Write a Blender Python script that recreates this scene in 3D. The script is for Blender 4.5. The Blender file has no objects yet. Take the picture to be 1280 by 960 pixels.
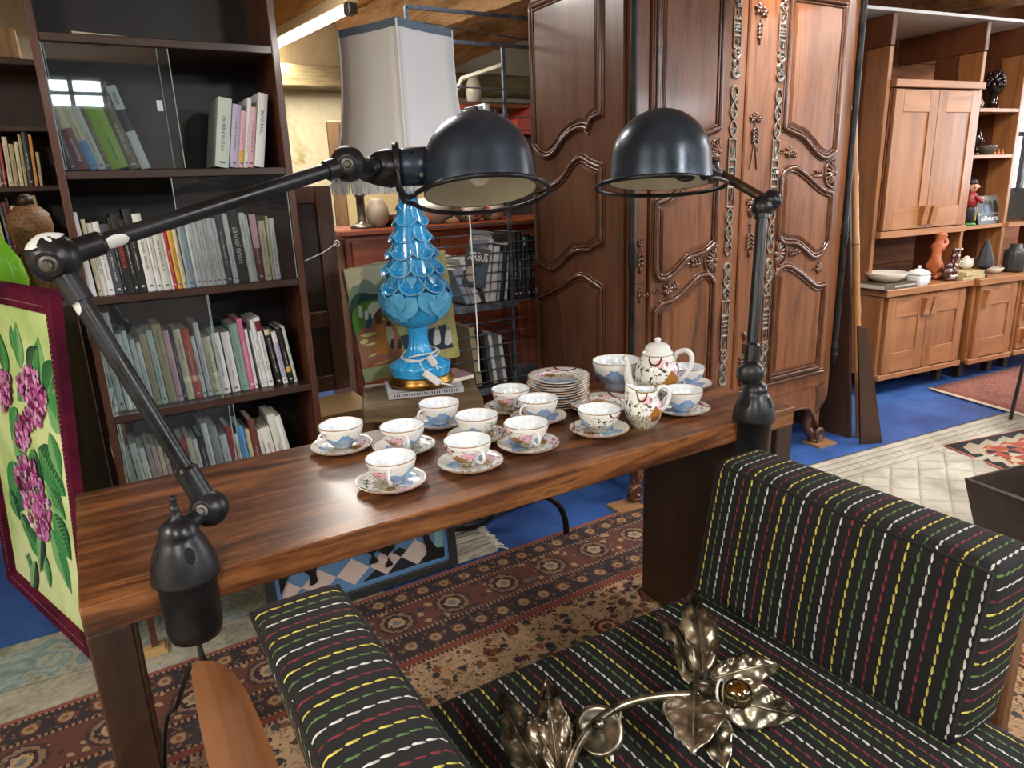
import bpy, bmesh, math, random
from math import sin, cos, pi, radians, sqrt, atan2, floor
from mathutils import Vector as V, Matrix as Mx
random.seed(7)
scn = bpy.context.scene
COL = scn.collection
# ------------------------------------------------------------------ camera (focal length in pixels of the 1280x960 frame)
FPX, EYE = 885.0, V((0, 0, 1.40))
_pi, _ro, _ya = radians(15.52), radians(-2.227), radians(30.823)
_f = V((sin(_ya), cos(_ya), 0)); _r = V((cos(_ya), -sin(_ya), 0)); _u = V((0, 0, 1))
FW = _f*cos(_pi) - _u*sin(_pi); _u2 = _u*cos(_pi) + _f*sin(_pi)
RT = _r*cos(_ro) + _u2*sin(_ro); UP = _u2*cos(_ro) - _r*sin(_ro)
cam = bpy.data.cameras.new('camera'); cam.sensor_width = 36; cam.lens = 36*FPX/1280; cam.clip_start = .02
co = bpy.data.objects.new('camera', cam); COL.objects.link(co)
co.matrix_world = Mx(((RT.x, UP.x, -FW.x, EYE.x), (RT.y, UP.y, -FW.y, EYE.y), (RT.z, UP.z, -FW.z, EYE.z), (0, 0, 0, 1)))
scn.camera = co
# measuring: a pixel of the photograph on a known plane of the room
def ray(x, y): return RT*((x-640)/FPX) - UP*((y-480)/FPX) + FW
def onP(x, y, p, n):
    d = ray(x, y); return EYE + d*((V(p)-EYE).dot(V(n))/d.dot(V(n)))
def onX(x, y, c): return onP(x, y, (c, 0, 0), (1, 0, 0))
def onY(x, y, c): return onP(x, y, (0, c, 0), (0, 1, 0))
def onZ(x, y, c): return onP(x, y, (0, 0, c), (0, 0, 1))
def dep(x, y, d): return EYE + ray(x, y)*d
def camvec(x, y, z): return (RT*x - UP*y + FW*z)
# ------------------------------------------------------------------ materials
def C(r, g, b):
    f = lambda c: (c/255/12.92) if c <= 10.3 else (((c/255+.055)/1.055)**2.4)
    return (f(r), f(g), f(b), 1)
class G:
    def __init__(s, name):
        s.m = bpy.data.materials.new(name); s.m.use_nodes = True; s.t = s.m.node_tree
        s.b = s.t.nodes['Principled BSDF']; s.tc = s.t.nodes.new('ShaderNodeTexCoord')
    def n(s, kind, **kw):
        x = s.t.nodes.new('ShaderNode'+kind)
        for k, v in kw.items(): setattr(x, k, v)
        return x
    def put(s, sock, v):
        if isinstance(v, bpy.types.NodeSocket): s.t.links.new(v, sock)
        elif v is not None: sock.default_value = v
    def ma(s, op, a, b=None, c=None, clamp=False):
        x = s.n('Math', operation=op, use_clamp=clamp)
        for i, v in enumerate((a, b, c)):
            if v is not None: s.put(x.inputs[i], v)
        return x.outputs[0]
    def sep(s, v):
        x = s.n('SeparateXYZ'); s.put(x.inputs[0], v); return x.outputs
    def comb(s, a, b, c=0.0):
        x = s.n('CombineXYZ'); [s.put(x.inputs[i], v) for i, v in enumerate((a, b, c))]; return x.outputs[0]
    def map(s, v, scale=(1, 1, 1), rot=(0, 0, 0), loc=(0, 0, 0)):
        x = s.n('Mapping'); s.put(x.inputs[0], v); x.inputs[1].default_value = loc; x.inputs[2].default_value = rot; x.inputs[3].default_value = scale; return x.outputs[0]
    def noise(s, v, sc, det=3, rough=.55, dist=0.0):
        x = s.n('TexNoise'); s.put(x.inputs['Vector'], v); x.inputs['Scale'].default_value = sc; x.inputs['Detail'].default_value = det
        x.inputs['Roughness'].default_value = rough; x.inputs['Distortion'].default_value = dist; return x.outputs[0]
    def vor(s, v, sc, out='Distance', feat='F1', rnd=1.0):
        x = s.n('TexVoronoi', feature=feat); s.put(x.inputs['Vector'], v); x.inputs['Scale'].default_value = sc; x.inputs['Randomness'].default_value = rnd; return x.outputs[out]
    def ramp(s, f, stops, mode='LINEAR'):
        x = s.n('ValToRGB'); x.color_ramp.interpolation = mode; e = x.color_ramp.elements
        while len(e) < len(stops): e.new(.5)
        for i, (p, c) in enumerate(stops): e[i].position = p; e[i].color = c if len(c) == 4 else (*c, 1)
        s.put(x.inputs[0], f); return x.outputs[0]
    def mix(s, f, a, b, mode='MIX'):
        x = s.n('Mix', data_type='RGBA', blend_type=mode); s.put(x.inputs[0], f); s.put(x.inputs[6], a); s.put(x.inputs[7], b); return x.outputs[2]
    def step(s, v, t): return s.ma('GREATER_THAN', v, t)
    def band(s, v, a, b): return s.ma('MULTIPLY', s.ma('GREATER_THAN', v, a), s.ma('LESS_THAN', v, b))
    def bump(s, h, st=.3, d=.002):
        x = s.n('Bump'); x.inputs['Strength'].default_value = st; x.inputs['Distance'].default_value = d; s.put(x.inputs['Height'], h); s.put(s.b.inputs['Normal'], x.outputs[0])
    def fin(s, col=None, rough=.5, metal=0.0, coat=0.0, spec=None):
        s.put(s.b.inputs['Base Color'], col); s.put(s.b.inputs['Roughness'], rough); s.put(s.b.inputs['Metallic'], metal)
        if coat: s.b.inputs['Coat Weight'].default_value = coat; s.b.inputs['Coat Roughness'].default_value = .12
        if spec is not None: s.b.inputs['Specular IOR Level'].default_value = spec
        return s.m
    @property
    def ob(s): return s.tc.outputs['Object']
    @property
    def uv(s): return s.tc.outputs['UV']
_pc = {}
def paint(c, rough=.5, metal=0.0, coat=0.0, var=.12):
    key = (c, rough, metal, coat)
    if key in _pc: return _pc[key]
    g = G('paint_%d_%d_%d' % c); k = C(*c); d = tuple(x*(1-var*2) for x in k[:3])+(1,)
    n = g.noise(g.ob, 14, 4)
    m = g.fin(g.mix(g.ma('MULTIPLY', n, 1.0, clamp=True), k, d) if var else k, rough, metal, coat); _pc[key] = m; return m
def wood(name, cols, axis='X', sc=1.0, rough=.4, coat=0.0, bump=.15, streak=.6):
    g = G(name); s = {'X': (.9, 9, 9), 'Y': (9, .9, 9), 'Z': (9, 9, .9)}[axis]
    v = g.map(g.ob, tuple(k*sc for k in s))
    n1 = g.noise(v, 1.6, 5, .6, 1.1); n2 = g.noise(g.map(g.ob, tuple(k*sc*5 for k in s)), 2.2, 3, .7)
    f = g.ma('ADD', g.ma('MULTIPLY', n1, 1-streak*.35), g.ma('MULTIPLY', n2, streak*.35))
    st = [(.3+.4*i/(len(cols)-1), C(*c)) for i, c in enumerate(cols)]
    col = g.ramp(f, st)
    if bump: g.bump(n2, bump, .001)
    return g.fin(col, rough, 0, coat)
def metalmat(name, c1, c2, rough=.35, sc=8, metal=1.0):
    g = G(name); n = g.noise(g.ob, sc, 5, .65)
    return g.fin(g.ramp(n, [(.35, C(*c1)), (.65, C(*c2))]), g.ramp(n, [(.3, (rough*.7,)*3), (.7, (min(1, rough*1.4),)*3)]), metal)
# ------------------------------------------------------------------ mesh building
class MB:
    def __init__(s): s.v = []; s.f = []; s.m = []; s.s = []; s.u = []
    def add(s, vs, fs, m=0, sm=False, uvs=None, M=None):
        o = len(s.v); s.v += [(M @ V(p)) if M is not None else V(p) for p in vs]
        for i, f in enumerate(fs):
            s.f.append([o+k for k in f]); s.m.append(m if not isinstance(m, list) else m[i]); s.s.append(sm); s.u.append(uvs[i] if uvs else None)
        return s
    def box(s, x0, x1, y0, y1, z0, z1, m=0, b=.002, M=None):
        c = ((x0+x1)/2, (y0+y1)/2, (z0+z1)/2); h = (abs(x1-x0)/2, abs(y1-y0)/2, abs(z1-z0)/2); b = min(b, min(h)*.45)
        vs = []; ix = {}
        for sx in (-1, 1):
            for sy in (-1, 1):
                for sz in (-1, 1):
                    for k in range(3):
                        sg = (sx, sy, sz); ix[(sx, sy, sz, k)] = len(vs)
                        vs.append(tuple(c[i]+sg[i]*(h[i]-(0 if i == k else b)) for i in range(3)))
        fs = []
        for k in range(3):
            a, d = [i for i in range(3) if i != k]
            for sg in (-1, 1):
                q = []
                for p, r in ((-1, -1), (1, -1), (1, 1), (-1, 1)):
                    t = [0, 0, 0]; t[k] = sg; t[a] = p; t[d] = r; q.append(ix[(*t, k)])
                fs.append(q)
            for p in (-1, 1):
                for r in (-1, 1):
                    t0 = [0, 0, 0]; t0[a] = p; t0[d] = r; t1 = list(t0); t0[k] = -1; t1[k] = 1
                    fs.append([ix[(*t0, a)], ix[(*t1, a)], ix[(*t1, d)], ix[(*t0, d)]])
        for sx in (-1, 1):
            for sy in (-1, 1):
                for sz in (-1, 1): fs.append([ix[(sx, sy, sz, k)] for k in range(3)])
        return s.add(vs, fs, m, False, None, M)
    def lathe(s, prof, n=32, m=0, M=None, sm=True, uvz=None, wob=None, a0=0, a1=2*pi):
        vs = []; fs = []; us = []; full = abs(a1-a0-2*pi) < 1e-6; nn = n if full else n+1
        vv = uvz or [i/(len(prof)-1) for i in range(len(prof))]
        for i, (r, z) in enumerate(prof):
            for k in range(nn):
                a = a0+(a1-a0)*k/n; rr = r*(wob(a, i) if wob else 1); vs.append((rr*cos(a), rr*sin(a), z))
        for i in range(len(prof)-1):
            for k in range(n):
                k2 = (k+1) % n if full else k+1
                q = [i*nn+k, i*nn+k2, (i+1)*nn+k2, (i+1)*nn+k]; uq = [(k/n, vv[i]), ((k+1)/n, vv[i]), ((k+1)/n, vv[i+1]), (k/n, vv[i+1])]
                if prof[i][0] == 0: q = [q[0], q[2], q[3]]; uq = [uq[0], uq[2], uq[3]]
                elif prof[i+1][0] == 0: q = q[:3]; uq = uq[:3]
                fs.append(q); us.append(uq)
        return s.add(vs, fs, m, sm, us, M)
    def tube(s, pts, r, n=10, m=0, closed=False, M=None, flat=1.0, sm=True, cap=True):
        pts = [V(p) for p in pts]; N = len(pts); rs = r if isinstance(r, (list, tuple)) else [r]*N
        T = []
        for i in range(N):
            if closed: t = pts[(i+1) % N]-pts[i-1]
            else: t = pts[min(i+1, N-1)]-pts[max(i-1, 0)]
            T.append(t.normalized() if t.length > 1e-9 else V((0, 0, 1)))
        nrm = T[0].orthogonal().normalized(); vs = []
        for i in range(N):
            nrm = (nrm-T[i]*nrm.dot(T[i])); nrm = nrm.normalized() if nrm.length > 1e-6 else T[i].orthogonal().normalized()
            bn = T[i].cross(nrm)
            for k in range(n):
                a = 2*pi*k/n; vs.append(pts[i]+nrm*(rs[i]*cos(a))+bn*(rs[i]*sin(a)*flat))
        fs = []; L = N if closed else N-1
        for i in range(L):
            j = (i+1) % N
            for k in range(n): fs.append([i*n+k, i*n+(k+1) % n, j*n+(k+1) % n, j*n+k])
        s.add(vs, fs, m, sm, None, M)
        if cap and not closed: s.add([vs[k] for k in range(n)], [list(range(n))], m, False, None, M); s.add(vs[-n:], [list(range(n))], m, False, None, M)
        return s
    def prism(s, poly, z0, z1, m=0, M=None, top=None):
        n = len(poly); vs = [(p[0], p[1], z0) for p in poly]+[(p[0], p[1], z1) for p in (top or poly)]
        fs = [list(range(n)), list(range(n, 2*n))]+[[i, (i+1) % n, n+(i+1) % n, n+i] for i in range(n)]
        return s.add(vs, fs, m, False, None, M)
    def ball(s, c, r, m=0, n=20, M=None, sq=(1, 1, 1)):
        k = n//2; T = Mx.Translation(V(c)) @ Mx.Diagonal((*sq, 1))
        return s.lathe([(0 if i in (0, k) else r*sin(pi*i/k), -r*cos(pi*i/k)) for i in range(k+1)], n, m, (M @ T) if M is not None else T)
    def rod(s, a, b, r, m=0, n=10): return s.tube([a, b], r, n, m)
def frame(o, z, x=None):
    z = V(z).normalized(); x = V(x) if x is not None else z.orthogonal(); x = (x-z*x.dot(z)).normalized(); y = z.cross(x); o = V(o)
    return Mx(((x.x, y.x, z.x, o.x), (x.y, y.y, z.y, o.y), (x.z, y.z, z.z, o.z), (0, 0, 0, 1)))
ROOTM = {}
def obj(name, mb, mats, parent=None, world=False, loc=None, norm=True):
    if not isinstance(mats, (list, tuple)): mats = [mats]
    me = bpy.data.meshes.new(name)
    vs = mb.v
    inv = None
    if world and parent is not None: inv = ROOTM[parent.name].inverted()
    elif loc is not None and parent is None and world: inv = Mx.Translation(V(loc)).inverted()
    if inv is not None: vs = [inv @ p for p in vs]
    me.from_pydata([tuple(p) for p in vs], [], mb.f)
    for m in mats: me.materials.append(m)
    me.polygons.foreach_set('material_index', mb.m); me.polygons.foreach_set('use_smooth', mb.s)
    if any(u is not None for u in mb.u):
        ul = me.uv_layers.new(name='uv').data; i = 0
        for f, u in zip(mb.f, mb.u):
            for k in range(len(f)):
                if u: ul[i].uv = u[k]
                i += 1
    if norm:
        bm = bmesh.new(); bm.from_mesh(me); bmesh.ops.recalc_face_normals(bm, faces=bm.faces); bm.to_mesh(me); bm.free()
    me.update()
    o = bpy.data.objects.new(name, me); COL.objects.link(o)
    if parent is not None:
        o.parent = parent; ROOTM[o.name] = ROOTM[parent.name]
    else:
        if loc is not None: o.location = loc
        ROOTM[o.name] = Mx.Translation(V(loc)) if loc is not None else Mx.Identity(4)
    return o
def tag(o, label, cat, group=None, kind=None):
    o['label'] = label; o['category'] = cat
    if group: o['group'] = group
    if kind: o['kind'] = kind
    return o
def thing(name, label, cat, loc=(0, 0, 0), rz=0.0, group=None):
    o = bpy.data.objects.new(name, None); COL.objects.link(o); o.location = loc; o.rotation_euler = (0, 0, rz); o.empty_display_size = .05
    ROOTM[o.name] = Mx.Translation(V(loc)) @ Mx.Rotation(rz, 4, 'Z'); return tag(o, label, cat, group)
def struct(name, mb, mats):
    o = obj(name, mb, mats); o['kind'] = 'structure'; return o
def dup(root, loc, rz=0.0, label=None, group=None):
    def cp(o, par):
        c = o.copy(); COL.objects.link(c); c.parent = par
        for ch in list(o.children): cp(ch, c)
        return c
    r = cp(root, None); r.location = loc; r.rotation_euler = (0, 0, rz)
    if label: r['label'] = label
    if group: r['group'] = group
    return r
# lettering: converted once from the built-in font
_tx = {}
def letters(words):
    obs = []
    for w in words:
        c = bpy.data.curves.new('t', 'FONT'); c.body = w; c.size = 1; c.offset = .012; c.resolution_u = 2
        o = bpy.data.objects.new('t', c); COL.objects.link(o); obs.append((w, o, c))
    dg = bpy.context.evaluated_depsgraph_get()
    for w, o, c in obs:
        me = o.evaluated_get(dg).to_mesh(); _tx[w] = ([tuple(v.co) for v in me.vertices], [list(p.vertices) for p in me.polygons]); o.evaluated_get(dg).to_mesh_clear()
    for w, o, c in obs: bpy.data.objects.remove(o); bpy.data.curves.remove(c)
letters(['AIRBUS', 'AIR FRANCE', 'LOUIS JOUVET', 'TOULOUSE', 'angleterre', 'ROMANO', 'Flammarion', 'Anne Dubois', "LA VIE D'A", 'ailleurs', 'le sc\u00e9l\u00e9rat', "La guin\u00e9e d'Auguste", "La parole de l'exclu", 'REVEL', 'APR\u00c8S MON BLEU', 'La Source', 'ILES'])
def put_text(mb, w, M, size, width=None, m=0):
    vs, fs = _tx[w]; x0 = min(v[0] for v in vs); x1 = max(v[0] for v in vs); y0 = min(v[1] for v in vs); y1 = max(v[1] for v in vs)
    sy = size/(y1-y0); sx = width/(x1-x0) if width else sy
    mb.add([((v[0]-(x0+x1)/2)*sx, (v[1]-(y0+y1)/2)*sy, 0) for v in vs], fs, m, False, None, M)
def ordw(i): return ['first', 'second', 'third', 'fourth', 'fifth', 'sixth', 'seventh', 'eighth', 'ninth', 'tenth', 'eleventh', 'twelfth', 'thirteenth', 'fourteenth', 'fifteenth', 'sixteenth', 'seventeenth', 'eighteenth', 'nineteenth', 'twentieth', 'twenty-first', 'twenty-second', 'twenty-third', 'twenty-fourth', 'twenty-fifth', 'twenty-sixth', 'twenty-seventh', 'twenty-eighth', 'twenty-ninth', 'thirtieth', 'thirty-first', 'thirty-second', 'thirty-third', 'thirty-fourth', 'thirty-fifth'][i]
def bez(p0, p1, p2, p3, n=12):
    p0, p1, p2, p3 = map(V, (p0, p1, p2, p3))
    return [p0*(1-t)**3+p1*3*t*(1-t)**2+p2*3*t*t*(1-t)+p3*t**3 for t in [i/n for i in range(n+1)]]
def catmull(P, n=6, closed=False):
    P = [V(p) for p in P]; out = []; N = len(P)
    for i in range(N if closed else N-1):
        a = P[i-1] if (closed or i) else P[0]; b = P[i]; c = P[(i+1) % N]; d = P[(i+2) % N] if (closed or i+2 < N) else P[-1]
        for k in range(n):
            t = k/n; out.append(((b*2)+(c-a)*t+(a*2-b*5+c*4-d)*t*t+(b*3-a-c*3+d)*t**3)*.5)
    if not closed: out.append(P[-1])
    return out
# ------------------------------------------------------------------ the shared materials
M_TABLE = wood('rosewood', [(24, 12, 8), (62, 33, 18), (94, 54, 29), (138, 88, 48), (50, 26, 15)], 'X', 1.1, .36, .08, .12, .9)
M_TLEG = wood('rosewood_leg', [(22, 12, 8), (46, 27, 17), (64, 38, 24)], 'Z', 1.1, .42, .08)
M_BCASE = wood('bookcase_wood', [(42, 21, 14), (74, 40, 27), (96, 56, 37)], 'Z', 1.6, .38, .2)
M_BSHELF = wood('bookcase_shelf', [(32, 20, 15), (56, 36, 27), (74, 48, 35)], 'X', 1.6, .42, .1)
M_BBACK = wood('bookcase_back', [(8, 8, 10), (15, 15, 18), (22, 22, 26)], 'X', 1.5, .45, .05)
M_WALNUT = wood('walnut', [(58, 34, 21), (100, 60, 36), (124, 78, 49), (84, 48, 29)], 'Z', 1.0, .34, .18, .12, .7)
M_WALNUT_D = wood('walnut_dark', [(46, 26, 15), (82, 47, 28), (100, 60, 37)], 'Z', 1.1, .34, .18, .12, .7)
M_WALNUT_C = wood('walnut_carved', [(48, 28, 18), (82, 49, 31), (98, 60, 40)], 'X', 1.3, .28, .3, .12, .6)
M_CHERRY = wood('cherry', [(116, 72, 42), (152, 100, 60), (166, 114, 74)], 'Z', .8, .4, .3, .08, .6)
M_CHERRY_X = wood('cherry_rail', [(124, 80, 48), (162, 110, 70), (176, 124, 84)], 'X', .8, .4, .12, .08, .6)
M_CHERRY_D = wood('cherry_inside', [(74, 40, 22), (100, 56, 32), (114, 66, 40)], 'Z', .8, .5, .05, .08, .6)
M_BEAM = wood('old_beam', [(84, 60, 38), (150, 112, 72), (190, 150, 104), (120, 86, 54)], 'Y', .8, .85, 0, .6, 1.0)
M_BEAMX = wood('old_beam_across', [(60, 50, 34), (112, 96, 66), (140, 122, 86), (82, 70, 48)], 'X', .8, .9, 0, .6, 1.0)
M_BOARD = wood('ceiling_board', [(150, 100, 46), (190, 138, 72), (206, 156, 88)], 'Y', .5, .7, 0, .2)
M_PLANKW = wood('wall_plank', [(70, 38, 20), (128, 74, 40), (158, 98, 56)], 'X', .6, .75, 0, .3)
M_DRESSER = wood('dresser_wood', [(90, 36, 18), (134, 62, 32), (150, 76, 42)], 'X', 1.0, .4, .15)
M_DPALE = wood('dresser_side_wood', [(120, 82, 62), (156, 112, 88), (170, 126, 100)], 'Z', 1.0, .6)
M_OLDW = wood('old_stool_wood', [(60, 48, 34), (98, 80, 56), (124, 104, 74)], 'X', 1.6, .6, 0, .4)
M_ARMW = wood('beech_arm', [(96, 60, 38), (124, 80, 50), (136, 92, 60)], 'Y', .9, .4, .15, .05, .4)
M_DOORW = wood('old_door_wood', [(60, 38, 26), (92, 60, 40), (108, 74, 50)], 'Z', 1.2, .55)
M_OAK = wood('mirror_oak', [(96, 70, 46), (140, 106, 72), (160, 124, 88)], 'Z', 1.4, .6)
M_DARKBRD = wood('dark_board', [(34, 20, 13), (56, 34, 22), (70, 44, 28)], 'Z', 1.0, .5, .05)
M_CRATE = wood('crate_wood', [(26, 19, 15), (46, 34, 26), (60, 46, 36)], 'X', 1.3, .5, .05)
M_BAMBOO = wood('bamboo', [(112, 72, 36), (148, 102, 56), (166, 120, 70)], 'Z', 1.2, .35, .1)
M_BLACKM = metalmat('black_enamel_metal', (20, 21, 24), (40, 42, 47), .34, 9, .35)
M_DOME = metalmat('dome_black_metal', (40, 49, 60), (60, 73, 88), .3, 4, .5)
M_BLACKIRON = metalmat('blackened_iron', (24, 24, 26), (46, 46, 48), .4, 20, .7)
M_STEEL = metalmat('cut_steel', (92, 89, 84), (138, 133, 126), .5, 30, .6)
M_WIRE = metalmat('grey_steel', (70, 78, 88), (112, 122, 134), .4, 20, .6)
M_BRASS = metalmat('tarnished_gilt_metal', (56, 50, 40), (196, 188, 166), .3, 13, .95)
M_GOLD = metalmat('gilt_base', (120, 88, 40), (186, 146, 74), .3, 14, .9)
M_PEWTER = metalmat('pewter', (98, 92, 80), (140, 132, 116), .35, 10, .9)
M_ENAMEL = paint((232, 228, 214), .35)
M_BULB = paint((236, 234, 226), .2, 0, 0, 0)
M_WHITEP = paint((224, 224, 222), .4)
M_CORDW = paint((226, 226, 222), .4, 0, 0, 0)
M_CORDB = paint((24, 24, 25), .5, 0, 0, 0)
M_PAGES = paint((226, 220, 204), .8)
M_INK = paint((30, 30, 32), .6, 0, 0, 0)
M_CHIP = paint((226, 228, 228), .45, 0, 0, .2)
def mk_glass():
    g = G('pane_glass'); g.t.nodes.remove(g.b); out = g.t.nodes['Material Output']
    tr = g.n('BsdfTransparent'); tr.inputs[0].default_value = (.95, .975, .98, 1); gl = g.n('BsdfGlossy'); gl.inputs['Roughness'].default_value = .015; gl.inputs[0].default_value = (1, 1, 1, 1)
    df = g.n('BsdfDiffuse'); df.inputs[0].default_value = (.5, .56, .62, 1)
    fr = g.n('Fresnel'); fr.inputs[0].default_value = 1.5
    m1 = g.n('MixShader'); g.put(m1.inputs[0], g.ma('ADD', g.ma('MULTIPLY', fr.outputs[0], 1.0), .015)); g.t.links.new(tr.outputs[0], m1.inputs[1]); g.t.links.new(gl.outputs[0], m1.inputs[2])
    m2 = g.n('MixShader'); g.put(m2.inputs[0], g.ma('MULTIPLY', g.noise(g.ob, 7, 4), .03)); g.t.links.new(m1.outputs[0], m2.inputs[1]); g.t.links.new(df.outputs[0], m2.inputs[2])
    g.t.links.new(m2.outputs[0], out.inputs[0]); return g.m
M_GLASS = mk_glass()
M_GEDGE = paint((150, 178, 176), .2, 0, 0, 0)
def mk_porcelain():
    g = G('painted_porcelain'); x = g.sep(g.uv); u, v = x[0], x[1]
    w1 = g.noise(g.comb(g.ma('MULTIPLY', u, 9.0), 3.1, 0.0), 1.0, 2); w2 = g.noise(g.comb(g.ma('MULTIPLY', u, 60.0), 1.7, 0.0), 1.0, 2)
    nb = g.noise(g.comb(g.ma('MULTIPLY', u, 26.0), g.ma('MULTIPLY', v, 7.0), 0.0), 1.0, 4, .7)
    white = C(232, 232, 228)
    hill = g.ma('SUBTRACT', g.ma('MULTIPLY_ADD', w1, 1.05, .0), v)
    inH = g.band(u, .0, .46)
    col = g.mix(g.ma('MULTIPLY', inH, g.ma('MULTIPLY', g.step(hill, 0.0), g.ma('SUBTRACT', 1.0, g.ma('MULTIPLY', hill, .9), clamp=True))), white, C(112, 156, 204))
    inP = g.band(u, .46, .97)
    pk = g.ma('ADD', g.ma('POWER', g.ma('MULTIPLY', g.ma('SUBTRACT', u, .925), 17.0), 2.0), g.ma('POWER', g.ma('MULTIPLY', g.ma('SUBTRACT', v, .56), 6.0), 2.0))
    col = g.mix(g.ma('MULTIPLY', g.ma('LESS_THAN', pk, 1.0), .9), col, C(232, 176, 200))
    pk2 = g.ma('ADD', g.ma('POWER', g.ma('MULTIPLY', g.ma('SUBTRACT', u, .76), 15.0), 2.0), g.ma('POWER', g.ma('MULTIPLY', g.ma('SUBTRACT', v, .78), 8.0), 2.0))
    col = g.mix(g.ma('MULTIPLY', g.ma('LESS_THAN', pk2, 1.0), .7), col, C(226, 170, 186))
    ground = g.ma('MULTIPLY', inP, g.ma('LESS_THAN', v, g.ma('MULTIPLY_ADD', w2, .42, .17)))
    col = g.mix(ground, col, g.ramp(nb, [(.35, C(70, 78, 52)), (.5, C(206, 204, 190)), (.6, C(150, 110, 52)), (.75, C(196, 150, 80))]))
    tree = g.ma('MULTIPLY', g.ma('MULTIPLY', inP, g.band(v, .3, .82)), g.step(nb, .565)); col = g.mix(tree, col, C(60, 72, 50))
    roof = g.ma('LESS_THAN', g.ma('ADD', g.ma('MULTIPLY', g.ma('ABSOLUTE', g.ma('SUBTRACT', u, .84)), 3.2), v), .62)
    col = g.mix(g.ma('MULTIPLY', roof, g.step(v, .34)), col, C(158, 108, 44))
    wallb = g.ma('MULTIPLY', g.band(u, .79, .89), g.band(v, .2, .34)); col = g.mix(wallb, col, C(120, 84, 40))
    arc = g.ma('ABSOLUTE', g.ma('SUBTRACT', g.ma('ADD', g.ma('POWER', g.ma('MULTIPLY', g.ma('SUBTRACT', u, .70), 12.0), 2.0), g.ma('POWER', g.ma('MULTIPLY', g.ma('SUBTRACT', v, 1.0), 3.0), 2.0)), .6))
    col = g.mix(g.ma('MULTIPLY', g.ma('LESS_THAN', arc, .14), g.ma('LESS_THAN', v, .97)), col, C(92, 62, 40))
    inner = g.step(v, 1.02); col = g.mix(inner, col, C(226, 234, 240))
    col = g.mix(g.band(v, .955, 1.015), col, C(150, 112, 66))
    return g.fin(col, .12, 0, .3)
M_PORC = mk_porcelain()
M_PORCW = paint((230, 232, 232), .12, 0, .3, 0)
def mk_stripes():
    g = G('striped_upholstery'); x = g.sep(g.uv); u, v = x[0], x[1]; S = .0225
    q = g.ma('DIVIDE', u, S); k = g.ma('FLOOR', q); t = g.ma('ADD', g.ma('SUBTRACT', g.ma('FRACT', q), .5), g.ma('MULTIPLY', g.ma('SUBTRACT', g.noise(g.comb(k, g.ma('MULTIPLY', v, 70.0), 0.0), 1.0, 2), .5), .16))
    ph = g.ma('FRACT', g.ma('MULTIPLY', k, .377))
    wv = g.noise(g.comb(g.ma('MULTIPLY', u, 40.0), g.ma('MULTIPLY', v, 60.0), 0.0), 1.0, 2)
    d = g.ma('FRACT', g.ma('ADD', g.ma('ADD', g.ma('DIVIDE', v, .0205), g.ma('MULTIPLY', t, -1.7)), ph))
    dd = g.ma('ABSOLUTE', g.ma('SUBTRACT', d, .5))
    wid = g.ma('MULTIPLY_ADD', g.ma('MULTIPLY', dd, dd), -.48, g.ma('MULTIPLY_ADD', wv, .13, .045))
    on = g.ma('MULTIPLY', g.ma('LESS_THAN', g.ma('ABSOLUTE', t), wid), g.ma('LESS_THAN', dd, .42))
    c4 = g.ma('MODULO', g.ma('ADD', k, 400.0), 4.0)
    yc = g.ramp(g.ma('DIVIDE', g.ma('ADD', c4, .5), 4.0), [(0, C(192, 180, 78)), (.25, C(116, 32, 44)), (.5, C(192, 194, 188)), (.75, C(78, 110, 58))], 'CONSTANT')
    cloth = g.mix(g.noise(g.map(g.uv, (900, 120, 1)), 1.0, 2), C(4, 5, 6), C(11, 12, 14))
    g.bump(g.ma('MULTIPLY', on, g.ma('SUBTRACT', 1.0, g.ma('MULTIPLY', dd, 1.5))), .8, .004)
    return g.fin(g.mix(on, cloth, yc), .85)
M_STRIPE = mk_stripes()
M_PIPING = paint((14, 15, 17), .8)
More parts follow.
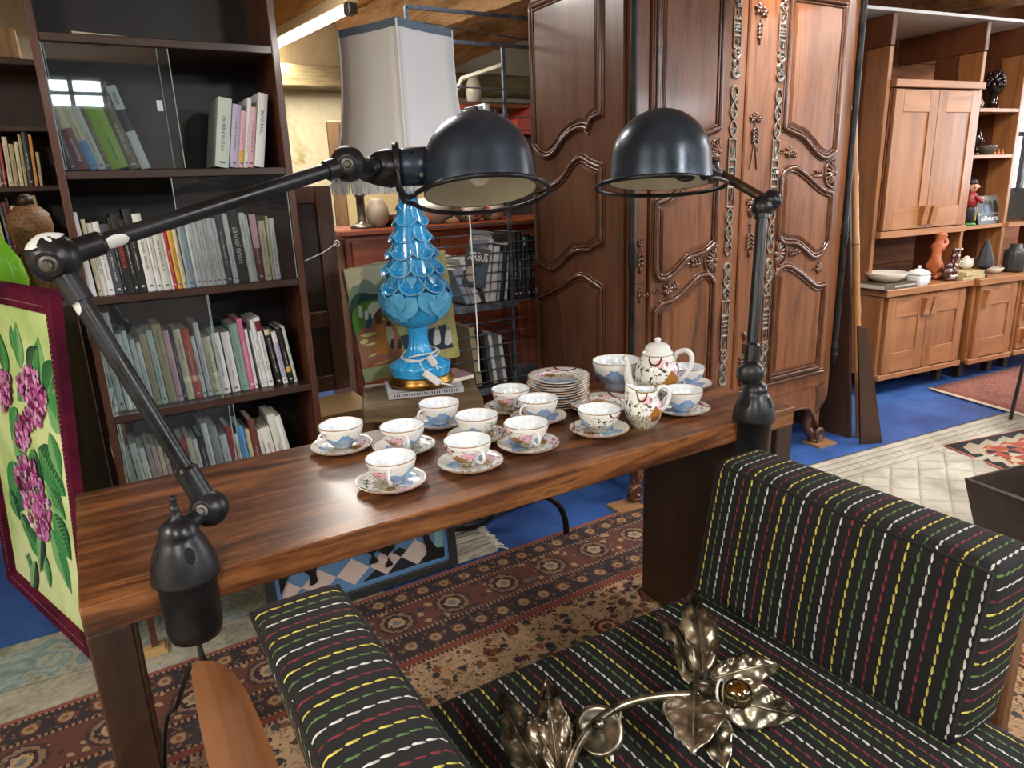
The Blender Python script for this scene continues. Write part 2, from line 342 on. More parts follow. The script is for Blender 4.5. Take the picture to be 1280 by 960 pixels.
def mk_persian():
    g = G('persian_carpet'); x = g.sep(g.uv); u, v = x[0], x[1]
    e = v
    fl = lambda sc, r: g.vor(g.uv, sc, 'Distance', 'F1', r)
    cr = lambda sc: g.vor(g.uv, sc, 'Color')
    n = g.noise(g.uv, 60, 3, .7); nd = g.noise(g.uv, 14, 4, .7, 1.5)
    warp = g.comb(g.ma('ADD', u, g.ma('MULTIPLY', g.ma('SUBTRACT', nd, .5), .05)), g.ma('ADD', v, g.ma('MULTIPLY', g.ma('SUBTRACT', n, .5), .03)))
    big = g.vor(warp, 8.5); mid = g.vor(warp, 25.0); sm = g.vor(warp, 52.0)
    sc_ = g.sep(g.vor(warp, 25.0, 'Color')); bc_ = g.sep(g.vor(warp, 8.5, 'Color'))
    base = g.mix(n, C(168, 140, 110), C(142, 114, 88))
    col = g.mix(g.ma('MULTIPLY', g.band(nd, .485, .515), .85), base, C(84, 66, 50))
    leafc = g.ramp(sc_[0], [(0, C(52, 48, 52)), (.3, C(104, 68, 50)), (.55, C(78, 52, 46)), (.8, C(66, 66, 58))], 'CONSTANT')
    col = g.mix(g.ma('LESS_THAN', g.ma('ADD', mid, g.ma('MULTIPLY', n, .25)), .49), col, leafc)
    col = g.mix(g.ma('LESS_THAN', g.ma('ADD', sm, g.ma('MULTIPLY', n, .3)), .41), col, C(66, 56, 52))
    ring = g.ramp(g.ma('ADD', big, g.ma('MULTIPLY', g.ma('SUBTRACT', n, .5), .25)), [(0, C(150, 96, 60)), (.08, C(56, 50, 52)), (.15, C(176, 124, 84)), (.22, C(112, 60, 46)), (.3, C(54, 44, 42)), (.36, C(160, 120, 86))], 'CONSTANT')
    col = g.mix(g.ma('MULTIPLY', g.ma('LESS_THAN', g.ma('ADD', big, g.ma('MULTIPLY', n, .22)), .52), g.step(bc_[1], .25)), col, ring)
    # borders, by distance from the long edge
    redb = g.mix(n, C(100, 64, 56), C(80, 54, 48))
    bx_ = g.ma('ABSOLUTE', g.ma('SUBTRACT', g.ma('FRACT', g.ma('DIVIDE', u, .21)), .5)); by_ = g.ma('DIVIDE', g.ma('SUBTRACT', v, .2), .21)
    rr = g.ma('SQRT', g.ma('ADD', g.ma('POWER', bx_, 2.0), g.ma('POWER', by_, 2.0)))
    rr = g.ma('ADD', rr, g.ma('MULTIPLY', g.ma('SUBTRACT', n, .5), .2))
    ros = g.ramp(rr, [(0, C(100, 106, 106)), (.07, C(156, 130, 96)), (.13, C(56, 46, 50)), (.2, C(124, 98, 78)), (.26, C(62, 50, 50)), (.31, C(92, 60, 52))], 'CONSTANT')
    red = g.mix(g.ma('LESS_THAN', mid, .33), redb, g.ramp(sc_[1], [(0, C(148, 122, 94)), (.4, C(60, 52, 54)), (.7, C(92, 96, 90))], 'CONSTANT'))
    red = g.mix(g.ma('LESS_THAN', rr, .31), red, ros)
    gx = g.ma('ABSOLUTE', g.ma('SUBTRACT', g.ma('FRACT', g.ma('DIVIDE', u, .085)), .5))
    def guard(c0):
        r2 = g.ma('SQRT', g.ma('ADD', g.ma('POWER', gx, 2.0), g.ma('POWER', g.ma('DIVIDE', g.ma('SUBTRACT', v, c0), .085), 2.0)))
        r2 = g.ma('ADD', r2, g.ma('MULTIPLY', g.ma('SUBTRACT', n, .5), .25))
        d = g.mix(g.ma('LESS_THAN', sm, .3), C(56, 49, 50), C(112, 84, 68))
        return g.mix(g.ma('LESS_THAN', r2, .3), d, g.ramp(r2, [(0, C(120, 78, 58)), (.1, C(140, 118, 92)), (.22, C(92, 58, 48))], 'CONSTANT'))
    dots = g.mix(g.step(g.ma('FRACT', g.ma('DIVIDE', u, .016)), .5), C(52, 42, 44), C(140, 108, 86))
    g1, g2 = guard(.07), guard(.345)
    for a, b, c in ((-1, .016, C(124, 74, 66)), (.016, .026, dots), (.026, .112, g1), (.112, .124, dots), (.124, .276, red), (.276, .29, dots), (.29, .395, g2), (.395, .402, dots), (.402, .428, C(108, 60, 50)), (.428, .438, dots)):
        col = g.mix(g.band(e, a, b), col, c)
    g.bump(g.noise(g.uv, 400, 2), .3, .002)
    return g.fin(col, .95, 0, 0, .1)
M_PERSIAN = mk_persian()
def mk_blue():
    g = G('blue_floor_paint'); n = g.noise(g.ob, 2.2, 5, .65); s = g.noise(g.ob, 55, 3, .6)
    col = g.ramp(n, [(.3, C(28, 54, 106)), (.55, C(46, 82, 146)), (.75, C(70, 112, 174))])
    col = g.mix(g.step(s, .74), col, C(120, 120, 116)); g.bump(n, .2, .004); return g.fin(col, .5)
M_BLUE = mk_blue()
def mk_concrete():
    g = G('rough_concrete'); n = g.noise(g.ob, 7, 6, .7); s = g.noise(g.ob, 45, 4, .7)
    g.bump(s, .6, .006); return g.fin(g.ramp(g.ma('ADD', g.ma('MULTIPLY', n, .6), g.ma('MULTIPLY', s, .4)), [(.35, C(92, 90, 78)), (.5, C(142, 138, 122)), (.65, C(166, 162, 146))]), .9)
M_CONC = mk_concrete()
def mk_swirl():
    g = G('marbled_vinyl'); n = g.noise(g.ob, 5, 3, .5, 3.0)
    return g.fin(g.ramp(n, [(.35, C(112, 112, 98)), (.48, C(150, 150, 136)), (.54, C(96, 116, 120)), (.66, C(140, 152, 150))]), .55)
M_SWIRL = mk_swirl()
def mk_plaster():
    g = G('cream_plaster'); n = g.noise(g.ob, 1.4, 4, .6, 1.0); f = g.noise(g.ob, 12, 5, .7)
    col = g.mix(g.ramp(n, [(.6, (0, 0, 0)), (.66, (1, 1, 1))]), g.ramp(f, [(.3, C(204, 188, 150)), (.7, C(222, 208, 176))]), C(172, 150, 92))
    g.bump(f, .2, .01); return g.fin(col, .85)
M_PLASTER = mk_plaster()
M_CREAM = paint((236, 214, 158), .6)
# ------------------------------------------------------------------ the room
X0, X1, Y0, Y1, ZC = -3.2, 9.6, -3.2, 5.5, 2.62
struct('floor', MB().box(X0, X1, Y0, Y1, -.1, 0, b=0), M_CONC)
struct('wall_back', MB().box(X0, X1, Y1, Y1+.15, 0, ZC, b=0), M_PLASTER)
struct('wall_left', MB().box(X0-.15, X0, Y0, Y1, 0, ZC, b=0), M_PLASTER)
struct('wall_right', MB().box(X1, X1+.15, Y0, -1.5, 0, ZC, b=0).box(X1, X1+.15, 1.7, Y1, 0, ZC, b=0).box(X1, X1+.15, -1.5, 1.7, 0, 1.1, b=0).box(X1, X1+.15, -1.5, 1.7, 2.45, ZC, b=0), M_PLASTER)
mb = MB()
for y in (-1.47, -.45, .62, 1.67): mb.box(X1+.04, X1+.1, y-.03, y+.03, 1.1, 2.45)
for z in (1.13, 1.8, 2.42): mb.box(X1+.04, X1+.1, -1.5, 1.7, z-.025, z+.025)
struct('window_4', mb, M_WHITEP)
WINS = [(-.08, .50), (3.0, 5.2), (6.4, 8.2)]
mb = MB(); px = X0
for a, b in WINS: mb.box(px, a, Y0-.15, Y0, 0, ZC, b=0); mb.box(a, b, Y0-.15, Y0, 0, 2.22, b=0); mb.box(a, b, Y0-.15, Y0, 2.5, ZC, b=0); px = b
mb.box(px, X1, Y0-.15, Y0, 0, ZC, b=0); struct('wall_front', mb, M_DARKBRD)
for i, (a, b) in enumerate(WINS):
    mb = MB(); 
    for x in (a+.03, (a+b)/2, b-.03): mb.box(x-.02, x+.02, Y0-.1, Y0-.04, 2.22, 2.5)
    for z in (2.235, 2.36, 2.485): mb.box(a, b, Y0-.1, Y0-.04, z-.015, z+.015)
    struct('window_%d' % (i+1), mb, M_WHITEP)
struct('ceiling', MB().box(X0, X1, Y0, Y1, ZC, ZC+.1, b=0), M_BOARD)
# beams: measured on the underside at z = 2.30
def beam(name, a, b, w, z0, z1, mat, ext=0):
    a, b = V((a[0], a[1], 0)), V((b[0], b[1], 0)); d = (b-a).normalized(); b = b+d*ext; L = (b-a).length
    m = MB(); nx = max(2, int(L/.12)); rnd = random.Random(name+str(a.x))
    prof = [(0, z0), (w, z0), (w, z1), (0, z1)]; vs = []; fs = []
    for i in range(nx+1):
        for k, (x, z) in enumerate(prof): vs.append((x+rnd.uniform(-.008, .008), L*i/nx, z+rnd.uniform(-.008, .008) if z == z0 else z))
    for i in range(nx):
        for k in range(4): fs.append([i*4+k, i*4+(k+1) % 4, i*4+4+(k+1) % 4, i*4+4+k])
    fs += [[0, 1, 2, 3], [nx*4+k for k in (3, 2, 1, 0)]]
    m.add(vs, fs); o = obj(name, m, mat); o['kind'] = 'structure'
    o.location = (a.x, a.y, 0); o.rotation_euler = (0, 0, atan2(-d.x, d.y)); return o
beam('trim_1', (1.87, 5.4), (2.105, 3.31), -.2, 2.3, 2.6, M_BEAM, 3.0)
beam('trim_2', (2.50, 5.4), (2.42, 3.76), -.22, 2.3, 2.6, M_BEAM, 3.0)
for i, x in enumerate((4.2, 5.4, 6.8)): beam('trim_%d' % (i+5), (x, 5.4), (x-.1, 0), -.18, 2.42, 2.6, M_BEAM, 1.5)
struct('trim_3', MB().box(.2, 3.6, 5.3, 5.5, 2.13, 2.28, b=.012), M_BEAMX)
beam('trim_4', (.1, 5.4), (.35, 3.3), -.2, 2.38, 2.6, M_DARKBRD, 2.0)
# plank partition behind the wall unit
# ------------------------------------------------------------------ floor coverings
def flat(name, pts, z, mat, label, cat, th=.003):
    mb = MB(); mb.prism([(p[0], p[1]) for p in pts], z, z+th); o = obj(name, mb, mat); return tag(o, label, cat)
m = MB(); m.prism([(-3.1, 2.62), (-.15, 2.62), (.3, 2.62), (.62, 2.6), (.75, 2.2), (2.9, 2.13), (3.0, 1.2), (9.5, .9), (9.5, 5.4), (-3.1, 5.4)], .0005, .003)
o = obj('floor_covering', m, M_BLUE); tag(o, 'scuffed bright blue sheet covering laid over the bare concrete floor', 'floor covering')
m = MB(); m.prism([(-3.1, 2.32), (-.6, 2.36), (-.02, 2.33), (.6, 2.36), (.6, 2.6), (-.2, 2.61), (-3.1, 2.66)], .003, .005)
o = obj('vinyl_strip', m, M_SWIRL); tag(o, 'worn grey marbled vinyl strip between blue floor and bare concrete', 'floor covering')
RUGX0, RUGX1, RUGY0, RUGY1 = -1.0, 2.55, .1, 2.2
def rugmesh(x0, x1, y0, y1, z, th, uvf, nx=60, ny=30, wob=.0015):
    mb = MB(); rn = random.Random(3); vs = []; fs = []; us = []
    for j in range(ny+1):
        for i in range(nx+1):
            vs.append((x0+(x1-x0)*i/nx, y0+(y1-y0)*j/ny, z+th+rn.uniform(0, wob)))
    for j in range(ny):
        for i in range(nx):
            q = [j*(nx+1)+i, j*(nx+1)+i+1, (j+1)*(nx+1)+i+1, (j+1)*(nx+1)+i]; fs.append(q); us.append([uvf(vs[k][0], vs[k][1]) for k in q])
    mb.add(vs, fs, 0, True, us)
    mb.box(x0, x1, y0, y1, z, z+th-.001, 0, .001); return mb
o = obj('carpet', rugmesh(RUGX0, RUGX1, RUGY0, RUGY1, .004, .008, lambda x, y: (x, RUGY1-y)), M_PERSIAN); o.rotation_euler = (0, 0, radians(.9)); o.location = (0, -.02, 0)
tag(o, 'large beige carpet with red and navy flowered borders under the table', 'carpet')
# quilt, kilim, red rug on the right
def mk_quilt():
    g = G('cream_quilting'); x = g.sep(g.uv); u, v = x[0], x[1]; n = g.noise(g.uv, 3, 4, .6)
    tri = lambda a: g.ma('ABSOLUTE', g.ma('SUBTRACT', g.ma('FRACT', a), .5))
    d1 = tri(g.ma('DIVIDE', g.ma('ADD', u, g.ma('MULTIPLY', v, 1.3)), .2)); d2 = tri(g.ma('DIVIDE', g.ma('SUBTRACT', u, g.ma('MULTIPLY', v, 1.3)), .2))
    dia = g.ma('MAXIMUM', d1, d2)
    lines = tri(g.ma('DIVIDE', v, .05)); bor = g.ma('LESS_THAN', v, .22)
    chk = g.ma('MULTIPLY', g.band(v, .09, .15), g.ma('MULTIPLY', g.step(tri(g.ma('DIVIDE', u, .045)), .28), g.step(tri(g.ma('DIVIDE', v, .022)), .2)))
    h = g.mix(bor, dia, lines)
    pick = g.ma('MULTIPLY', g.step(g.ma('MULTIPLY', g.ma('ADD', g.ma('MULTIPLY', bor, lines), g.ma('MULTIPLY', g.ma('SUBTRACT', 1.0, bor), dia)), 1.0), .455), g.step(tri(g.ma('DIVIDE', g.ma('ADD', u, v), .014)), .22))
    base = g.ramp(n, [(.35, C(140, 135, 122)), (.55, C(172, 167, 154)), (.75, C(186, 182, 170))])
    col = g.mix(g.ma('MULTIPLY', pick, .3), base, C(120, 108, 92)); col = g.mix(g.ma('MULTIPLY', chk, .6), col, C(130, 118, 100))
    st = g.noise(g.uv, 1.7, 4, .7); col = g.mix(g.ramp(st, [(.62, (0, 0, 0)), (.7, (.6, .6, .6))]), col, C(176, 146, 104))
    g.bump(g.ma('SUBTRACT', 1.0, g.ma('POWER', g.ma('MULTIPLY', h, 2.0), 6.0)), .7, .012)
    return g.fin(col, .9)
def quadsheet(c00, c10, c11, c01, z, th, nx, ny, mat, name, label, cat, wave=None):
    c = [V((*p, 0)) for p in (c00, c10, c11, c01)]; mb = MB(); vs = []; fs = []; us = []
    W = (c[1]-c[0]).length; Hh = (c[3]-c[0]).length
    P = lambda a, b: (c[0]*(1-a)+c[1]*a)*(1-b)+(c[3]*(1-a)+c[2]*a)*b
    for k in (0, 1):
        for j in range(ny+1):
            for i in range(nx+1):
                p = P(i/nx, j/ny); w = wave(i/nx, j/ny) if wave else 0; vs.append((p.x, p.y, z+w+(th if k else 0)))
    n1 = (nx+1)*(ny+1)
    for k in (0, 1):
        for j in range(ny):
            for i in range(nx):
                fs.append([k*n1+j*(nx+1)+i, k*n1+j*(nx+1)+i+1, k*n1+(j+1)*(nx+1)+i+1, k*n1+(j+1)*(nx+1)+i]); us.append([(W*(i+a)/nx, Hh*(j+b)/ny) for a, b in ((0, 0), (1, 0), (1, 1), (0, 1))])
    rim = [i for i in range(nx)]+[nx+(nx+1)*j for j in range(ny)]+[(nx+1)*ny+nx-i for i in range(nx)]+[(nx+1)*(ny-j) for j in range(ny)]
    for a, b in zip(rim, rim[1:]+rim[:1]): fs.append([a, b, n1+b, n1+a]); us.append([(0, 0)]*4)
    mb.add(vs, fs, 0, True, us); o = obj(name, mb, mat); return tag(o, label, cat)
QW = lambda a, b: .014*max(0, 1-abs(b-.26-.1*a)/.05)*max(0, 1-abs(a-.36)/.25)
quadsheet((2.35, 2.13), (5.6, 1.80), (5.4, .62), (2.2, .85), .0035, .006, 90, 60, mk_quilt(), 'quilt', 'cream quilted bedspread with diamond stitching spread over the blue floor', 'quilt', QW)
def mk_kilim():
    g = G('kilim_weave'); x = g.sep(g.uv); u, v = x[0], x[1]
    tri = lambda a: g.ma('ABSOLUTE', g.ma('SUBTRACT', g.ma('FRACT', a), .5))
    e = g.ma('MINIMUM', u, v); al = g.ma('MAXIMUM', u, v)
    zz = g.ma('MULTIPLY_ADD', tri(g.ma('DIVIDE', g.ma('ADD', u, v), .12)), .09, .03)
    zz2 = g.ma('ADD', zz, .055)
    q = lambda a, s: g.ma('FLOOR', g.ma('DIVIDE', a, s))
    uu, vv = g.ma('MULTIPLY', q(u, .02), .02), g.ma('MULTIPLY', q(v, .02), .02)
    d = g.ma('ADD', tri(g.ma('DIVIDE', g.ma('ADD', uu, vv), .14)), tri(g.ma('DIVIDE', g.ma('SUBTRACT', uu, vv), .14)))
    cid = g.ma('MODULO', g.ma('ADD', q(g.ma('ADD', u, v), .14), g.ma('MULTIPLY', q(g.ma('SUBTRACT', u, v), .14), 2.0)), 3.0)
    mot = g.ramp(g.ma('DIVIDE', g.ma('ABSOLUTE', cid), 3.0), [(0, C(38, 38, 44)), (.3, C(172, 158, 134)), (.6, C(164, 112, 82))], 'CONSTANT')
    col = g.mix(g.step(d, .56), C(146, 68, 54), mot)
    col = g.mix(g.ma('LESS_THAN', e, zz2), col, C(170, 160, 142)); col = g.mix(g.ma('LESS_THAN', e, zz), col, C(40, 42, 48)); col = g.mix(g.ma('LESS_THAN', e, .008), col, C(190, 110, 90))
    g.bump(g.noise(g.uv, 300, 2), .3, .002); return g.fin(col, .95)
kc = V((3.70, 1.825)); ka = (V((4.27, 1.70))-kc).normalized(); kb = (V((3.6, 1.495))-kc).normalized()
kp = lambda a, b: tuple(kc+ka*a+kb*b)
quadsheet(kp(0, 0), kp(1.5, 0), kp(1.5, .95), kp(0, .95), .013, .004, 6, 6, mk_kilim(), 'kilim', 'flat woven red kilim with black zigzag border on the cream quilt', 'rug')
def mk_redrug():
    g = G('red_pile'); v = g.map(g.uv, (1, 4, 1)); n = g.noise(v, 22, 4, .7); n2 = g.noise(g.uv, 5, 3)
    x = g.sep(g.uv); col = g.ramp(g.ma('ADD', g.ma('MULTIPLY', n, .7), g.ma('MULTIPLY', n2, .3)), [(.35, C(72, 42, 40)), (.46, C(122, 72, 62)), (.56, C(148, 98, 84)), (.64, C(84, 58, 56))])
    col = g.mix(g.ma('LESS_THAN', x[0], .03), col, C(214, 196, 176)); g.bump(n, .6, .004); return g.fin(col, .95)
quadsheet((4.66, 2.44), (7.2, 2.24), (7.0, 1.45), (4.52, 1.80), .0105, .006, 20, 8, mk_redrug(), 'rug', 'shaggy brick red rug lying in front of the cherry wall unit', 'rug')
# ------------------------------------------------------------------ the long table
TZ, TX0, TX1, TY0, TY1, TT = .80, -.09, 1.59, 1.175, 1.70, .052
t = thing('table', 'long dark rosewood table carrying the painted tea set and two clamp lamps', 'table', (TX0, TY0, 0))
L, W = TX1-TX0, TY1-TY0
obj('tabletop', MB().box(0, L, 0, W, TZ-TT, TZ, b=.003), M_TABLE, t)
for x0, y0 in ((0.001, .001), (0.001, W-.071)): obj('leg', MB().box(x0, x0+.065, y0, y0+.07, .012, TZ-TT, b=.003), M_TLEG, t)
for y0 in (.001, W-.071): obj('leg', MB().box(L-.066, L-.001, y0, y0+.07, .012, TZ-TT, b=.003), M_TLEG, t)
obj('end_panel', MB().box(L-.095, L-.067, .05, W-.03, .012, TZ-TT, b=.002), M_DARKBRD, t)
# ------------------------------------------------------------------ tea set
TC = dict(A=(.488, 1.33), B=(.674, 1.325), C=(.472, 1.609), D=(.594, 1.51), E=(.748, 1.631), F=(.773, 1.472), G=(.96, 1.68-.06), H=(.972, 1.499), I=(.841, 1.344), J=(1.04, 1.327), K=(1.318, 1.324), L=(1.5, 1.491))
def saucer_mb(R=.076, h=.016):
    p = [(0, .003), (R*.38, .003), (R*.40, 0), (R*.44, 0), (R*.45, .004), (R*.7, .006), (R*.9, h*.65), (R*.995, h-.001), (R, h), (R*.985, h+.001), (R*.9, h*.78), (R*.7, .0095), (R*.45, .0065), (0, .006)]
    v = [1.5]*7+[1.0, 1.0, .99, .82, .62, .3, 0]
    return MB().lathe(p, 40, 0, uvz=v)
def cup_mb(k=1.0):
    p = [(0, .004), (.019, .004), (.0205, 0), (.0225, 0), (.0225, .005), (.031, .010), (.0425, .021), (.049, .034), (.0525, .047), (.054, .056), (.0535, .0566), (.0522, .056), (.0505, .046), (.0465, .034), (.04, .022), (.029, .0125), (0, .0095)]
    v = [0, 0, 0, 0, .05, .14, .36, .6, .84, .985, 1.0, 1.01]+[1.2]*5
    return MB().lathe([(r*k, z*k) for r, z in p], 44, 0, uvz=v)
def handle_mb():
    pts = catmull([(.0505, 0, .046), (.062, 0, .0475), (.0715, 0, .040), (.0715, 0, .029), (.062, 0, .019), (.0445, 0, .0165)], 6)
    return MB().tube(pts, [.0046-.0012*sin(pi*i/(len(pts)-1)) for i in range(len(pts))], 10, flat=.75)
sdata = saucer_mb(); S0 = obj('saucer', sdata, M_PORC, loc=(0, 0, 0)); c0 = obj('teacup', cup_mb(), M_PORC); h0 = obj('handle', handle_mb(), M_PORCW, c0)
cups = [  # key, handle direction in the picture (x right, y down), label of cup, label of saucer
 ('A', (.35, .9), 'teacup with pagoda painting nearest the front table edge, handle towards the viewer', 'nearest painted saucer at the front edge of the table, leftmost of the front row'),
 ('B', (.9, .35), 'front row teacup with pagoda, left of the cup below the stack of plates', 'painted saucer in the front row, second from the left'),
 ('C', (-.95, .4), 'leftmost teacup of all, handle left, blue hills towards the right', 'leftmost saucer of all, at the back edge of the table'),
 ('D', (.8, .6), 'teacup just behind the nearest cup, pagoda and pink tree facing out', 'saucer half hidden behind the nearest teacup'),
 ('E', (-.95, .3), 'teacup at the back edge in front of the stool, handle left', 'saucer at the back table edge in front of the old stool'),
 ('F', (-.9, -.4), 'teacup in the middle showing wavy blue hills, with greyish inside', 'darkish saucer under the middle cup with wavy blue hills'),
 ('G', (.8, .6), 'teacup at the back edge left of the stack of plates', 'saucer at the back edge left of the stack of plates'),
 ('H', (-.9, .3), 'teacup before the stack of plates, handle left and blue hills in front', 'saucer before the stack of plates, green sprig on it'),
 ('I', (.85, .5), 'teacup with pagoda and dark arc, third in the front row from the left', 'painted saucer third in the front row from the left'),
 ('J', (.85, -.5), 'teacup in front of the wide plate and left of the cream jug', 'saucer in front of the wide plate, left of the cream jug'),
 ('K', (-.9, .2), 'teacup with blue hills right behind the cream jug', 'saucer with pink blossom right behind the cream jug'),
 ('L', (-.75, .6), 'rightmost teacup on the table, beside the teapot handle', 'rightmost saucer on the table, beside the teapot handle')]
for i, (k, hd, lc, ls) in enumerate(cups):
    x, y = TC[k]; s = S0 if i == 0 else S0.copy(); c = c0 if i == 0 else c0.copy()
    if i:
        COL.objects.link(s); COL.objects.link(c); h = h0.copy(); COL.objects.link(h); h.parent = c
    d = onZ(640+hd[0]*10, 480+hd[1]*10, .8)-onZ(640, 480, .8); rz = atan2(d.y, d.x)
    s.location = (x, y, TZ); s.rotation_euler = (0, 0, rz+1+i); tag(s, ls, 'saucer', 'saucers of the tea set')
    q = random.Random(i); c.location = (x+q.uniform(-.004, .004), y+q.uniform(-.004, .004), TZ+.0085); c.rotation_euler = (0, 0, rz); tag(c, lc, 'teacup', 'teacups of the tea set')
# a stack of eleven side plates
def plate_mb(R, h):
    p = [(0, .002), (R*.5, .002), (R*.52, 0), (R*.56, 0), (R*.57, .003), (R*.72, .005), (R, h), (R*.992, h+.0015), (R*.72, .0078), (R*.5, .005), (0, .0045)]
    return MB().lathe(p, 44, 0, uvz=[1.5]*5+[1.1, 1.0, .985, .7, .35, 0])
P0 = obj('side_plate', plate_mb(.088, .015), M_PORC)
for k in range(11):
    p = P0 if k == 0 else P0.copy()
    if k: COL.objects.link(p)
    p.location = (1.098+random.uniform(-.002, .002), 1.585+random.uniform(-.002, .002), TZ+.0073*k); p.rotation_euler = (0, 0, random.uniform(0, 6.28) if k < 10 else 2.6)
    n = 10-k; pos = ['topmost plate of the stack, painted flowers showing', 'second plate from the top', 'third plate from the top', 'fourth plate from the top', 'fifth plate from the top', 'middle plate of eleven', 'fifth plate from the bottom', 'fourth plate from the bottom', 'third plate from the bottom', 'second plate from the bottom', 'bottom plate'][n]
    tag(p, (pos+' in the stack of white gilt-rimmed plates') if n else 'white gilt-rimmed '+pos, 'plate', 'stack of side plates')
for k in range(2):
    p = obj('serving_plate', plate_mb(.094, .017), M_PORC, loc=(1.165, 1.468, TZ+.0075*k)); p.rotation_euler = (0, 0, 2.2 if k else .3)
    tag(p, ['white plate lying under the painted wide plate in front of the stack', 'wide painted plate with pink blossom, topmost before the stack of plates'][k], 'plate', 'pair of wide plates')
p = [(0, .008), (.034, .006), (.036, 0), (.040, 0), (.036, .016), (.05, .028), (.066, .048), (.073, .072), (.075, .088), (.0745, .089), (.0725, .088), (.07, .07), (.062, .05), (.046, .032), (0, .024)]
bo = obj('footed_bowl', MB().lathe(p, 44, 0, uvz=[0]*5+[.15, .42, .74, .985, 1.0, 1.01]+[1.2]*4), M_PORC, loc=(1.335, 1.615, TZ)); bo.rotation_euler = (0, 0, 2.9)
tag(bo, 'white footed bowl with blue hills between the plate stack and the teapot', 'bowl')
# teapot
d = onZ(650, 480, .8)-onZ(640, 480, .8); RZ = atan2(d.y, d.x)
t = thing('teapot', 'tall white painted teapot with domed lid and looped handle', 'teapot', (1.375, 1.483, TZ), RZ+.1)
p = [(0, .004), (.036, .003), (.038, 0), (.042, 0), (.043, .006), (.056, .02), (.0635, .045), (.0645, .065), (.060, .088), (.051, .108), (.043, .120), (.041, .124), (.038, .124), (.038, .118), (0, .118)]
obj('body', MB().lathe(p, 48, 0, uvz=[0, 0, 0, 0, .03, .12, .3, .45, .62, .8, .93, .97, 1.01, 1.2, 1.2]), M_PORC, t)
ld = obj('lid', MB().lathe([(0, .124), (.043, .124), (.0445, .127), (.043, .131), (.039, .1335), (.0375, .136), (.034, .147), (.024, .1545), (.01, .157), (0, .1575)], 40), M_PORCW, t)
obj('knob', MB().ball((0, 0, .165), .0095, 0, 18, sq=(1, 1, .85)), M_PORCW, ld)
pts = catmull([(-.055, 0, .025), (-.074, 0, .036), (-.084, 0, .060), (-.084, 0, .085), (-.087, 0, .105), (-.097, 0, .117)], 6); n = len(pts)
obj('spout', MB().tube(pts, [.019-.0115*min(1, (i/(n-1))*1.3) for i in range(n)], 14), M_PORC, t)
pts = catmull([(.045, 0, .105), (.058, 0, .126), (.082, 0, .131), (.097, 0, .115), (.096, 0, .088), (.083, 0, .06), (.061, 0, .042)], 6)
obj('handle', MB().tube(pts, .0075, 12), M_PORCW, t)
# cream jug
t = thing('cream_jug', 'small round white painted cream jug with curved spout, front right', 'jug', (1.163, 1.303, TZ), RZ+.15)
def jw(a, i): return 1+(.42*max(0, cos(a-pi))**5 if i in (8, 9, 10, 11) else (.12*max(0, cos(a-pi))**4 if i in (7, 12) else 0))
p = [(0, .004), (.026, .003), (.028, 0), (.031, 0), (.032, .006), (.043, .022), (.0485, .042), (.044, .064), (.033, .084), (.0335, .097), (.032, .0975), (.031, .084), (.036, .064), (.03, .02), (0, .01)]
mb = MB().lathe(p, 48, 0, uvz=[0, 0, 0, 0, .04, .18, .4, .62, .84, .98, 1.01]+[1.2]*4, wob=jw)
for v in mb.v:
    if v.z > .08 and v.x < 0: v.z += .016*max(0, -v.x-.015)/.03
obj('body', mb, M_PORC, t)
pts = catmull([(.030, 0, .084), (.042, 0, .101), (.060, 0, .098), (.066, 0, .078), (.058, 0, .052), (.042, 0, .036)], 6)
obj('handle', MB().tube(pts, .0052, 10), M_PORCW, t)
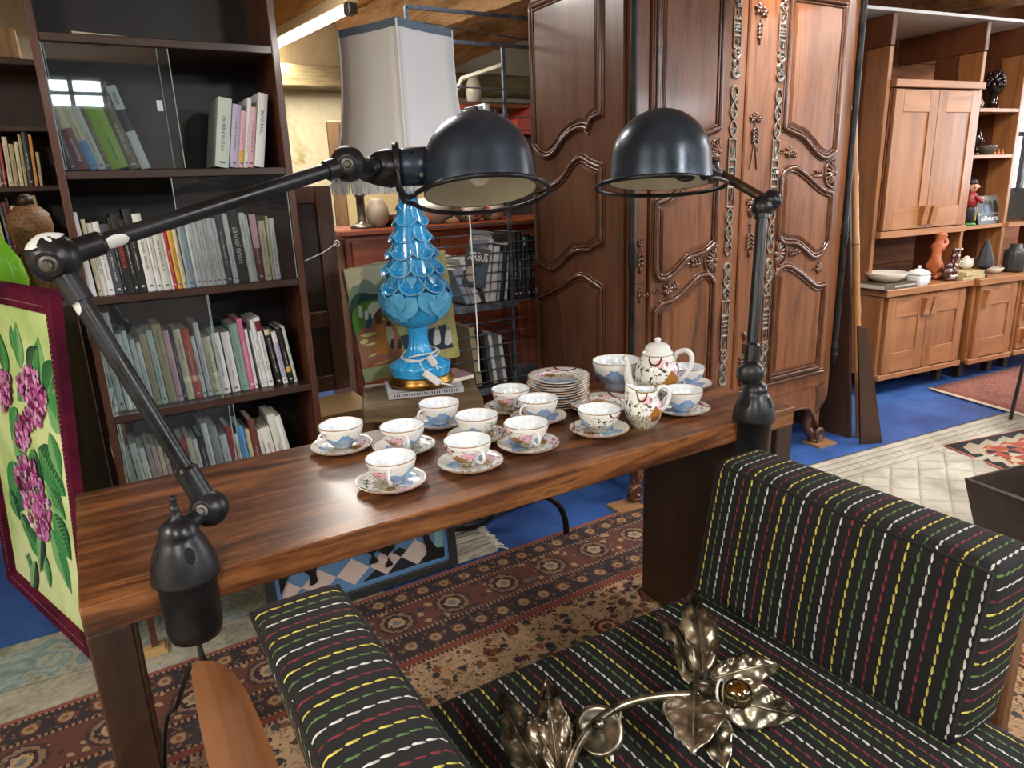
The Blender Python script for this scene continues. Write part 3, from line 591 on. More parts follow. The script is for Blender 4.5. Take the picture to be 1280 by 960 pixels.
# ------------------------------------------------------------------ the two clamp lamps
def dome_mb(R):
    prof = []; n = 14; sk = .20*2*R
    for i in range(n+1): a = pi/2*i/n; prof.append((R*.97*sin(a), sk+R*.97*cos(a)))
    prof[0] = (0, sk+R*.97); prof += [(R*.985, sk*.5), (R, 0.0), (R*1.0, -.003), (R*.985, -.003)]
    mo = MB().lathe(prof, 56, 0)
    ins = [(R*.98, -.002), (R*.965, sk*.5)]+[(R*.95*sin(pi/2*(n-i)/n), sk+R*.95*cos(pi/2*(n-i)/n)) for i in range(n+1)]; ins[-1] = (0, sk+R*.95)
    mo.lathe(ins, 56, 1); return mo
def arm_lamp(name, label, base, j1, j2, j3, head_c, head_up, R, neck, ring_gap, chips=()):
    """base: centre of the clamp cup at table level; j1..j3: ball joints; head_c: centre of the dome's rim"""
    L = thing(name, label, 'lamp', base)
    B = V(base)
    k = .0535; cup = [(0, .118), (.006, .116), (.0075, .108), (.007, .096), (.015, .092), (.027, .082), (.031, .068), (.0315, .062), (.034, .058), (.044, .038), (.051, .012), (k, -.004), (k, -.009), (.0455, -.012), (.0445, -.10), (.040, -.118), (.030, -.124), (0, -.124)]
    hs = obj('clamp_housing', MB().lathe(cup, 36), M_BLACKM, L)
    # dark rounded slots around the housing
    for a in (0.4, 1.9, 3.4, 4.9):
        dirv = V((cos(a), sin(a), .42)); p0 = V((cos(a)*.0415, sin(a)*.0415, .042)); mb = MB().ball((0, 0, 0), .011, 0, 14, frame(p0, dirv, (0, 0, 1)), (1.3, .75, .10)); obj('slot', mb, paint((9, 9, 10), .9, 0, 0, 0), hs)
    obj('finial', MB().lathe([(0, .133), (.0045, .131), (.0055, .125), (.0045, .116), (.007, .112), (0, .110)], 16), M_BLACKIRON, L)
    def seg(nm, a, b, r, sleeve=(.0, .0)):
        a, b = V(a), V(b); d = (b-a).normalized(); m = MB().tube([a, b], r, 18)
        if sleeve[0]: m.tube([a, a+d*sleeve[0]], r*1.35, 18); m.tube([a+d*sleeve[0], a+d*(sleeve[0]+.006)], [r*1.35, r*1.05], 18)
        if sleeve[1]: m.tube([b-d*sleeve[1], b], r*1.35, 18)
        return obj(nm, m, M_BLACKM, L, True)
    def joint(p, r, ax):
        M = frame(p, ax); m = MB().lathe([(0, -r*.8), (r*.55, -r*.78), (r*.8, -r*.62), (r*.97, -r*.25), (r, 0), (r*.97, r*.25), (r*.8, r*.62), (r*.55, r*.78), (r*.5, r*.84), (r*.3, r*.72), (0, r*.72)], 28, 0, M); o = obj('joint', m, M_BLACKM, L, True)
        m = MB().lathe([(0, r*1.02), (r*.16, r*1.02), (r*.2, r*.96), (r*.2, r*.7), (0, r*.7)], 8, 0, M, sm=False); m.lathe([(r*.22, r*.7), (r*.36, r*.72), (r*.36, r*.8), (r*.22, r*.82)], 20, 0, M); obj('bolt', m, M_STEEL, o, True)
        return o
    return L, seg, joint
ax1 = (EYE-dep(235, 690, 1.2)).normalized()
b1 = dep(233, 720, 1.165); b1.z = .815
L1, seg, joint = arm_lamp('clamp_lamp', 'black articulated clamp lamp at the left table end, dome hanging over the tea set', b1, 0, 0, 0, 0, 0, 0, 0, 0)
j1, j2, j3 = dep(262, 635, 1.2), dep(68, 322, 1.1), dep(435, 205, 1.4)
seg('swivel_post', b1+V((0, .0, .07)), j1, .014)
joint(j1, .0315, (EYE-j1).normalized()+RT*-.5-UP*.2)
seg('lower_arm', j1+(j2-j1).normalized()*.02, j2, .0142, (.055, .075))
J2 = joint(j2, .0385, (EYE-j2).normalized()-RT*.3-UP*.35)
seg('upper_arm', j2+(j3-j2).normalized()*.02, j3, .0142, (.05, .05))
joint(j3, .0345, (EYE-j3).normalized()-RT*.05)
# worn white paint on the elbow and on both arms
def chipmark(parent, c, n, xdir, w, h, seed):
    rn = random.Random(seed); M = frame(c, n, xdir); pts = []
    for i in range(18): a = 2*pi*i/18; q = rn.uniform(.65, 1.05); pts.append((w*q*cos(a), h*q*sin(a)))
    m = MB().prism(pts, -.003, .0006, 0, M); return obj('chipped_paint', m, M_CHIP, parent, True)
mb = MB(); c = j2; nn = (UP*.8-FW*.55-RT*.25).normalized()
Mj = frame(c, nn, RT); mb.lathe([(0, .0392), (.012, .0375), (.022, .0322), (.027, .028), (.0268, .0276), (.0, .030)], 20, 0, Mj, wob=lambda a, i: 1+.16*sin(3*a+1)+.1*sin(7*a)); o = obj('chipped_paint', mb, M_CHIP, J2, True)
for (px, py, d_, w, h, sd) in ((113, 372, 1.115, .018, .0055, 4), (145, 302, 1.145, .020, .0045, 6)):
    c = dep(px, py, d_)
    a = (j2-j1) if sd == 4 else (j3-j2); q = (j1 if sd == 4 else j2); ad = a.normalized(); base = q+ad*((c-q).dot(ad)); nn = (-FW*.75+(RT if sd == 4 else -UP)*(-.55 if sd == 4 else .6)); nn = (nn-ad*nn.dot(ad)).normalized()
    mb = MB(); M = frame(base, ad, nn); n = 10
    vs = []; fs = []
    for i in range(n+1):
        zz = -w+2*w*i/n; sp = .75*sqrt(max(0, 1-(zz/w)**2))+.05
        for k in range(6): an = -sp+2*sp*k/5; vs.append((.0147*cos(an), .0147*sin(an), zz))
    for i in range(n):
        for k in range(5): fs.append([i*6+k, i*6+k+1, i*6+7+k, i*6+6+k])
    mb.add(vs, fs, 0, True, None, M); obj('chipped_paint', mb, M_CHIP, L1, True)
# head 1
R1 = .126; hc = dep(601, 239, 1.575); up1 = camvec(-.096, -.995, .0).normalized(); left1 = camvec(-1, .12, -.12); left1 = (left1-up1*left1.dot(up1)).normalized()
Mh = frame(hc, up1, -left1)
hd = obj('dome_shade', dome_mb(R1), [M_DOME, M_ENAMEL], L1, True)
mbx = dome_mb(R1)
bpy.data.objects.remove(hd)
md = MB(); md.add(mbx.v, mbx.f, mbx.m, True, None, Mh); hd = obj('dome_shade', md, [M_DOME, M_ENAMEL], L1, True)
obj('light_bulb', MB().lathe([(0, .012), (.014, .016), (.026, .03), (.03, .045), (.026, .062), (.016, .08), (.014, .105), (0, .105)], 24, 0, Mh), M_BULB, hd, True)
nz = R1*.50; nb = hc+up1*nz
neck = MB()
Mn = frame(nb+left1*R1*.86, left1, up1)
neck.lathe([(.0, -.02), (.041, -.02), (.041, .055), (.0395, .062), (0, .062)], 32, 0, Mn)
nk = obj('neck', neck, M_DOME, L1, True)
obj('bolt', MB().ball((0, 0, 0), .006, 0, 12, frame(nb+left1*(R1*.86+.035)-FW*.034+UP*.022, -FW)), M_BLACKIRON, nk, True); obj('bolt', MB().ball((0, 0, 0), .006, 0, 12, frame(nb+left1*(R1*.86+.012)-FW*.032-UP*.028, -FW)), M_STEEL, nk, True)
fl0 = nb+left1*(R1*.86+.070)
obj('flange', MB().lathe([(0, -.009), (.050, -.008), (.054, -.004), (.054, .003), (.050, .007), (0, .008)], 36, 0, frame(fl0, left1, up1)), M_BLACKM, L1, True)
kn = fl0+left1*.045
mb = MB(); mb.tube([fl0, fl0+left1*.018, kn, kn+left1*.022, j3+(kn-j3)*.45, j3+(kn-j3)*.1], [.040, .042, .036, .026, .019, .018], 20); kb = obj('knuckle', mb, M_BLACKM, L1, True)
obj('bolt', MB().lathe([(0, .0), (.017, .0), (.017, .006), (.010, .009), (.0, .009)], 20, 0, frame(kn-FW*.034-UP*.004, -FW)).lathe([(0, .0), (.007, .0), (.007, .016), (0, .016)], 6, 0, frame(kn-FW*.034-UP*.004, -FW), sm=False), M_BLACKIRON, kb, True)
def guard(hc, up, lft, R, drop, a_gap, attach_dir, mat, par, tail):
    # wire guard circling the rim, both ends swept up towards the neck
    Mg = frame(hc-up*drop, up, lft); N = 60; pts = []
    for i in range(N+1):
        a = a_gap+(2*pi-2*a_gap)*i/N; pts.append(Mg @ V((R*cos(a), R*sin(a), 0)))
    s, e = pts[0], pts[-1]
    A = [V(q) for q in tail]
    ts, te = (pts[0]-pts[1]).normalized(), (pts[-1]-pts[-2]).normalized()
    pre = bez(A[0], A[0]-up*.06, s+ts*.05, s, 14)[:-1]; post = bez(e, e+te*.05, A[1]-up*.06, A[1], 14)[1:]
    return obj('guard_ring', MB().tube(pre+pts+post, .0052, 12), mat, par, True)
guard(hc, up1, left1, R1*1.2, .010, .28, left1, M_BLACKM, L1, (fl0-up1*.02+up1.cross(left1)*.045, fl0-up1*.02-up1.cross(left1)*.045))
# cable below the clamp
cb = V(b1)-V((0, 0, .12))
pts = catmull([cb, cb+V((.0, -.005, -.07)), dep(240, 830, 1.2), dep(222, 880, 1.25), dep(205, 940, 1.3), V((-.10, 1.02, .015)), V((-.3, .9, .015))], 8)
obj('cable', MB().tube(pts, .0042, 8).tube(catmull([cb, cb+V((.004, -.006, -.05)), cb+V((.02, -.01, -.10)), cb+V((.012, 0, -.13))], 5), .0035, 8), M_CORDB, L1, True)
# lamp two
b2 = dep(942, 524, 1.815); b2.z = .815
L2, seg, joint = arm_lamp('clamp_lamp', 'black articulated clamp lamp at the right table end in front of the wardrobe', b2, 0, 0, 0, 0, 0, 0, 0, 0)
k1, k2, k3 = dep(938, 466, 1.80), dep(958, 250, 1.78), dep(893, 213, 1.86)
seg('swivel_post', b2+V((0, 0, .06)), k1, .016)
joint(k1, .0345, (EYE-k1).normalized()*-1)
top = k2+(k1-k2).normalized()*.012-RT*.008
seg('lower_arm', k1, top, .0145, (.07, .035))
joint(top-UP*.004, .028, FW+RT*.2)
joint(k2+RT*.012-UP*.002, .027, RT*.9+UP*.1-FW*.3)
m = MB().tube([k2, k3], .0118, 18); obj('upper_arm', m, metalmat('bronze_tube', (92, 78, 66), (140, 124, 108), .22, 5, .9), L2, True)
R2 = .129; hc2 = dep(825.5, 227, 1.80); up2 = camvec(-.005, -.986, -.115).normalized(); rt2 = camvec(.8, -.1, .55); rt2 = (rt2-up2*rt2.dot(up2)).normalized()
Mh2 = frame(hc2, up2, rt2)
md = MB(); md.add(mbx.v, mbx.f, mbx.m, True, None, Mh2 @ Mx.Scale(R2/R1, 4)); hd2 = obj('dome_shade', md, [M_DOME, M_ENAMEL], L2, True)
obj('light_bulb', MB().lathe([(0, .022), (.014, .026), (.026, .04), (.03, .055), (.026, .072), (.016, .09), (.014, .105), (0, .105)], 24, 0, Mh2), M_BULB, hd2, True)
q = dep(889, 214, 1.83)
obj('flange', MB().lathe([(0, -.012), (.03, -.012), (.03, .0), (.026, .008), (.018, .012), (.016, .026), (0, .026)], 24, 0, frame(q, (k2-k3).normalized())), M_BLACKM, L2, True)
fr = camvec(.42, .02, -.9); fr = (fr-up2*fr.dot(up2)).normalized()
Mg = frame(hc2-up2*.012, up2, fr); N = 60; pts = []
for i in range(N+1):
    a = .22+(2*pi-.44)*i/N; pts.append(Mg @ V((R2*1.26*cos(a), R2*1.26*sin(a), 0)))
side = up2.cross(fr)
inn = [hc2+fr*R2*.93+side*.05-up2*.004, hc2+fr*R2*.93-side*.05-up2*.004]
s0, e0 = pts[0], pts[-1]
pre = bez(inn[0], inn[0]+fr*.03-up2*.03, s0+(s0-pts[1]).normalized()*.03, s0, 10)[:-1]; post = bez(e0, e0+(e0-pts[-2]).normalized()*.03, inn[1]+fr*.03-up2*.03, inn[1], 10)[1:]
obj('guard_ring', MB().tube(pre+pts+post, .0054, 12), M_BLACKM, L2, True)
cb = V(b2)-V((0, 0, .12))
obj('cable', MB().tube([cb, cb-V((0, 0, .3)), cb+V((.02, -.05, -.69))], .0035, 8), M_CORDB, L2, True)
# ------------------------------------------------------------------ stool, books and the blue ceramic lamp
STZ = .65; a = (onZ(601, 498, STZ)-onZ(456, 511, STZ)); ang = atan2(a.y, a.x)
sc = onZ(456, 511, STZ); t = thing('stool', 'weathered wooden stool behind the table carrying the blue lamp', 'stool', (sc.x, sc.y, 0), ang)
SWd = a.length
obj('seat_board', MB().box(-.01, SWd+.01, .0, .34, STZ-.06, STZ, b=.006), M_OLDW, t)
obj('pedestal', MB().box(SWd*.5-.15, SWd*.5-.08, .13, .21, .045, STZ-.06, b=.003), M_OLDW, t); obj('foot', MB().box(SWd*.5-.24, SWd*.5+.02, .12, .22, .004, .045, b=.004), M_OLDW, t)
def rotz(p, c, a): p = V(p)-V(c); return V((p.x*cos(a)-p.y*sin(a), p.x*sin(a)+p.y*cos(a), p.z))+V(c)
M_COVER = paint((196, 196, 204), .4, 0, 0, .2); M_COVERP = paint((150, 110, 124), .4)
bk = thing('magazine', 'grey paperback magazine lying under the blue lamp, spine towards the table', 'magazine', (0, 0, 0))
pl = onZ(486, 499, STZ+.005); pr_ = onZ(580, 489, STZ+.005); an2 = atan2(pr_.y-pl.y, pr_.x-pl.x); bk.location = (pl.x, pl.y, STZ+.001); bk.rotation_euler = (0, 0, an2); ROOTM[bk.name] = Mx.Translation(V((pl.x, pl.y, STZ+.001))) @ Mx.Rotation(an2, 4, 'Z'); wl_ = (pr_-pl).length
obj('cover', MB().box(0, wl_, 0, .19, 0, .003, b=.001).box(0, wl_, 0, .19, .022, .025, b=.001).box(0, wl_, 0, .003, 0, .025, b=.001), M_COVER, bk)
obj('pages', MB().box(.002, wl_-.002, .003, .187, .003, .022, b=.001), M_PAGES, bk)
m = MB(); rn = random.Random(5)
for i in range(26): x = .02+i*(wl_-.04)/26; m.box(x, x+.004, -.0006, .0003, .006+rn.uniform(0, .003), .017, b=.0002)
for i in range(8): x = .02+rn.uniform(0, wl_-.08); y = .02+rn.uniform(0, .05); m.box(x, x+.04, y, y+.012, .0245, .0256, b=.0002)
obj('printed_marks', m, M_INK, bk)
ob_ = thing('open_magazine', 'white open magazine sticking out beside the gilt lamp foot', 'magazine', (pl.x, pl.y, STZ+.027), an2)
w0 = wl_*.62
obj('pages', MB().prism([(w0, .02), (wl_+.06, .10), (wl_+.01, .23), (w0-.08, .18)], 0, .014), M_PAGES, ob_)
obj('cover', MB().prism([(w0, .02), (wl_+.06, .10), (wl_+.01, .23), (w0-.08, .18)], .0142, .0156), M_COVERP, ob_)
# the lamp: gilt base, ribbed foot, bowl, leaf collar, cone of calla lilies
BX = onZ(527, 478, STZ+.027); LZ = STZ+.027
BL = thing('table_lamp', 'turquoise ceramic lamp of calla lilies with white fringed shade', 'lamp', (BX.x, BX.y, LZ), 0); LK = ((BX-EYE).dot(FW))/2.44; BL.scale = (LK, LK, LK)
M_BLUEC = paint((52, 168, 232), .14, 0, .5, .06); M_BLUEP = paint((150, 206, 236), .2, 0, .3, .05); M_BLUEL = paint((96, 188, 236), .18, 0, .4, .1)
obj('gilt_foot', MB().lathe([(0, 0), (.108, 0), (.113, .008), (.112, .018), (.106, .026), (.107, .032), (.103, .036), (0, .036)], 44), M_GOLD, BL)
rib = lambda a, i: 1+.09*abs(sin(9*a+i*.25)) if 4 <= i <= 11 else 1
obj('foot', MB().lathe([(0, .036), (.100, .036), (.101, .040), (.101, .062), (.098, .068), (.075, .080), (.052, .096), (.038, .116), (.031, .14), (.029, .165), (.033, .19), (.040, .20), (0, .20)], 120, 0, wob=rib), M_BLUEC, BL)
obj('bowl', MB().lathe([(0, .196), (.040, .198), (.062, .206), (.086, .225), (.102, .252), (.108, .285), (.104, .31), (.09, .33), (0, .33)], 120, 0, wob=lambda a, i: 1+.06*abs(sin(8*(a+i*.10)))-.03), M_BLUEC, BL)
obj('core', MB().lathe([(0, .30), (.092, .30), (.084, .38), (.066, .46), (.046, .55), (.030, .61), (.030, .625), (0, .625)], 32), M_BLUEC, BL)
def leaf_mb(Lg, Wd, curl=.25, rib=.006, th=.004, nu=12, nv=6, fold=.3):
    """a pointed leaf along +x from the origin, z up"""
    m = MB(); vs = []; fs = []
    for k in (0, 1):
        for i in range(nu+1):
            s = i/nu; w = Wd*(sin(pi*min(1, s**.75*.97+.03))**.9)*(1-.15*s)
            for j in range(-nv, nv+1):
                q = j/nv; y = w*q; z = Lg*curl*(s*s)-fold*abs(y)*(-1)*.5+rib*sin(s*26+abs(q)*5)*(abs(q) > .01)*.5*(1-s*.5)
                vs.append((Lg*s, y, z-(th if k else 0)))
    r = 2*nv+1; n1 = (nu+1)*r
    for k in (0, 1):
        for i in range(nu):
            for j in range(2*nv): fs.append([k*n1+i*r+j, k*n1+i*r+j+1, k*n1+(i+1)*r+j+1, k*n1+(i+1)*r+j])
    for i in range(nu): fs.append([i*r, (i+1)*r, n1+(i+1)*r, n1+i*r]); fs.append([i*r+r-1, (i+1)*r+r-1, n1+(i+1)*r+r-1, n1+i*r+r-1])
    m.add(vs, fs, 0, True); return m
lf = leaf_mb(.100, .031, -.30, .003, .004)
leaf0 = None
def inst(src, name, mb, mat, par, M):
    if src is None:
        o = obj(name, mb, mat, par); 
    else: o = src.copy(); COL.objects.link(o); o.parent = par
    o.matrix_local = M; return o
for ring, (z, r, n, off) in enumerate(((.272, .109, 9, 0), (.285, .112, 9, .35))):
    for k in range(n):
        a = 2*pi*k/n+off; M = Mx.Translation(V((r*cos(a), r*sin(a), z+.028))) @ Mx.Rotation(a+(.5 if k % 2 else -.5), 4, 'Z') @ Mx.Rotation(radians(38), 4, 'Y') @ Mx.Rotation(pi/2*0, 4, 'X')
        # leaves lie along the bowl: point sideways and down
        M = Mx.Translation(V((r*cos(a), r*sin(a), z+.020))) @ Mx.Rotation(a, 4, 'Z') @ Mx.Rotation(pi/2, 4, 'Y') @ Mx.Rotation(.6 if (k+ring) % 2 else -.6, 4, 'Z') @ Mx.Translation(V((-.02, 0, .006)))
        leaf0 = inst(leaf0, 'leaf', lf, M_BLUEL, BL, M) if leaf0 is None else (inst(leaf0, 'leaf', lf, M_BLUEL, BL, M), leaf0)[1]
# calla: a rolled funnel with a pointed back lip
def calla_mb(s=1.0):
    m = MB(); nt = 22; nz = 8; vs = []; fs = []
    for k in (0, 1):
        for i in range(nz+1):
            q = i/nz
            for j in range(nt):
                a = 2*pi*j/nt; back = max(0, cos(a))
                r = .005+.024*q**1.4; tip = max(0, cos(a))**9
                x = r*cos(a)*(.78)+.034*q*q*tip-.003*q; y = r*sin(a)*(1.12-.3*tip*q)
                z = -.046*(1-q)+q*q*(-.003*cos(a)-.010*sin(a)**2*back-.004*tip)
                if k: x, y = x*.86, y*.86
                vs.append((x*s, y*s, z*s))
    n1 = (nz+1)*nt
    for k in (0, 1):
        for i in range(nz):
            for j in range(nt): fs.append([k*n1+i*nt+j, k*n1+i*nt+(j+1) % nt, k*n1+(i+1)*nt+(j+1) % nt, k*n1+(i+1)*nt+j])
    for j in range(nt): fs.append([nz*nt+j, nz*nt+(j+1) % nt, n1+nz*nt+(j+1) % nt, n1+nz*nt+j])
    m.add(vs, fs, 0, True); m.tube([vs[nz*nt+j] for j in range(nt)], .0014, 5, 1, True); m.tube([(-.002*s, 0, -.03*s), (-.004*s, 0, .002*s)], [.0035*s, .0028*s], 8, 1); return m
cal = calla_mb(1.0); c0 = None; sp0 = None
spear = leaf_mb(.082, .02, -.10, .0012, .003, 10, 4)
rows = [(.345, .101, 8, 1.25), (.400, .090, 8, 1.2), (.452, .074, 7, 1.15), (.503, .059, 6, 1.1), (.553, .045, 5, 1.05), (.598, .032, 4, .95)]
for ri, (z, r, n, s) in enumerate(rows):
    for k in range(n):
        a = 2*pi*(k+.5*(ri % 2))/n+.3
        # funnel axis leans outward; its pointed lip is on the inner, upper side
        M = Mx.Translation(V((r*cos(a), r*sin(a), z))) @ Mx.Rotation(a+pi, 4, 'Z') @ Mx.Rotation(radians(-66), 4, 'Y') @ Mx.Scale(s*.98, 4)
        o = inst(c0, 'calla_flower', cal, [M_BLUEC, M_BLUEP], BL, M); c0 = c0 or o
        if ri < 5:
            a2 = a+pi/n; M = Mx.Translation(V(((r+.004)*cos(a2), (r+.004)*sin(a2), z-.055))) @ Mx.Rotation(a2+pi, 4, 'Z') @ Mx.Rotation(radians(-74), 4, 'Y') @ Mx.Scale(.95, 4)
            o = inst(sp0, 'spear_leaf', spear, M_BLUEL, BL, M); sp0 = sp0 or o
m = MB()
for k in range(11):
    a = 2*pi*k/11; m.add(*(lambda w: ([(.026*cos(a-w), .026*sin(a-w), .612), (.026*cos(a+w), .026*sin(a+w), .612), (.036*cos(a), .036*sin(a), .65), (.023*cos(a-w), .023*sin(a-w), .612), (.023*cos(a+w), .023*sin(a+w), .612)], [[0, 1, 2], [3, 2, 4], [0, 2, 3], [1, 4, 2]]))(.24), 0)
obj('crown', m, M_BLUEC, BL)
obj('lamp_rod', MB().tube([(0, 0, .60), (0, 0, .80)], .006, 10).lathe([(0, .70), (.018, .70), (.018, .75), (0, .75)], 16), M_BRASS, BL)
# shade: square, concave sides, one corner towards the viewer
SZ0, SZ1 = .672, 1.105; az = atan2(EYE.y-BX.y, EYE.x-BX.x)+.02
prof = [(0, .232), (.1, .218), (.22, .202), (.36, .188), (.52, .178), (.7, .172), (.85, .170), (1, .1705)]
def shade_pt(c, t, f=1.0):
    for (t0, r0), (t1, r1) in zip(prof, prof[1:]):
        if t <= t1: r = r0+(r1-r0)*(t-t0)/(t1-t0); break
    a = az+c*pi/2; return V((r*f*cos(a), r*f*sin(a), SZ0+(SZ1-SZ0)*t))
m = MB(); vs = []; fs = []; NT = 14; NS = 6
for k in (1.0, .985):
    for i in range(NT+1):
        for c in range(4):
            for j in range(NS):
                q = j/NS; p = shade_pt(c, i/NT, k)*(1-q)+shade_pt(c+1, i/NT, k)*q; ctr = V((0, 0, p.z)); bulge = 1-.05*sin(pi*q); vs.append(ctr+(p-ctr)*bulge)
rN = 4*NS; n1 = (NT+1)*rN
for k in (0, 1):
    for i in range(NT):
        for j in range(rN): fs.append([k*n1+i*rN+j, k*n1+i*rN+(j+1) % rN, k*n1+(i+1)*rN+(j+1) % rN, k*n1+(i+1)*rN+j])
for i in (0, NT):
    for j in range(rN): fs.append([i*rN+j, i*rN+(j+1) % rN, n1+i*rN+(j+1) % rN, n1+i*rN+j])
m.add(vs, fs, 0, True)
g = G('shade_silk'); n = g.noise(g.map(g.ob, (20, 20, 60), (0, .6, 0)), 3, 3); g.b.inputs['Transmission Weight'].default_value = 0; M_SILK = g.fin(g.ramp(n, [(.3, C(224, 227, 232)), (.7, C(228, 231, 236))]), .7)
sh = obj('shade', m, M_SILK, BL)
M_TRIM = paint((104, 122, 146), .7); M_FRINGE = paint((212, 222, 228), .8, 0, 0, .15); M_BRAID = paint((222, 226, 226), .8); M_BRAIDB = paint((70, 110, 160), .8)
def ringband(t, h, out, rnds=NS):
    pts = []
    for c in range(4):
        for j in range(NS):
            q = j/NS; p = shade_pt(c, t)*(1-q)+shade_pt(c+1, t)*q; ctr = V((0, 0, p.z)); pts.append(ctr+(p-ctr)*(1-.05*sin(pi*q))*out)
    return pts
def bandmesh(pts, h, out=1.012):
    m = MB(); n = len(pts); vs = []
    for f in (1.0, out):
        for z in (-h/2, h/2):
            for p in pts: vs.append((p.x*f, p.y*f, p.z+z))
    fs = []
    for j in range(n):
        k = (j+1) % n; fs += [[j, k, n+k, n+j], [2*n+j, 2*n+k, 3*n+k, 3*n+j], [n+j, n+k, 3*n+k, 3*n+j], [j, k, 2*n+k, 2*n+j]]
    m.add(vs, fs); return m
obj('top_trim', bandmesh(ringband(.982, 0, 1.0), .022), M_TRIM, sh)
for c in range(4): obj('corner_piping', MB().tube([shade_pt(c, i/NT)*1.0 for i in range(NT+1)], .003, 8), M_TRIM if 0 else M_SILK, sh)
obj('braid', bandmesh(ringband(.012, 0, 1.0), .024, 1.015), M_BRAID, sh)
bp = ringband(.012, 0, 1.02); m = MB(); fr_ = MB()
P4 = []
for j in range(len(bp)):
    a, b = bp[j], bp[(j+1) % len(bp)]
    for k in range(5): P4.append((a*(1-k/5)+b*(k/5), (b-a).normalized()))
for i, (p, d) in enumerate(P4):
    if i % 2 == 0: m.ball(p, .0062, 0, 8, None, (1, 1, .9)) if 0 else m.add([p+d*.006, p+V((0, 0, .006)), p-d*.006, p-V((0, 0, .006)), p+V((p.x, p.y, 0)).normalized()*.004], [[0, 1, 4], [1, 2, 4], [2, 3, 4], [3, 0, 4]])
    rn = random.Random(i)
    for k in range(3):
        q = p+d*(k*.0033-.003); o_ = V((p.x, p.y, 0)).normalized(); l = .043+rn.uniform(-.004, .006); s = V((d.x*.0014, d.y*.0014, 0)); dz = V((o_.x*rn.uniform(-.004, .004), o_.y*rn.uniform(-.004, .004), -l)); z0 = V((0, 0, -.010))
        fr_.add([q-s+z0, q+s+z0, q+s+dz, q-s+dz, q+z0+o_*.0012, q+dz+o_*.0012], [[0, 1, 2, 3], [0, 4, 5, 3], [4, 1, 2, 5]])
obj('braid_beads', m, M_BRAIDB, sh); obj('fringe', fr_, M_FRINGE, sh)
# white flex wound round the foot, with switch and plug
cp = []
for i in range(40): a = az-.6+i*.42; r = .066+.008*sin(i*.9)-.001*(i % 5); cp.append((r*cos(a), r*sin(a), .103+.012*sin(i*.35)+.004*sin(i*1.1)))
fx = camvec(1, 0, 0); side_ = V((fx.x, fx.y, 0)).normalized(); fr2 = V((EYE.x-BX.x, EYE.y-BX.y, 0)).normalized()
sw = fr2*.118+side_*.035+V((0, 0, .045))
e1 = fr2*.06+side_*-.01+V((0, 0, .098))
line = catmull(cp, 3)
c1 = obj('flex', MB().tube(line, .0028, 8).tube(bez(cp[-1], e1, fr2*.11+side_*.0+V((0, 0, .075)), sw, 12), .0028, 8).tube(bez(sw, sw+side_*.03-V((0, 0, .03)), fr2*.13+side_*.09+V((0, 0, .03)), fr2*.10+side_*.10+V((0, 0, .01)), 12), .0028, 8), M_CORDW, BL)
obj('switch', MB().box(-.032, .032, -.012, .012, -.007, .007, b=.006, M=frame(sw, fr2+V((0, 0, .5)), side_-V((0, 0, .9)))), M_WHITEP, BL)
pg = fr2*.085+side_*.04+V((0, 0, .095))
obj('plug', MB().box(-.02, .02, -.011, .011, -.008, .008, b=.005, M=frame(pg, fr2, side_*.6-V((0, 0, 1)))).tube([pg+(side_*.6-V((0, 0, 1))).normalized()*.02, pg+(side_*.6-V((0, 0, 1))).normalized()*.034], .003, 8), M_WHITEP, BL)
PCD = (BX-EYE).dot(FW); obj('pull_cord', MB().tube([(dep(x_, y_, PCD+.02)-V((BX.x, BX.y, LZ)))/LK for x_, y_ in ((586, 255), (591, 330), (596, 400), (599, 464))], .0025, 8), M_CORDW, BL)
# ------------------------------------------------------------------ tall dark bookcase
BY, BX0, BX1, BD = 2.29, -.008, .612, .30
SH = [.16, .455, .797, 1.146, 1.486, 1.826, 2.16]   # undersides+thickness: top faces
t = thing('bookcase', 'tall narrow dark bookcase with sliding glass panes and brown shelf edges', 'bookcase', (BX0, BY, 0))
w = BX1-BX0
obj('side_panel', MB().box(0, .02, 0, BD, .10, 2.2, b=.002), M_BCASE, t); obj('side_panel', MB().box(w-.02, w, 0, BD, .10, 2.2, b=.002), M_BCASE, t)
for z in SH: obj('shelf', MB().box(.0203, w-.0203, .003, BD-.012, z-.022, z, b=.002), M_BSHELF, t)
obj('back_panel', MB().box(.02, w-.02, BD-.012, BD-.002, .14, 2.18, b=0), M_BBACK, t)
obj('top_board', MB().box(0, w, 0, BD, 2.2, 2.222, b=.002), M_BCASE, t)
for x in (.0, w-.02):
    obj('foot', MB().box(x, x+.02, .01, .05, .022, .10, b=.001), M_BCASE, t); obj('foot', MB().box(x, x+.02, BD-.05, BD-.01, .022, .10, b=.001), M_BCASE, t)
# sliding panes: (shelf below, x from, x to)
def pane(z0, z1, x0, x1, y=.004, pull=None):
    p = obj('glass_pane', MB().box(x0, x1, y, y+.004, z0+.002, z1-.024, b=.0004), M_GLASS, t)
    for x in (x0, x1): obj('pane_edge', MB().box(x-.001, x+.001, y-.0005, y+.0045, z0+.002, z1-.024, b=.0003), M_GEDGE, p)
    if pull: obj('finger_pull', MB().box(pull[0]-.0075, pull[0]+.0075, y-.002, y-.0004, pull[1]-.014, pull[1]+.014, b=.0009), paint((206, 216, 222), .2), p)
px = lambda x, y: onY(x, y, BY).x-BX0
pane(1.486, 1.826, .021, px(232, 209), pull=(px(200, 132), onY(200, 132, BY).z))
pane(1.486, 1.826, .021+.005, px(219, 209), .012)
pane(1.146, 1.486, px(236, 360), w-.024)
pane(.797, 1.146, .021, px(280, 495), .012)
pane(.797, 1.146, .021, px(278, 495), .004)
pane(.455, .797, .024, px(300, 560), .012); pane(.455, .797, .03, px(294, 560), .004)
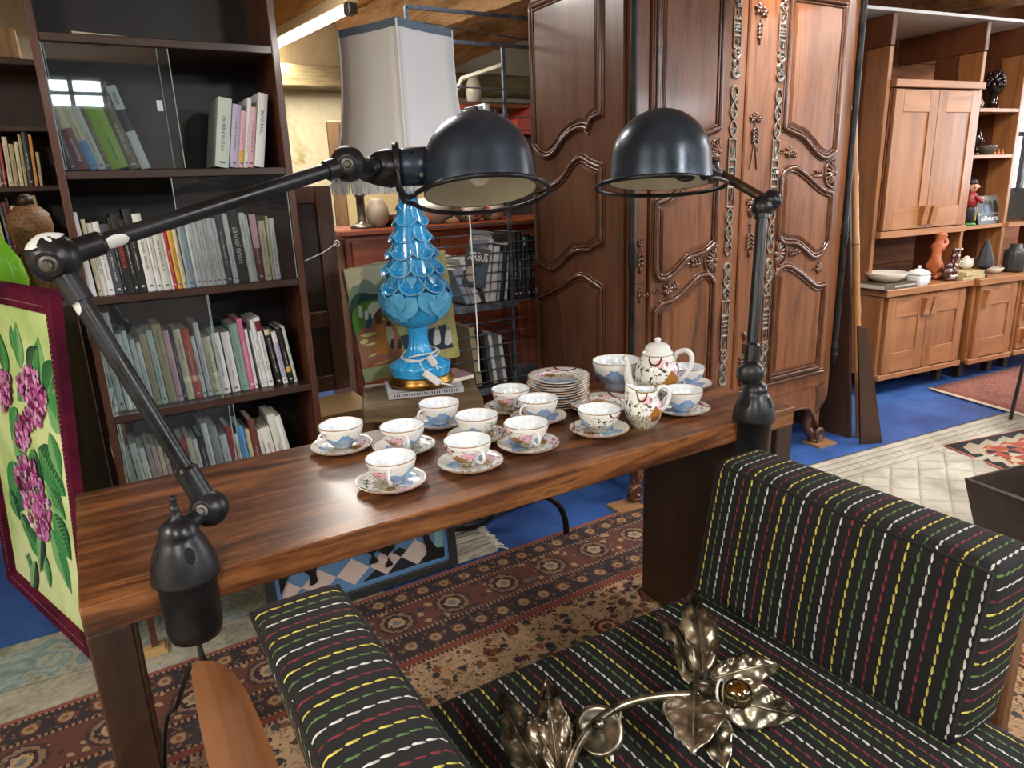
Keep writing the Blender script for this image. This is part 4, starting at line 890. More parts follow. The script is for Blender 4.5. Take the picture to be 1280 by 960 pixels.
fo = onZ(190, 820, 0)
for i, (x, y) in enumerate(((-.02, 2.30), (.60, 2.30), (-.01, 2.555), (.595, 2.555))):
    o = obj('wedge', MB().prism([(-.02, -.015), (.055, -.022), (.06, .03), (-.015, .032)], 0, .011).prism([(-.012, -.012), (.048, -.016), (.05, .026), (-.01, .028)], .0112, .0215), wood('chock_wood%d' % i, [(150, 120, 76), (190, 160, 110)], 'X'), loc=(x, y, .0055 if y > 2.34 else .0005))
    tag(o, ['two thin wooden chocks under the near left foot of the bookcase', 'two thin wooden chocks under the near right foot of the bookcase', 'two thin wooden chocks under the rear left foot of the bookcase', 'two thin wooden chocks under the rear right foot of the bookcase'][i], 'wedge', 'chocks under the bookcase')
# ------------------------------------------------------------------ books
PAL = {'white': (222, 224, 224), 'offwhite': (206, 210, 204), 'cream': (214, 204, 172), 'palegreen': (190, 204, 196), 'teal': (132, 166, 158), 'pink': (204, 112, 150), 'palepink': (216, 170, 180), 'red': (176, 44, 52), 'orangered': (190, 74, 56), 'tan': (176, 160, 122), 'navy': (40, 50, 72), 'slate': (62, 68, 80), 'black': (26, 26, 28), 'yellow': (214, 168, 70), 'blue': (92, 158, 214), 'brown': (122, 70, 60), 'grey': (160, 160, 156), 'green': (138, 182, 40), 'taupe': (112, 102, 84), 'lilac': (180, 174, 204), 'darkred': (112, 34, 44), 'orange': (208, 140, 60), 'dark': (50, 46, 46), 'greyblue': (150, 166, 182)}
SAY = {'offwhite': 'off-white', 'palegreen': 'pale green', 'palepink': 'pale pink', 'orangered': 'orange-red', 'darkred': 'dark red', 'greyblue': 'grey-blue'}
MBK = {k: paint(v, .42, 0, 0, .05) for k, v in PAL.items()}
def book(x, y, z, th, h, d, col, lean, label, group, txt=None, band=None, cat='book', tcol=None, marks=True, rz=0.0, name='book'):
    """spine towards -y; x is the left foot of the spine, leaning by an angle about y"""
    m = MB(); b = min(.0018, th*.18)
    m.box(0, b, 0, d, 0, h, 0, .0004); m.box(th-b, th, 0, d, 0, h, 0, .0004)
    n = 5; vs = []                                            # softly rounded spine
    for i in range(n+1):
        q = i/n; yy = -.0035*sin(pi*q)*min(1, th/.02)
        for zz in (0, h): vs.append((th*q, yy, zz))
    for i in range(n+1):
        q = i/n
        for zz in (0, h): vs.append((th*q, .0022, zz))
    k = 2*(n+1); fs = []
    for i in range(n): fs += [[2*i, 2*i+2, 2*i+3, 2*i+1], [k+2*i, k+2*i+2, k+2*i+3, k+2*i+1], [2*i, 2*i+2, k+2*i+2, k+2*i], [2*i+1, 2*i+3, k+2*i+3, k+2*i+1]]
    m.add(vs, fs, 0, False)
    mats = [MBK[col]]
    if band:
        mats.append(MBK[band[2]]); m.add([(th*i/n*1.0, -.0035*sin(pi*i/n)*min(1, th/.02)-.0004, h*zz) for i in range(n+1) for zz in band[:2]], [[2*i, 2*i+2, 2*i+3, 2*i+1] for i in range(n)], 1)
    o = obj(name, m, mats); o.location = (x, y, z); o.rotation_euler = (0, lean, rz)
    obj('pages', MB().box(b, th-b, .0023, d-.003, .002, h-.003, 0, .0003), M_PAGES, o)
    tm = None
    if txt:
        tm = MB(); wmax, sz = h*txt[1], min(th*.62, txt[2] if len(txt) > 2 else .012); put_text(tm, txt[0], frame((th/2, -.0042, h*(txt[3] if len(txt) > 3 else .5)), (0, -1, 0), (0, 0, 1)), sz, wmax)
    elif marks and th > .006:
        rn = random.Random(hash((round(x, 3), round(z, 2))) & 255); tm = MB(); zz = h*rn.uniform(.2, .3); ze = h*rn.uniform(.55, .85); wq = th*rn.uniform(.2, .32)
        while zz < ze:
            l = rn.uniform(.0016, .0032); a = th*.5-wq/2; q = rn.uniform(.55, 1)
            tm.add([(a, -.0041, zz), (a+wq*q, -.0041, zz), (a+wq*q, -.0041, zz+l*.5), (a, -.0041, zz+l*.5)], [[0, 1, 2, 3]]); zz += l*(1 if rn.random() < .8 else 2.2)
        a = th*.3; tm.add([(a, -.0041, h*.06), (a+th*.4, -.0041, h*.06), (a+th*.4, -.0041, h*.085), (a, -.0041, h*.085)], [[0, 1, 2, 3]])
    if tm:
        dark = col in ('black', 'slate', 'navy', 'red', 'orangered', 'darkred', 'brown', 'dark', 'pink', 'taupe')
        obj('title_lettering', tm, tcol or (M_CHIP if dark else paint((96, 98, 104), .6, 0, 0, 0)), o)
    return tag(o, label, cat, group)
SHELFN = {1.486: 'second shelf from the top', 1.146: 'third shelf', .797: 'fourth shelf', .455: 'lowest visible shelf'}
def row(zs, items, y, group, where, depth=.14, lean0=0.0, yplane=None, zadd=0.0):
    """items: (left pixel at the foot, right pixel at the foot, foot pixel y, top pixel y, colour, extras)"""
    n = len(items); prev = -9
    for i, it in enumerate(items):
        xl, xr, yf, yt, col = it[:5]; ex = it[5] if len(it) > 5 else {}
        yy = y; a = onY(xl, yf, yy); b = onY(xr, yf, yy)
        x0 = max(a.x, prev); th = max(.005, b.x-x0-.0006); prev = x0+th+.0006
        xm = xl-(762-xl)/3600*0; lean = ex.get('lean', lean0)
        zt = onY(xl-(yf-yt)*(762-xl)/3600+0, yt, yy).z; h = max(.12, min(.30, (zt-zs-.001)/max(.6, cos(lean))))
        lab = '%s book, %s from the left on the %s' % (SAY.get(col, col), ordw(i), where)
        book(x0, yy, zs+.0006+(th*sin(lean) if lean > 0 else 0), th, h, ex.get('d', depth), col, lean, ex.get('label', lab), group, ex.get('txt'), ex.get('band'), tcol=ex.get('tcol'))
M_REDINK = paint((190, 50, 46), .5, 0, 0, 0)
W_ = 'shelf of the glazed bookcase'
r = radians
# row on the second shelf: left group behind glass leaning left, right group leaning right
A = r(-14)
row(1.486, [(88, 97, 209, 140, 'navy', dict(lean=r(-10))), (98, 113, 209, 130, 'darkred', dict(lean=A, band=(.62, 1, 'cream'), txt=('Flammarion', .33, .008, .3))), (113, 124, 209, 132, 'cream', dict(lean=A, band=(.0, .45, 'blue'))), (124, 134, 209, 133, 'offwhite', dict(lean=A)), (134, 140, 209, 133, 'taupe', dict(lean=A)), (140, 162, 209, 132, 'green', dict(lean=A, txt=('La Source', .34, .007, .3))), (162, 176, 209, 131, 'taupe', dict(lean=A)), (177, 189, 209, 109, 'white', dict(lean=A, band=(.46, .72, 'navy'), txt=('REVEL', .16, .008, .86)))], BY+.03, 'leaning books behind the upper glass pane', 'upper shelf behind the left pane')
B_ = r(10.5)
row(1.486, [(269, 286, 208, 123, 'palegreen', dict(lean=B_, d=.16)), (287, 298, 208, 131, 'lilac', dict(lean=B_)), (298, 305, 208, 139, 'palepink', dict(lean=B_, band=(.1, .3, 'yellow'))), (305, 310, 208, 122, 'white', dict(lean=B_)), (310, 317, 208, 134, 'palepink', dict(lean=B_)), (318, 330, 208, 117, 'white', dict(lean=B_, txt=('TOULOUSE', .34, .009, .6)))], BY+.05, 'books leaning right on the upper glazed shelf', 'upper shelf at its open right end')
c = r(-2.6); s3 = 7.385; q3 = lambda x: 80+x/s3
s4 = lambda x: 220+x/8
row(1.146, [(q3(195), q3(303), 366, 266, 'white', dict(lean=c, txt=('Anne Dubois', .3, .009, .7))), (q3(318), q3(358), 366, 274, 'cream', dict(lean=c)), (q3(358), q3(408), 365, 279, 'offwhite', dict(lean=c, txt=("LA VIE D'A", .26, .006, .45))), (q3(408), q3(473), 364, 277, 'white', dict(lean=c)), (q3(475), q3(553), 363, 280, 'slate', dict(lean=c)), (q3(555), q3(582), 362, 271, 'black', dict(lean=c)), (q3(583), q3(650), 362, 268, 'black', dict(lean=c, txt=('ROMANO', .3, .012, .48), tcol=M_REDINK)), (q3(652), q3(702), 362, 274, 'black', dict(lean=c)), (q3(703), q3(770), 361, 261, 'black', dict(lean=c)), (q3(775), q3(858), 360, 267, 'white', dict(lean=c)), (q3(860), q3(914), 359, 277, 'white', dict(lean=c)), (q3(916), q3(1000), 358, 279, 'offwhite', dict(lean=c)), (q3(1001), q3(1016), 358, 284, 'white', dict(lean=c)), (q3(1017), q3(1052), 358, 283, 'red', dict(lean=c)), (q3(1053), q3(1100), 357, 282, 'yellow', dict(lean=c)), (q3(1101), q3(1142), 357, 280, 'cream', dict(lean=c)),
  (s4(125), s4(204), 356, 276, 'greyblue', dict(lean=c)), (s4(206), s4(274), 355, 273, 'white', dict(lean=c)), (s4(275), s4(320), 355, 273, 'white', dict(lean=c)), (s4(321), s4(380), 354, 272, 'white', dict(lean=c)), (s4(381), s4(415), 354, 272, 'offwhite', dict(lean=c)), (s4(416), s4(470), 354, 272, 'white', dict(lean=c)), (s4(471), s4(510), 353, 273, 'white', dict(lean=c)), (s4(512), s4(580), 353, 268, 'slate', dict(lean=c)), (s4(581), s4(634), 352, 267, 'white', dict(lean=c)), (s4(637), s4(740), 351, 262, 'black', dict(lean=c, txt=('LOUIS JOUVET', .5, .016, .52))), (s4(741), s4(800), 350, 266, 'white', dict(lean=c, txt=("La parole de l'exclu", .42, .006, .72))), (s4(801), s4(824), 350, 268, 'offwhite', dict(lean=c)), (s4(826), s4(893), 349, 268, 'darkred', dict(lean=r(-1.5), band=(.5, 1, 'palepink'))), (s4(896), s4(960), 348, 276, 'cream', dict(lean=r(-.5))), (s4(970), s4(998), 348, 270, 'cream', dict(lean=r(-.4))), (s4(999), s4(1050), 347, 273, 'white', dict(lean=r(-.3)))], BY+.028, 'books on the third shelf', 'third '+W_)
s5 = lambda x: 110+x/6; s6 = lambda x: 240+x/8; c = r(-3.2)
row(.797, [(s5(148), s5(186), 508, 386, 'palegreen', dict(lean=c)), (s5(188), s5(230), 506, 384, 'palegreen', dict(lean=c)), (s5(231), s5(282), 505, 383, 'palegreen', dict(lean=c)), (s5(286), s5(330), 503, 390, 'white', dict(lean=c, txt=('angleterre', .34, .014, .4))), (s5(333), s5(380), 502, 417, 'white', dict(lean=c)), (s5(381), s5(418), 501, 413, 'white', dict(lean=c)), (s5(420), s5(458), 498, 424, 'offwhite', dict(lean=c)), (s5(459), s5(494), 496, 428, 'white', dict(lean=c)), (s5(496), s5(547), 494, 417, 'tan', dict(lean=c)), (s5(550), s5(597), 493, 412, 'palegreen', dict(lean=c)), (s5(600), s5(665), 491, 405, 'tan', dict(lean=c, txt=("La guin\u00e9e d'Auguste", .42, .009, .72))), (s5(667), s5(712), 490, 413, 'palepink', dict(lean=c)), (s5(714), s5(738), 489, 413, 'navy', dict(lean=c)), (s5(741), s5(797), 488, 411, 'cream', dict(lean=c, txt=('le sc\u00e9l\u00e9rat', .28, .009, .72))), (s5(799), s5(856), 487, 411, 'orangered', dict(lean=c)), (s5(858), s5(888), 486, 420, 'white', dict(lean=c)), (s6(152), s6(204), 484, 403, 'white', dict(lean=c)), (s6(206), s6(290), 483, 421, 'cream', dict(lean=c)), (s6(300), s6(384), 481, 416, 'white', dict(lean=c)), (s6(396), s6(480), 479, 415, 'white', dict(lean=c)), (s6(486), s6(570), 478, 405, 'teal', dict(lean=c)), (s6(572), s6(625), 477, 398, 'pink', dict(lean=c)), (s6(627), s6(656), 475, 411, 'white', dict(lean=c)), (s6(690), s6(711), 473, 412, 'white', dict(lean=r(-4.5))), (s6(714), s6(756), 474, 399, 'white', dict(lean=r(-4.5))), (s6(758), s6(814), 473, 396, 'white', dict(lean=r(-4.5), band=(.8, .95, 'darkred'))), (s6(845), s6(897), 471, 411, 'black', dict(lean=r(-6.5), band=(.9, 1, 'cream'))), (s6(908), s6(956), 470, 414, 'white', dict(lean=r(-6.5), band=(.12, .8, 'lilac'))), (s6(966), s6(1013), 469, 410, 'black', dict(lean=r(-6.5), band=(.2, .3, 'yellow'))), (s6(1020), s6(1050), 468, 407, 'palegreen', dict(lean=r(-6.5)))], BY+.06, 'books on the fourth shelf', 'fourth '+W_)
s7 = lambda x: 140+x/5.333; c = r(-4)
def low(x, xr, yt, col, **k): return (s7(x)+8, s7(xr)+8, 640-(x-75)*.045, 500+yt/5.333, col, dict(lean=k.pop('lean', c), **k))
row(.455, [low(75, 128, 320, 'cream'), low(131, 186, 305, 'teal'), low(190, 240, 285, 'offwhite'), low(241, 282, 315, 'white'), low(286, 320, 290, 'grey'), low(321, 355, 295, 'palepink'), low(357, 388, 300, 'cream'), low(390, 416, 320, 'palepink'), low(432, 492, 285, 'white'), low(496, 545, 258, 'red'), low(547, 584, 245, 'cream'), low(585, 616, 257, 'white'), low(622, 658, 235, 'dark'), low(660, 700, 150, 'white'), low(702, 754, 168, 'grey'), low(757, 804, 230, 'white'), low(806, 846, 175, 'red'), low(848, 870, 220, 'white'), low(872, 918, 168, 'blue'), low(921, 950, 190, 'cream'), low(952, 994, 125, 'brown'), low(998, 1022, 192, 'white'), low(1040, 1102, 180, 'white', lean=r(-7)), low(1105, 1158, 90, 'offwhite', lean=r(-7)), low(1164, 1204, 95, 'white', lean=r(-9), band=(0, .38, 'green'))], BY+.05, 'books on the lowest visible shelf', 'lowest visible '+W_)
o = book(0, 0, 0, .016, .2, .14, 'cream', 0, 'cream book lying flat on the uppermost shelf of the dark bookcase', None, marks=False); o.location = (.09, BY+.06, 1.8435); o.rotation_euler = (0, radians(90), radians(12)); o.location = (.09, 2.36, 1.8435)
# ------------------------------------------------------------------ second bookcase, far left
LY = 3.32
t = thing('bookcase', 'low-lit dark bookcase of old paperbacks at the far left behind the other', 'bookcase', (-1.25, LY, 0)); LXR = onY(104, 312, LY).x
za = [onY(20, y, LY).z for y in (157, 233, 312)]
zz_ = [onY(20, 72, LY).z-.003, za[0], za[1], za[2], za[2]-.36]
W2 = LXR+1.25
for x in (0, W2-.02): obj('side_panel', MB().box(x, x+.02, 0, .26, 0, onY(20, 72, LY).z), M_DARKBRD, t)
for z in zz_: obj('shelf', MB().box(.0203, W2-.0203, .002, .25, z-.02, z), M_DARKBRD, t)
obj('back_panel', MB().box(.02, W2-.02, .25, .26, .05, onY(20, 72, LY).z, b=0), M_DARKBRD, t)
f = lambda x, y=0: x/3
row(za[1], [(-14, -4, 232, 178, 'dark'), (-3, 2, 232, 176, 'cream'), (2.5, 5.5, 232, 175, 'navy'), (5.5, 9, 232, 178, 'red'), (11, 17, 231, 171, 'cream'), (18, 24, 231, 180, 'tan'), (25, 30, 231, 177, 'cream'), (31, 35, 231, 168, 'tan'), (36, 43, 231, 162, 'black'), (44, 48, 231, 168, 'orange'), (50, 54, 231, 190, 'tan')], LY+.012, 'old paperbacks on the upper far-left shelf', 'upper shelf of the far left bookcase', .16, r(3), zadd=0)
row(za[2], [(-12, -1, 310, 262, 'dark'), (2, 9, 310, 270, 'cream'), (12, 17, 310, 254, 'slate'), (17.5, 22, 310, 252, 'darkred'), (22.5, 25.5, 309, 247, 'dark'), (26, 30, 309, 257, 'cream'), (31, 35, 309, 257, 'teal'), (36, 41, 309, 257, 'black'), (41.5, 45, 309, 243, 'darkred'), (45.5, 54, 308, 243, 'cream'), (55, 60, 308, 244, 'tan')], LY+.012, 'old paperbacks on the lower far-left shelf', 'lower shelf of the far left bookcase', .16, r(-2))
o = tag(obj('plank', MB().box(-.75, .55, 0, .22, 0, .10, b=.004), M_OAK, loc=(-.6, LY+.02, onY(20, 72, LY).z+.001)), 'old brown plank lying on top of the far left bookcase', 'plank')
# green vase and woven ornament between the bookcases
VP_ = onY(5, 388, 3.04)
o = obj('vase', MB().lathe([(0, 0), (.06, 0), (.085, .03), (.095, .10), (.082, .17), (.045, .24), (.034, .29), (.036, .31), (.03, .31), (.029, .26), (0, .25)], 36), paint((112, 178, 44), .12, 0, .6, .05), loc=(-.30, 2.72, 1.02)); o.location = tuple(VP_+V((0, 0, .002))); tag(o, 'glossy lime green vase standing on a pedestal at the left edge', 'vase')
v0 = onY(40, 300, 2.66)
g = G('woven_cane'); M_CANE = g.fin(g.ramp(g.vor(g.map(g.ob, (1, 1, 1)), 190, 'Distance', 'F1', .1), [(.25, C(36, 24, 16)), (.5, C(132, 92, 54))]), .6)
v0 = onY(54, 355, 3.20); t = thing('woven_flask', 'brown wicker-covered round flask beside the green vase', 'flask', (v0.x, 3.20, VP_.z+.002)); t.scale = (1.3, 1.3, 1.36)
obj('body', MB().lathe([(0, 0), (.05, 0), (.06, .03), (.064, .07), (.05, .11), (.035, .13), (.035, .14), (.048, .165), (.056, .20), (.05, .235), (.03, .255), (0, .26)], 30), M_CANE, t)
obj('stopper', MB().lathe([(0, .2595), (.02, .2595), (.018, .28), (0, .285)], 16), M_DARKBRD, t)
o = obj('pedestal', MB().box(VP_.x-.02, v0.x+.09, 3.0, 3.30, 0.006, VP_.z, b=.004), M_DARKBRD); tag(o, 'dark wooden pedestal under the green vase and the wicker flask', 'pedestal')
# ------------------------------------------------------------------ hydrangea painting, standing on the floor at the left
PB0, PB1 = onZ(18, 722, 0), onZ(128, 826, 0)
d = (PB1-PB0).normalized(); nrm = V((d.y, -d.x, 0))
if nrm.dot(EYE-PB0) < 0: nrm = -nrm
on = lambda x, y: onP(x, y, PB0, nrm)
top = on(76, 363)
up = V((0, 0, 1)); tilt = (top-PB1).dot(d)/ (top.z)
PH = top.z; PW = (PB1-PB0).length
t = thing('painting', 'tall hydrangea painting in a maroon velvet frame standing on the floor', 'painting', tuple(PB0))
Mp = frame(PB0, nrm, d)            # x along the bottom edge, y up
vy = Mp.to_3x3() @ V((0, 1, 0)); sgn = 1 if vy.z > 0 else -1
def P2(a, b, k=0.0): return PB0+d*(a+tilt*b)+V((0, 0, b))+nrm*k
FWd = .062; FT = .03
m = MB()
out = [(0, 0), (PW, 0), (PW, PH), (0, PH)]; inn = [(FWd, FWd), (PW-FWd, FWd), (PW-FWd, PH-FWd), (FWd, PH-FWd)]
vs = [P2(*p, .0) for p in out]+[P2(*p, .0) for p in inn]+[P2(p[0]*.992+.003, p[1]*.992+.003, .024) for p in out]+[P2(*p, .02) for p in inn]
fs = []
for i in range(4): j = (i+1) % 4; fs += [[8+i, 8+j, 12+j, 12+i], [i, j, 8+j, 8+i], [4+i, 4+j, 12+j, 12+i], [i, j, 4+j, 4+i]]
m.add(vs, fs); g = G('maroon_velvet'); M_VEL = g.fin(g.ramp(g.noise(g.ob, 9, 4), [(.35, C(58, 8, 30)), (.7, C(98, 20, 50))]), .75, 0, 0, .15)
obj('frame', m, M_VEL, t, True)
m = MB()
for e in ((inn[0], inn[1]), (inn[1], inn[2]), (inn[2], inn[3]), (inn[3], inn[0])):
    a, b = V((*e[0], 0)), V((*e[1], 0)); L_ = (b-a).length; n = int(L_/.014)
    for i in range(n): p = a+(b-a)*(i+.5)/n; m.ball(P2(p.x+(-.02 if e[0][0] == e[1][0] == FWd else .02 if e[0][0] == e[1][0] else 0), p.y+(0 if e[0][0] == e[1][0] else (-.02 if p.y < PH/2 else .02)), .0235), .002, 0, 6)
obj('stitching', m, paint((168, 120, 130), .6), t, True)
g = G('painted_green_ground'); n = g.noise(g.ob, 3, 3, .6); M_GRND = g.fin(g.ramp(n, [(.35, C(172, 200, 122)), (.5, C(204, 222, 156)), (.65, C(222, 232, 176))]), .55)
m = MB(); m.add([P2(*p, .004) for p in inn], [[0, 1, 2, 3]]); obj('canvas', m, M_GRND, t, True)
# painted leaves and flower heads: thin relief on the canvas, laid out in the picture's own plane
def inpic(x, y): q = on(x, y)-PB0; b = q.z; return (q.dot(d)-tilt*b, b)
PAINTS = [paint(c, .5, 0, 0, .05) for c in ((34, 104, 54), (60, 144, 74), (128, 186, 120), (22, 66, 48), (60, 50, 48), (176, 76, 146), (214, 132, 190), (130, 34, 92), (226, 184, 218), (84, 30, 60), (146, 176, 84))]
m = MB()
def pleaf(x0, y0, x1, y1, w, mi, k):
    a, b = V((*inpic(x0, y0), 0)), V((*inpic(x1, y1), 0)); ax = b-a; L_ = ax.length; ax.normalize(); pe = V((-ax.y, ax.x, 0)); W_l = L_*w
    N_ = 12; L1_ = [a+ax*L_*i/N_+pe*W_l*sin(pi*(i/N_)**.8) for i in range(N_+1)]; R1_ = [a+ax*L_*i/N_-pe*W_l*sin(pi*(i/N_)**.8) for i in range(N_+1)]; C1_ = [a+ax*L_*i/N_ for i in range(N_+1)]
    o = lambda q, kk: P2(q.x, q.y, kk)
    for (S_, mi_) in ((L1_, mi), (R1_, (mi+1) % 3)):
        vs = [o(q, k) for q in C1_]+[o(q, k) for q in S_]; m.add(vs, [[i, i+1, N_+2+i, N_+1+i] for i in range(N_)], mi_)
    for i in range(1, N_-1, 1):                                   # veins
        for S_ in (L1_, R1_):
            p, q = C1_[i], S_[min(N_, i+1)]; tdir = (q-p); 
            if tdir.length < 1e-5: continue
            pp = V((-tdir.y, tdir.x, 0)).normalized()*.0016; m.add([o(p-pp, k+.0004), o(p+pp, k+.0004), o(q, k+.0004)], [[0, 1, 2]], 2 if mi != 2 else 0)
    pp = pe*.003; m.add([o(a-pp, k+.0006), o(a+pp, k+.0006), o(b, k+.0006)], [[0, 1, 2]], 2)
LV = [(20, 440, 15, 405, .3), (28, 460, 22, 402, .28), (40, 470, 50, 432, .35), (12, 470, 2, 415, .3), (52, 480, 50, 420, .3), (60, 500, 75, 450, .35), (62, 505, 86, 540, .4), (70, 490, 82, 470, .3), (50, 560, 85, 620, .38), (64, 540, 80, 600, .3), (24, 510, 18, 550, .3), (20, 540, 38, 600, .3), (45, 560, 50, 625, .34), (26, 580, 20, 640, .34), (60, 600, 85, 650, .34), (70, 640, 92, 700, .36), (66, 660, 92, 742, .25), (28, 640, 45, 680, .3), (35, 660, 60, 700, .3), (58, 690, 66, 735, .24), (38, 690, 42, 720, .22), (75, 690, 88, 735, .22), (14, 610, 28, 650, .35), (66, 610, 82, 640, .3), (36, 470, 24, 500, .3)]
for i, (a, b, c_, e, w_) in enumerate(LV): pleaf(a, b, c_, e, w_, [0, 1, 3, 0, 1][i % 5], .0052+.0009*(i % 4))
for (a, b, c_, e) in ((48, 700, 44, 745), (55, 660, 54, 715), (36, 690, 36, 700)): pleaf(a, b, c_, e, .16, 4, .0094)
HEADS = [(9, 487, 9, 26), (40, 478, 14, 22), (52, 500, 12, 20), (45, 520, 12, 16), (32, 540, 9, 22), (36, 590, 15, 22), (44, 615, 15, 22), (54, 640, 14, 24), (58, 662, 8, 12)]
rn = random.Random(11)
for (hx, hy, rx, ry) in HEADS:
    for i in range(95):
        a = rn.uniform(0, 6.28); q = sqrt(rn.random()); c2 = V((*inpic(hx+rx*q*cos(a), hy+ry*q*sin(a)), 0)); s = rn.uniform(.009, .016); rot = rn.uniform(0, 1.57); mi = rn.choice([5, 5, 6, 7, 8, 9, 6]); k = .0095+rn.uniform(0, .002)
        for pz in range(4):
            an = rot+pz*pi/2; e1 = c2+V((cos(an), sin(an), 0))*s; sd = V((-sin(an), cos(an), 0))*s*.55
            m.add([P2(c2.x, c2.y, k), P2(*(c2+(e1-c2)*.6+sd).xy, k), P2(*e1.xy, k), P2(*(c2+(e1-c2)*.6-sd).xy, k)], [[0, 1, 2, 3]], mi)
obj('painted_hydrangeas', m, PAINTS, t, True)
# ------------------------------------------------------------------ garden picture behind the lamp (leans on the stool)
pb, pr2 = onZ(457, 479, STZ), None
cdir = V((1, .12, 0)).normalized(); cn = V((cdir.y, -cdir.x, 0)); pb = onP(457, 479, (BX.x-.03, BX.y+.17, STZ+.001), cn)
lean = V((0, 0, 1)) - cn*.12; lean.normalize(); cn2 = cdir.cross(lean); cn2 = cn2 if cn2.dot(EYE-pb) > 0 else -cn2
oc = lambda x, y: onP(x, y, pb, cn2)
cl = oc(429, 337)
t = thing('painting', 'unframed garden painting with strolling ladies leaning behind the turquoise lamp', 'painting', tuple(pb))
quad = [(457, 479), (575, 445), (556, 312), (429, 337)]
cor = [oc(*q) for q in quad]
m = MB(); vs = [p for p in cor]+[p-cn2*.02 for p in cor]; m.add(vs, [[0, 1, 2, 3], [4, 5, 6, 7], [0, 1, 5, 4], [1, 2, 6, 5], [2, 3, 7, 6], [3, 0, 4, 7]], [0, 1, 1, 1, 1, 1])
g = G('painted_field'); n = g.noise(g.ob, 9, 4, .7); M_FIELD = g.fin(g.ramp(n, [(.35, C(150, 152, 78)), (.55, C(178, 172, 104)), (.7, C(140, 128, 76))]), .6)
obj('canvas', m, [M_FIELD, paint((96, 110, 122), .6)], t, True)
CP = [paint(c, .6, 0, 0, .15) for c in ((222, 212, 168), (140, 156, 132), (38, 74, 66), (84, 140, 44), (152, 96, 66), (196, 204, 120), (170, 112, 38), (96, 52, 32), (210, 220, 196), (56, 70, 130), (170, 160, 120), (16, 42, 66), (226, 226, 218), (20, 20, 22), (150, 168, 120), (86, 92, 40))]
m = MB(); kk = [0]
def blob(pts, mi, smooth=3):
    kk[0] += 1; k = .0008+.0002*kk[0]; P_ = catmull([V((x, y, 0)) for x, y in pts], smooth, True); q = [oc(p.x, p.y)+cn2*k for p in P_]; m.add(q, [list(range(len(q)))], mi)
blob([(430, 338), (490, 328), (494, 350), (480, 352), (460, 358), (436, 362)], 0, 1)
blob([(437, 372), (440, 358), (448, 356), (455, 349), (463, 352), (470, 358), (478, 348), (488, 352), (490, 376), (440, 384)], 1)
blob([(438, 378), (445, 368), (455, 366), (468, 368), (485, 364), (496, 372), (494, 384), (440, 394)], 2)
blob([(440, 394), (452, 378), (478, 374), (488, 378), (480, 395), (462, 412), (446, 420)], 3)
blob([(446, 418), (465, 404), (485, 400), (500, 420), (500, 460), (470, 466), (456, 472), (450, 444)], 4, 2)
for q in ((450, 420, 470, 416), (455, 432, 478, 426), (460, 446, 474, 440), (466, 456, 492, 448), (449, 428, 460, 426)): blob([(q[0], q[1]), ((q[0]+q[2])/2, q[1]-4), (q[2], q[3]), ((q[0]+q[2])/2, q[3]+5)], 5)
blob([(452, 462), (500, 452), (535, 440), (530, 455), (470, 474), (456, 478)], 14, 1)
blob([(470, 400), (476, 402), (485, 420), (487, 438), (478, 442), (468, 440), (470, 420)], 6)
blob([(468, 384), (474, 380), (476, 392), (476, 404), (469, 404)], 7)
blob([(459, 386), (463, 379), (470, 377), (476, 381), (473, 386), (468, 392), (464, 398)], 8)
blob([(460, 395), (463, 392), (464, 406), (460, 410), (457, 408)], 9); blob([(455, 390), (459, 388), (460, 398), (456, 400)], 12); blob([(447, 384), (451, 383), (453, 396), (448, 396)], 8)
blob([(482, 408), (487, 406), (492, 420), (490, 430), (484, 428)], 10); blob([(483, 402), (487, 401), (488, 407), (483, 408)], 13)
blob([(476, 374), (480, 366), (485, 372), (486, 396), (480, 398)], 15)
blob([(500, 420), (540, 410), (556, 405), (566, 434), (530, 440), (505, 436)], 11, 1)
for x in (543, 557): blob([(x, 413), (x+5, 412), (x+7, 428), (x-1, 431), (x-2, 424)], 12); blob([(x+1, 408), (x+4, 408), (x+4, 413), (x, 413)], 10)
for x in (488, 497): blob([(x, 425), (x+3, 424), (x+4, 434), (x, 435)], 13)
obj('painted_figures', m, CP, t, True)
# ------------------------------------------------------------------ wire book rack
RY = 2.96; rp = lambda x, y: onY(x, y, RY)
RL, RR = 1.245, 1.785; RZT = rp(487, 46).z; RZS = rp(615, 378).z; RD = .30
t = thing('wire_rack', 'tall grey steel wire book rack between the lamp and the wardrobe', 'rack', (RL, RY, 0))
o_ = V((RL, RY, 0)); RWd = 2.15-RL
def sq(a, b, s): a, b = V(a), V(b); return MB().tube([a, b], s*.72, 4, 0, sm=False)
for x in (RL, RR): obj('post', sq((x, RY, 0), (x, RY, RZT), .014), M_WIRE, t, True)
for x in (RL+.02, RR-.12, 2.15): obj('post', sq((x, RY+RD, 0), (x, RY+RD, RZT-.02 if x > 2 else RZS+.05), .012), M_WIRE, t, True)
obj('top_rail', sq((RL, RY, RZT), (2.15, RY, RZT), .014), M_WIRE, t, True)
x1 = rp(507, 8); obj('raised_frame', sq((x1.x, RY, RZT), x1, .014), M_WIRE, t, True); obj('raised_frame', sq(x1, (2.15, RY, x1.z), .014), M_WIRE, t, True)
obj('stay_wire', MB().tube([(x1.x+.03, RY+.01, x1.z-.05), (2.15, RY+.05, RZT+.03)], .003, 6), M_WIRE, t, True)
pts = [rp(632, 80), rp(597, 92), rp(580, 140)]; pts = [pts[0], V((pts[1].x, RY+.15, pts[1].z)), V((pts[2].x, RY+.2, pts[2].z))]
m = MB(); m.tube(pts, .011, 4, sm=False); obj('side_brace', m, paint((200, 190, 164), .5), t, True)
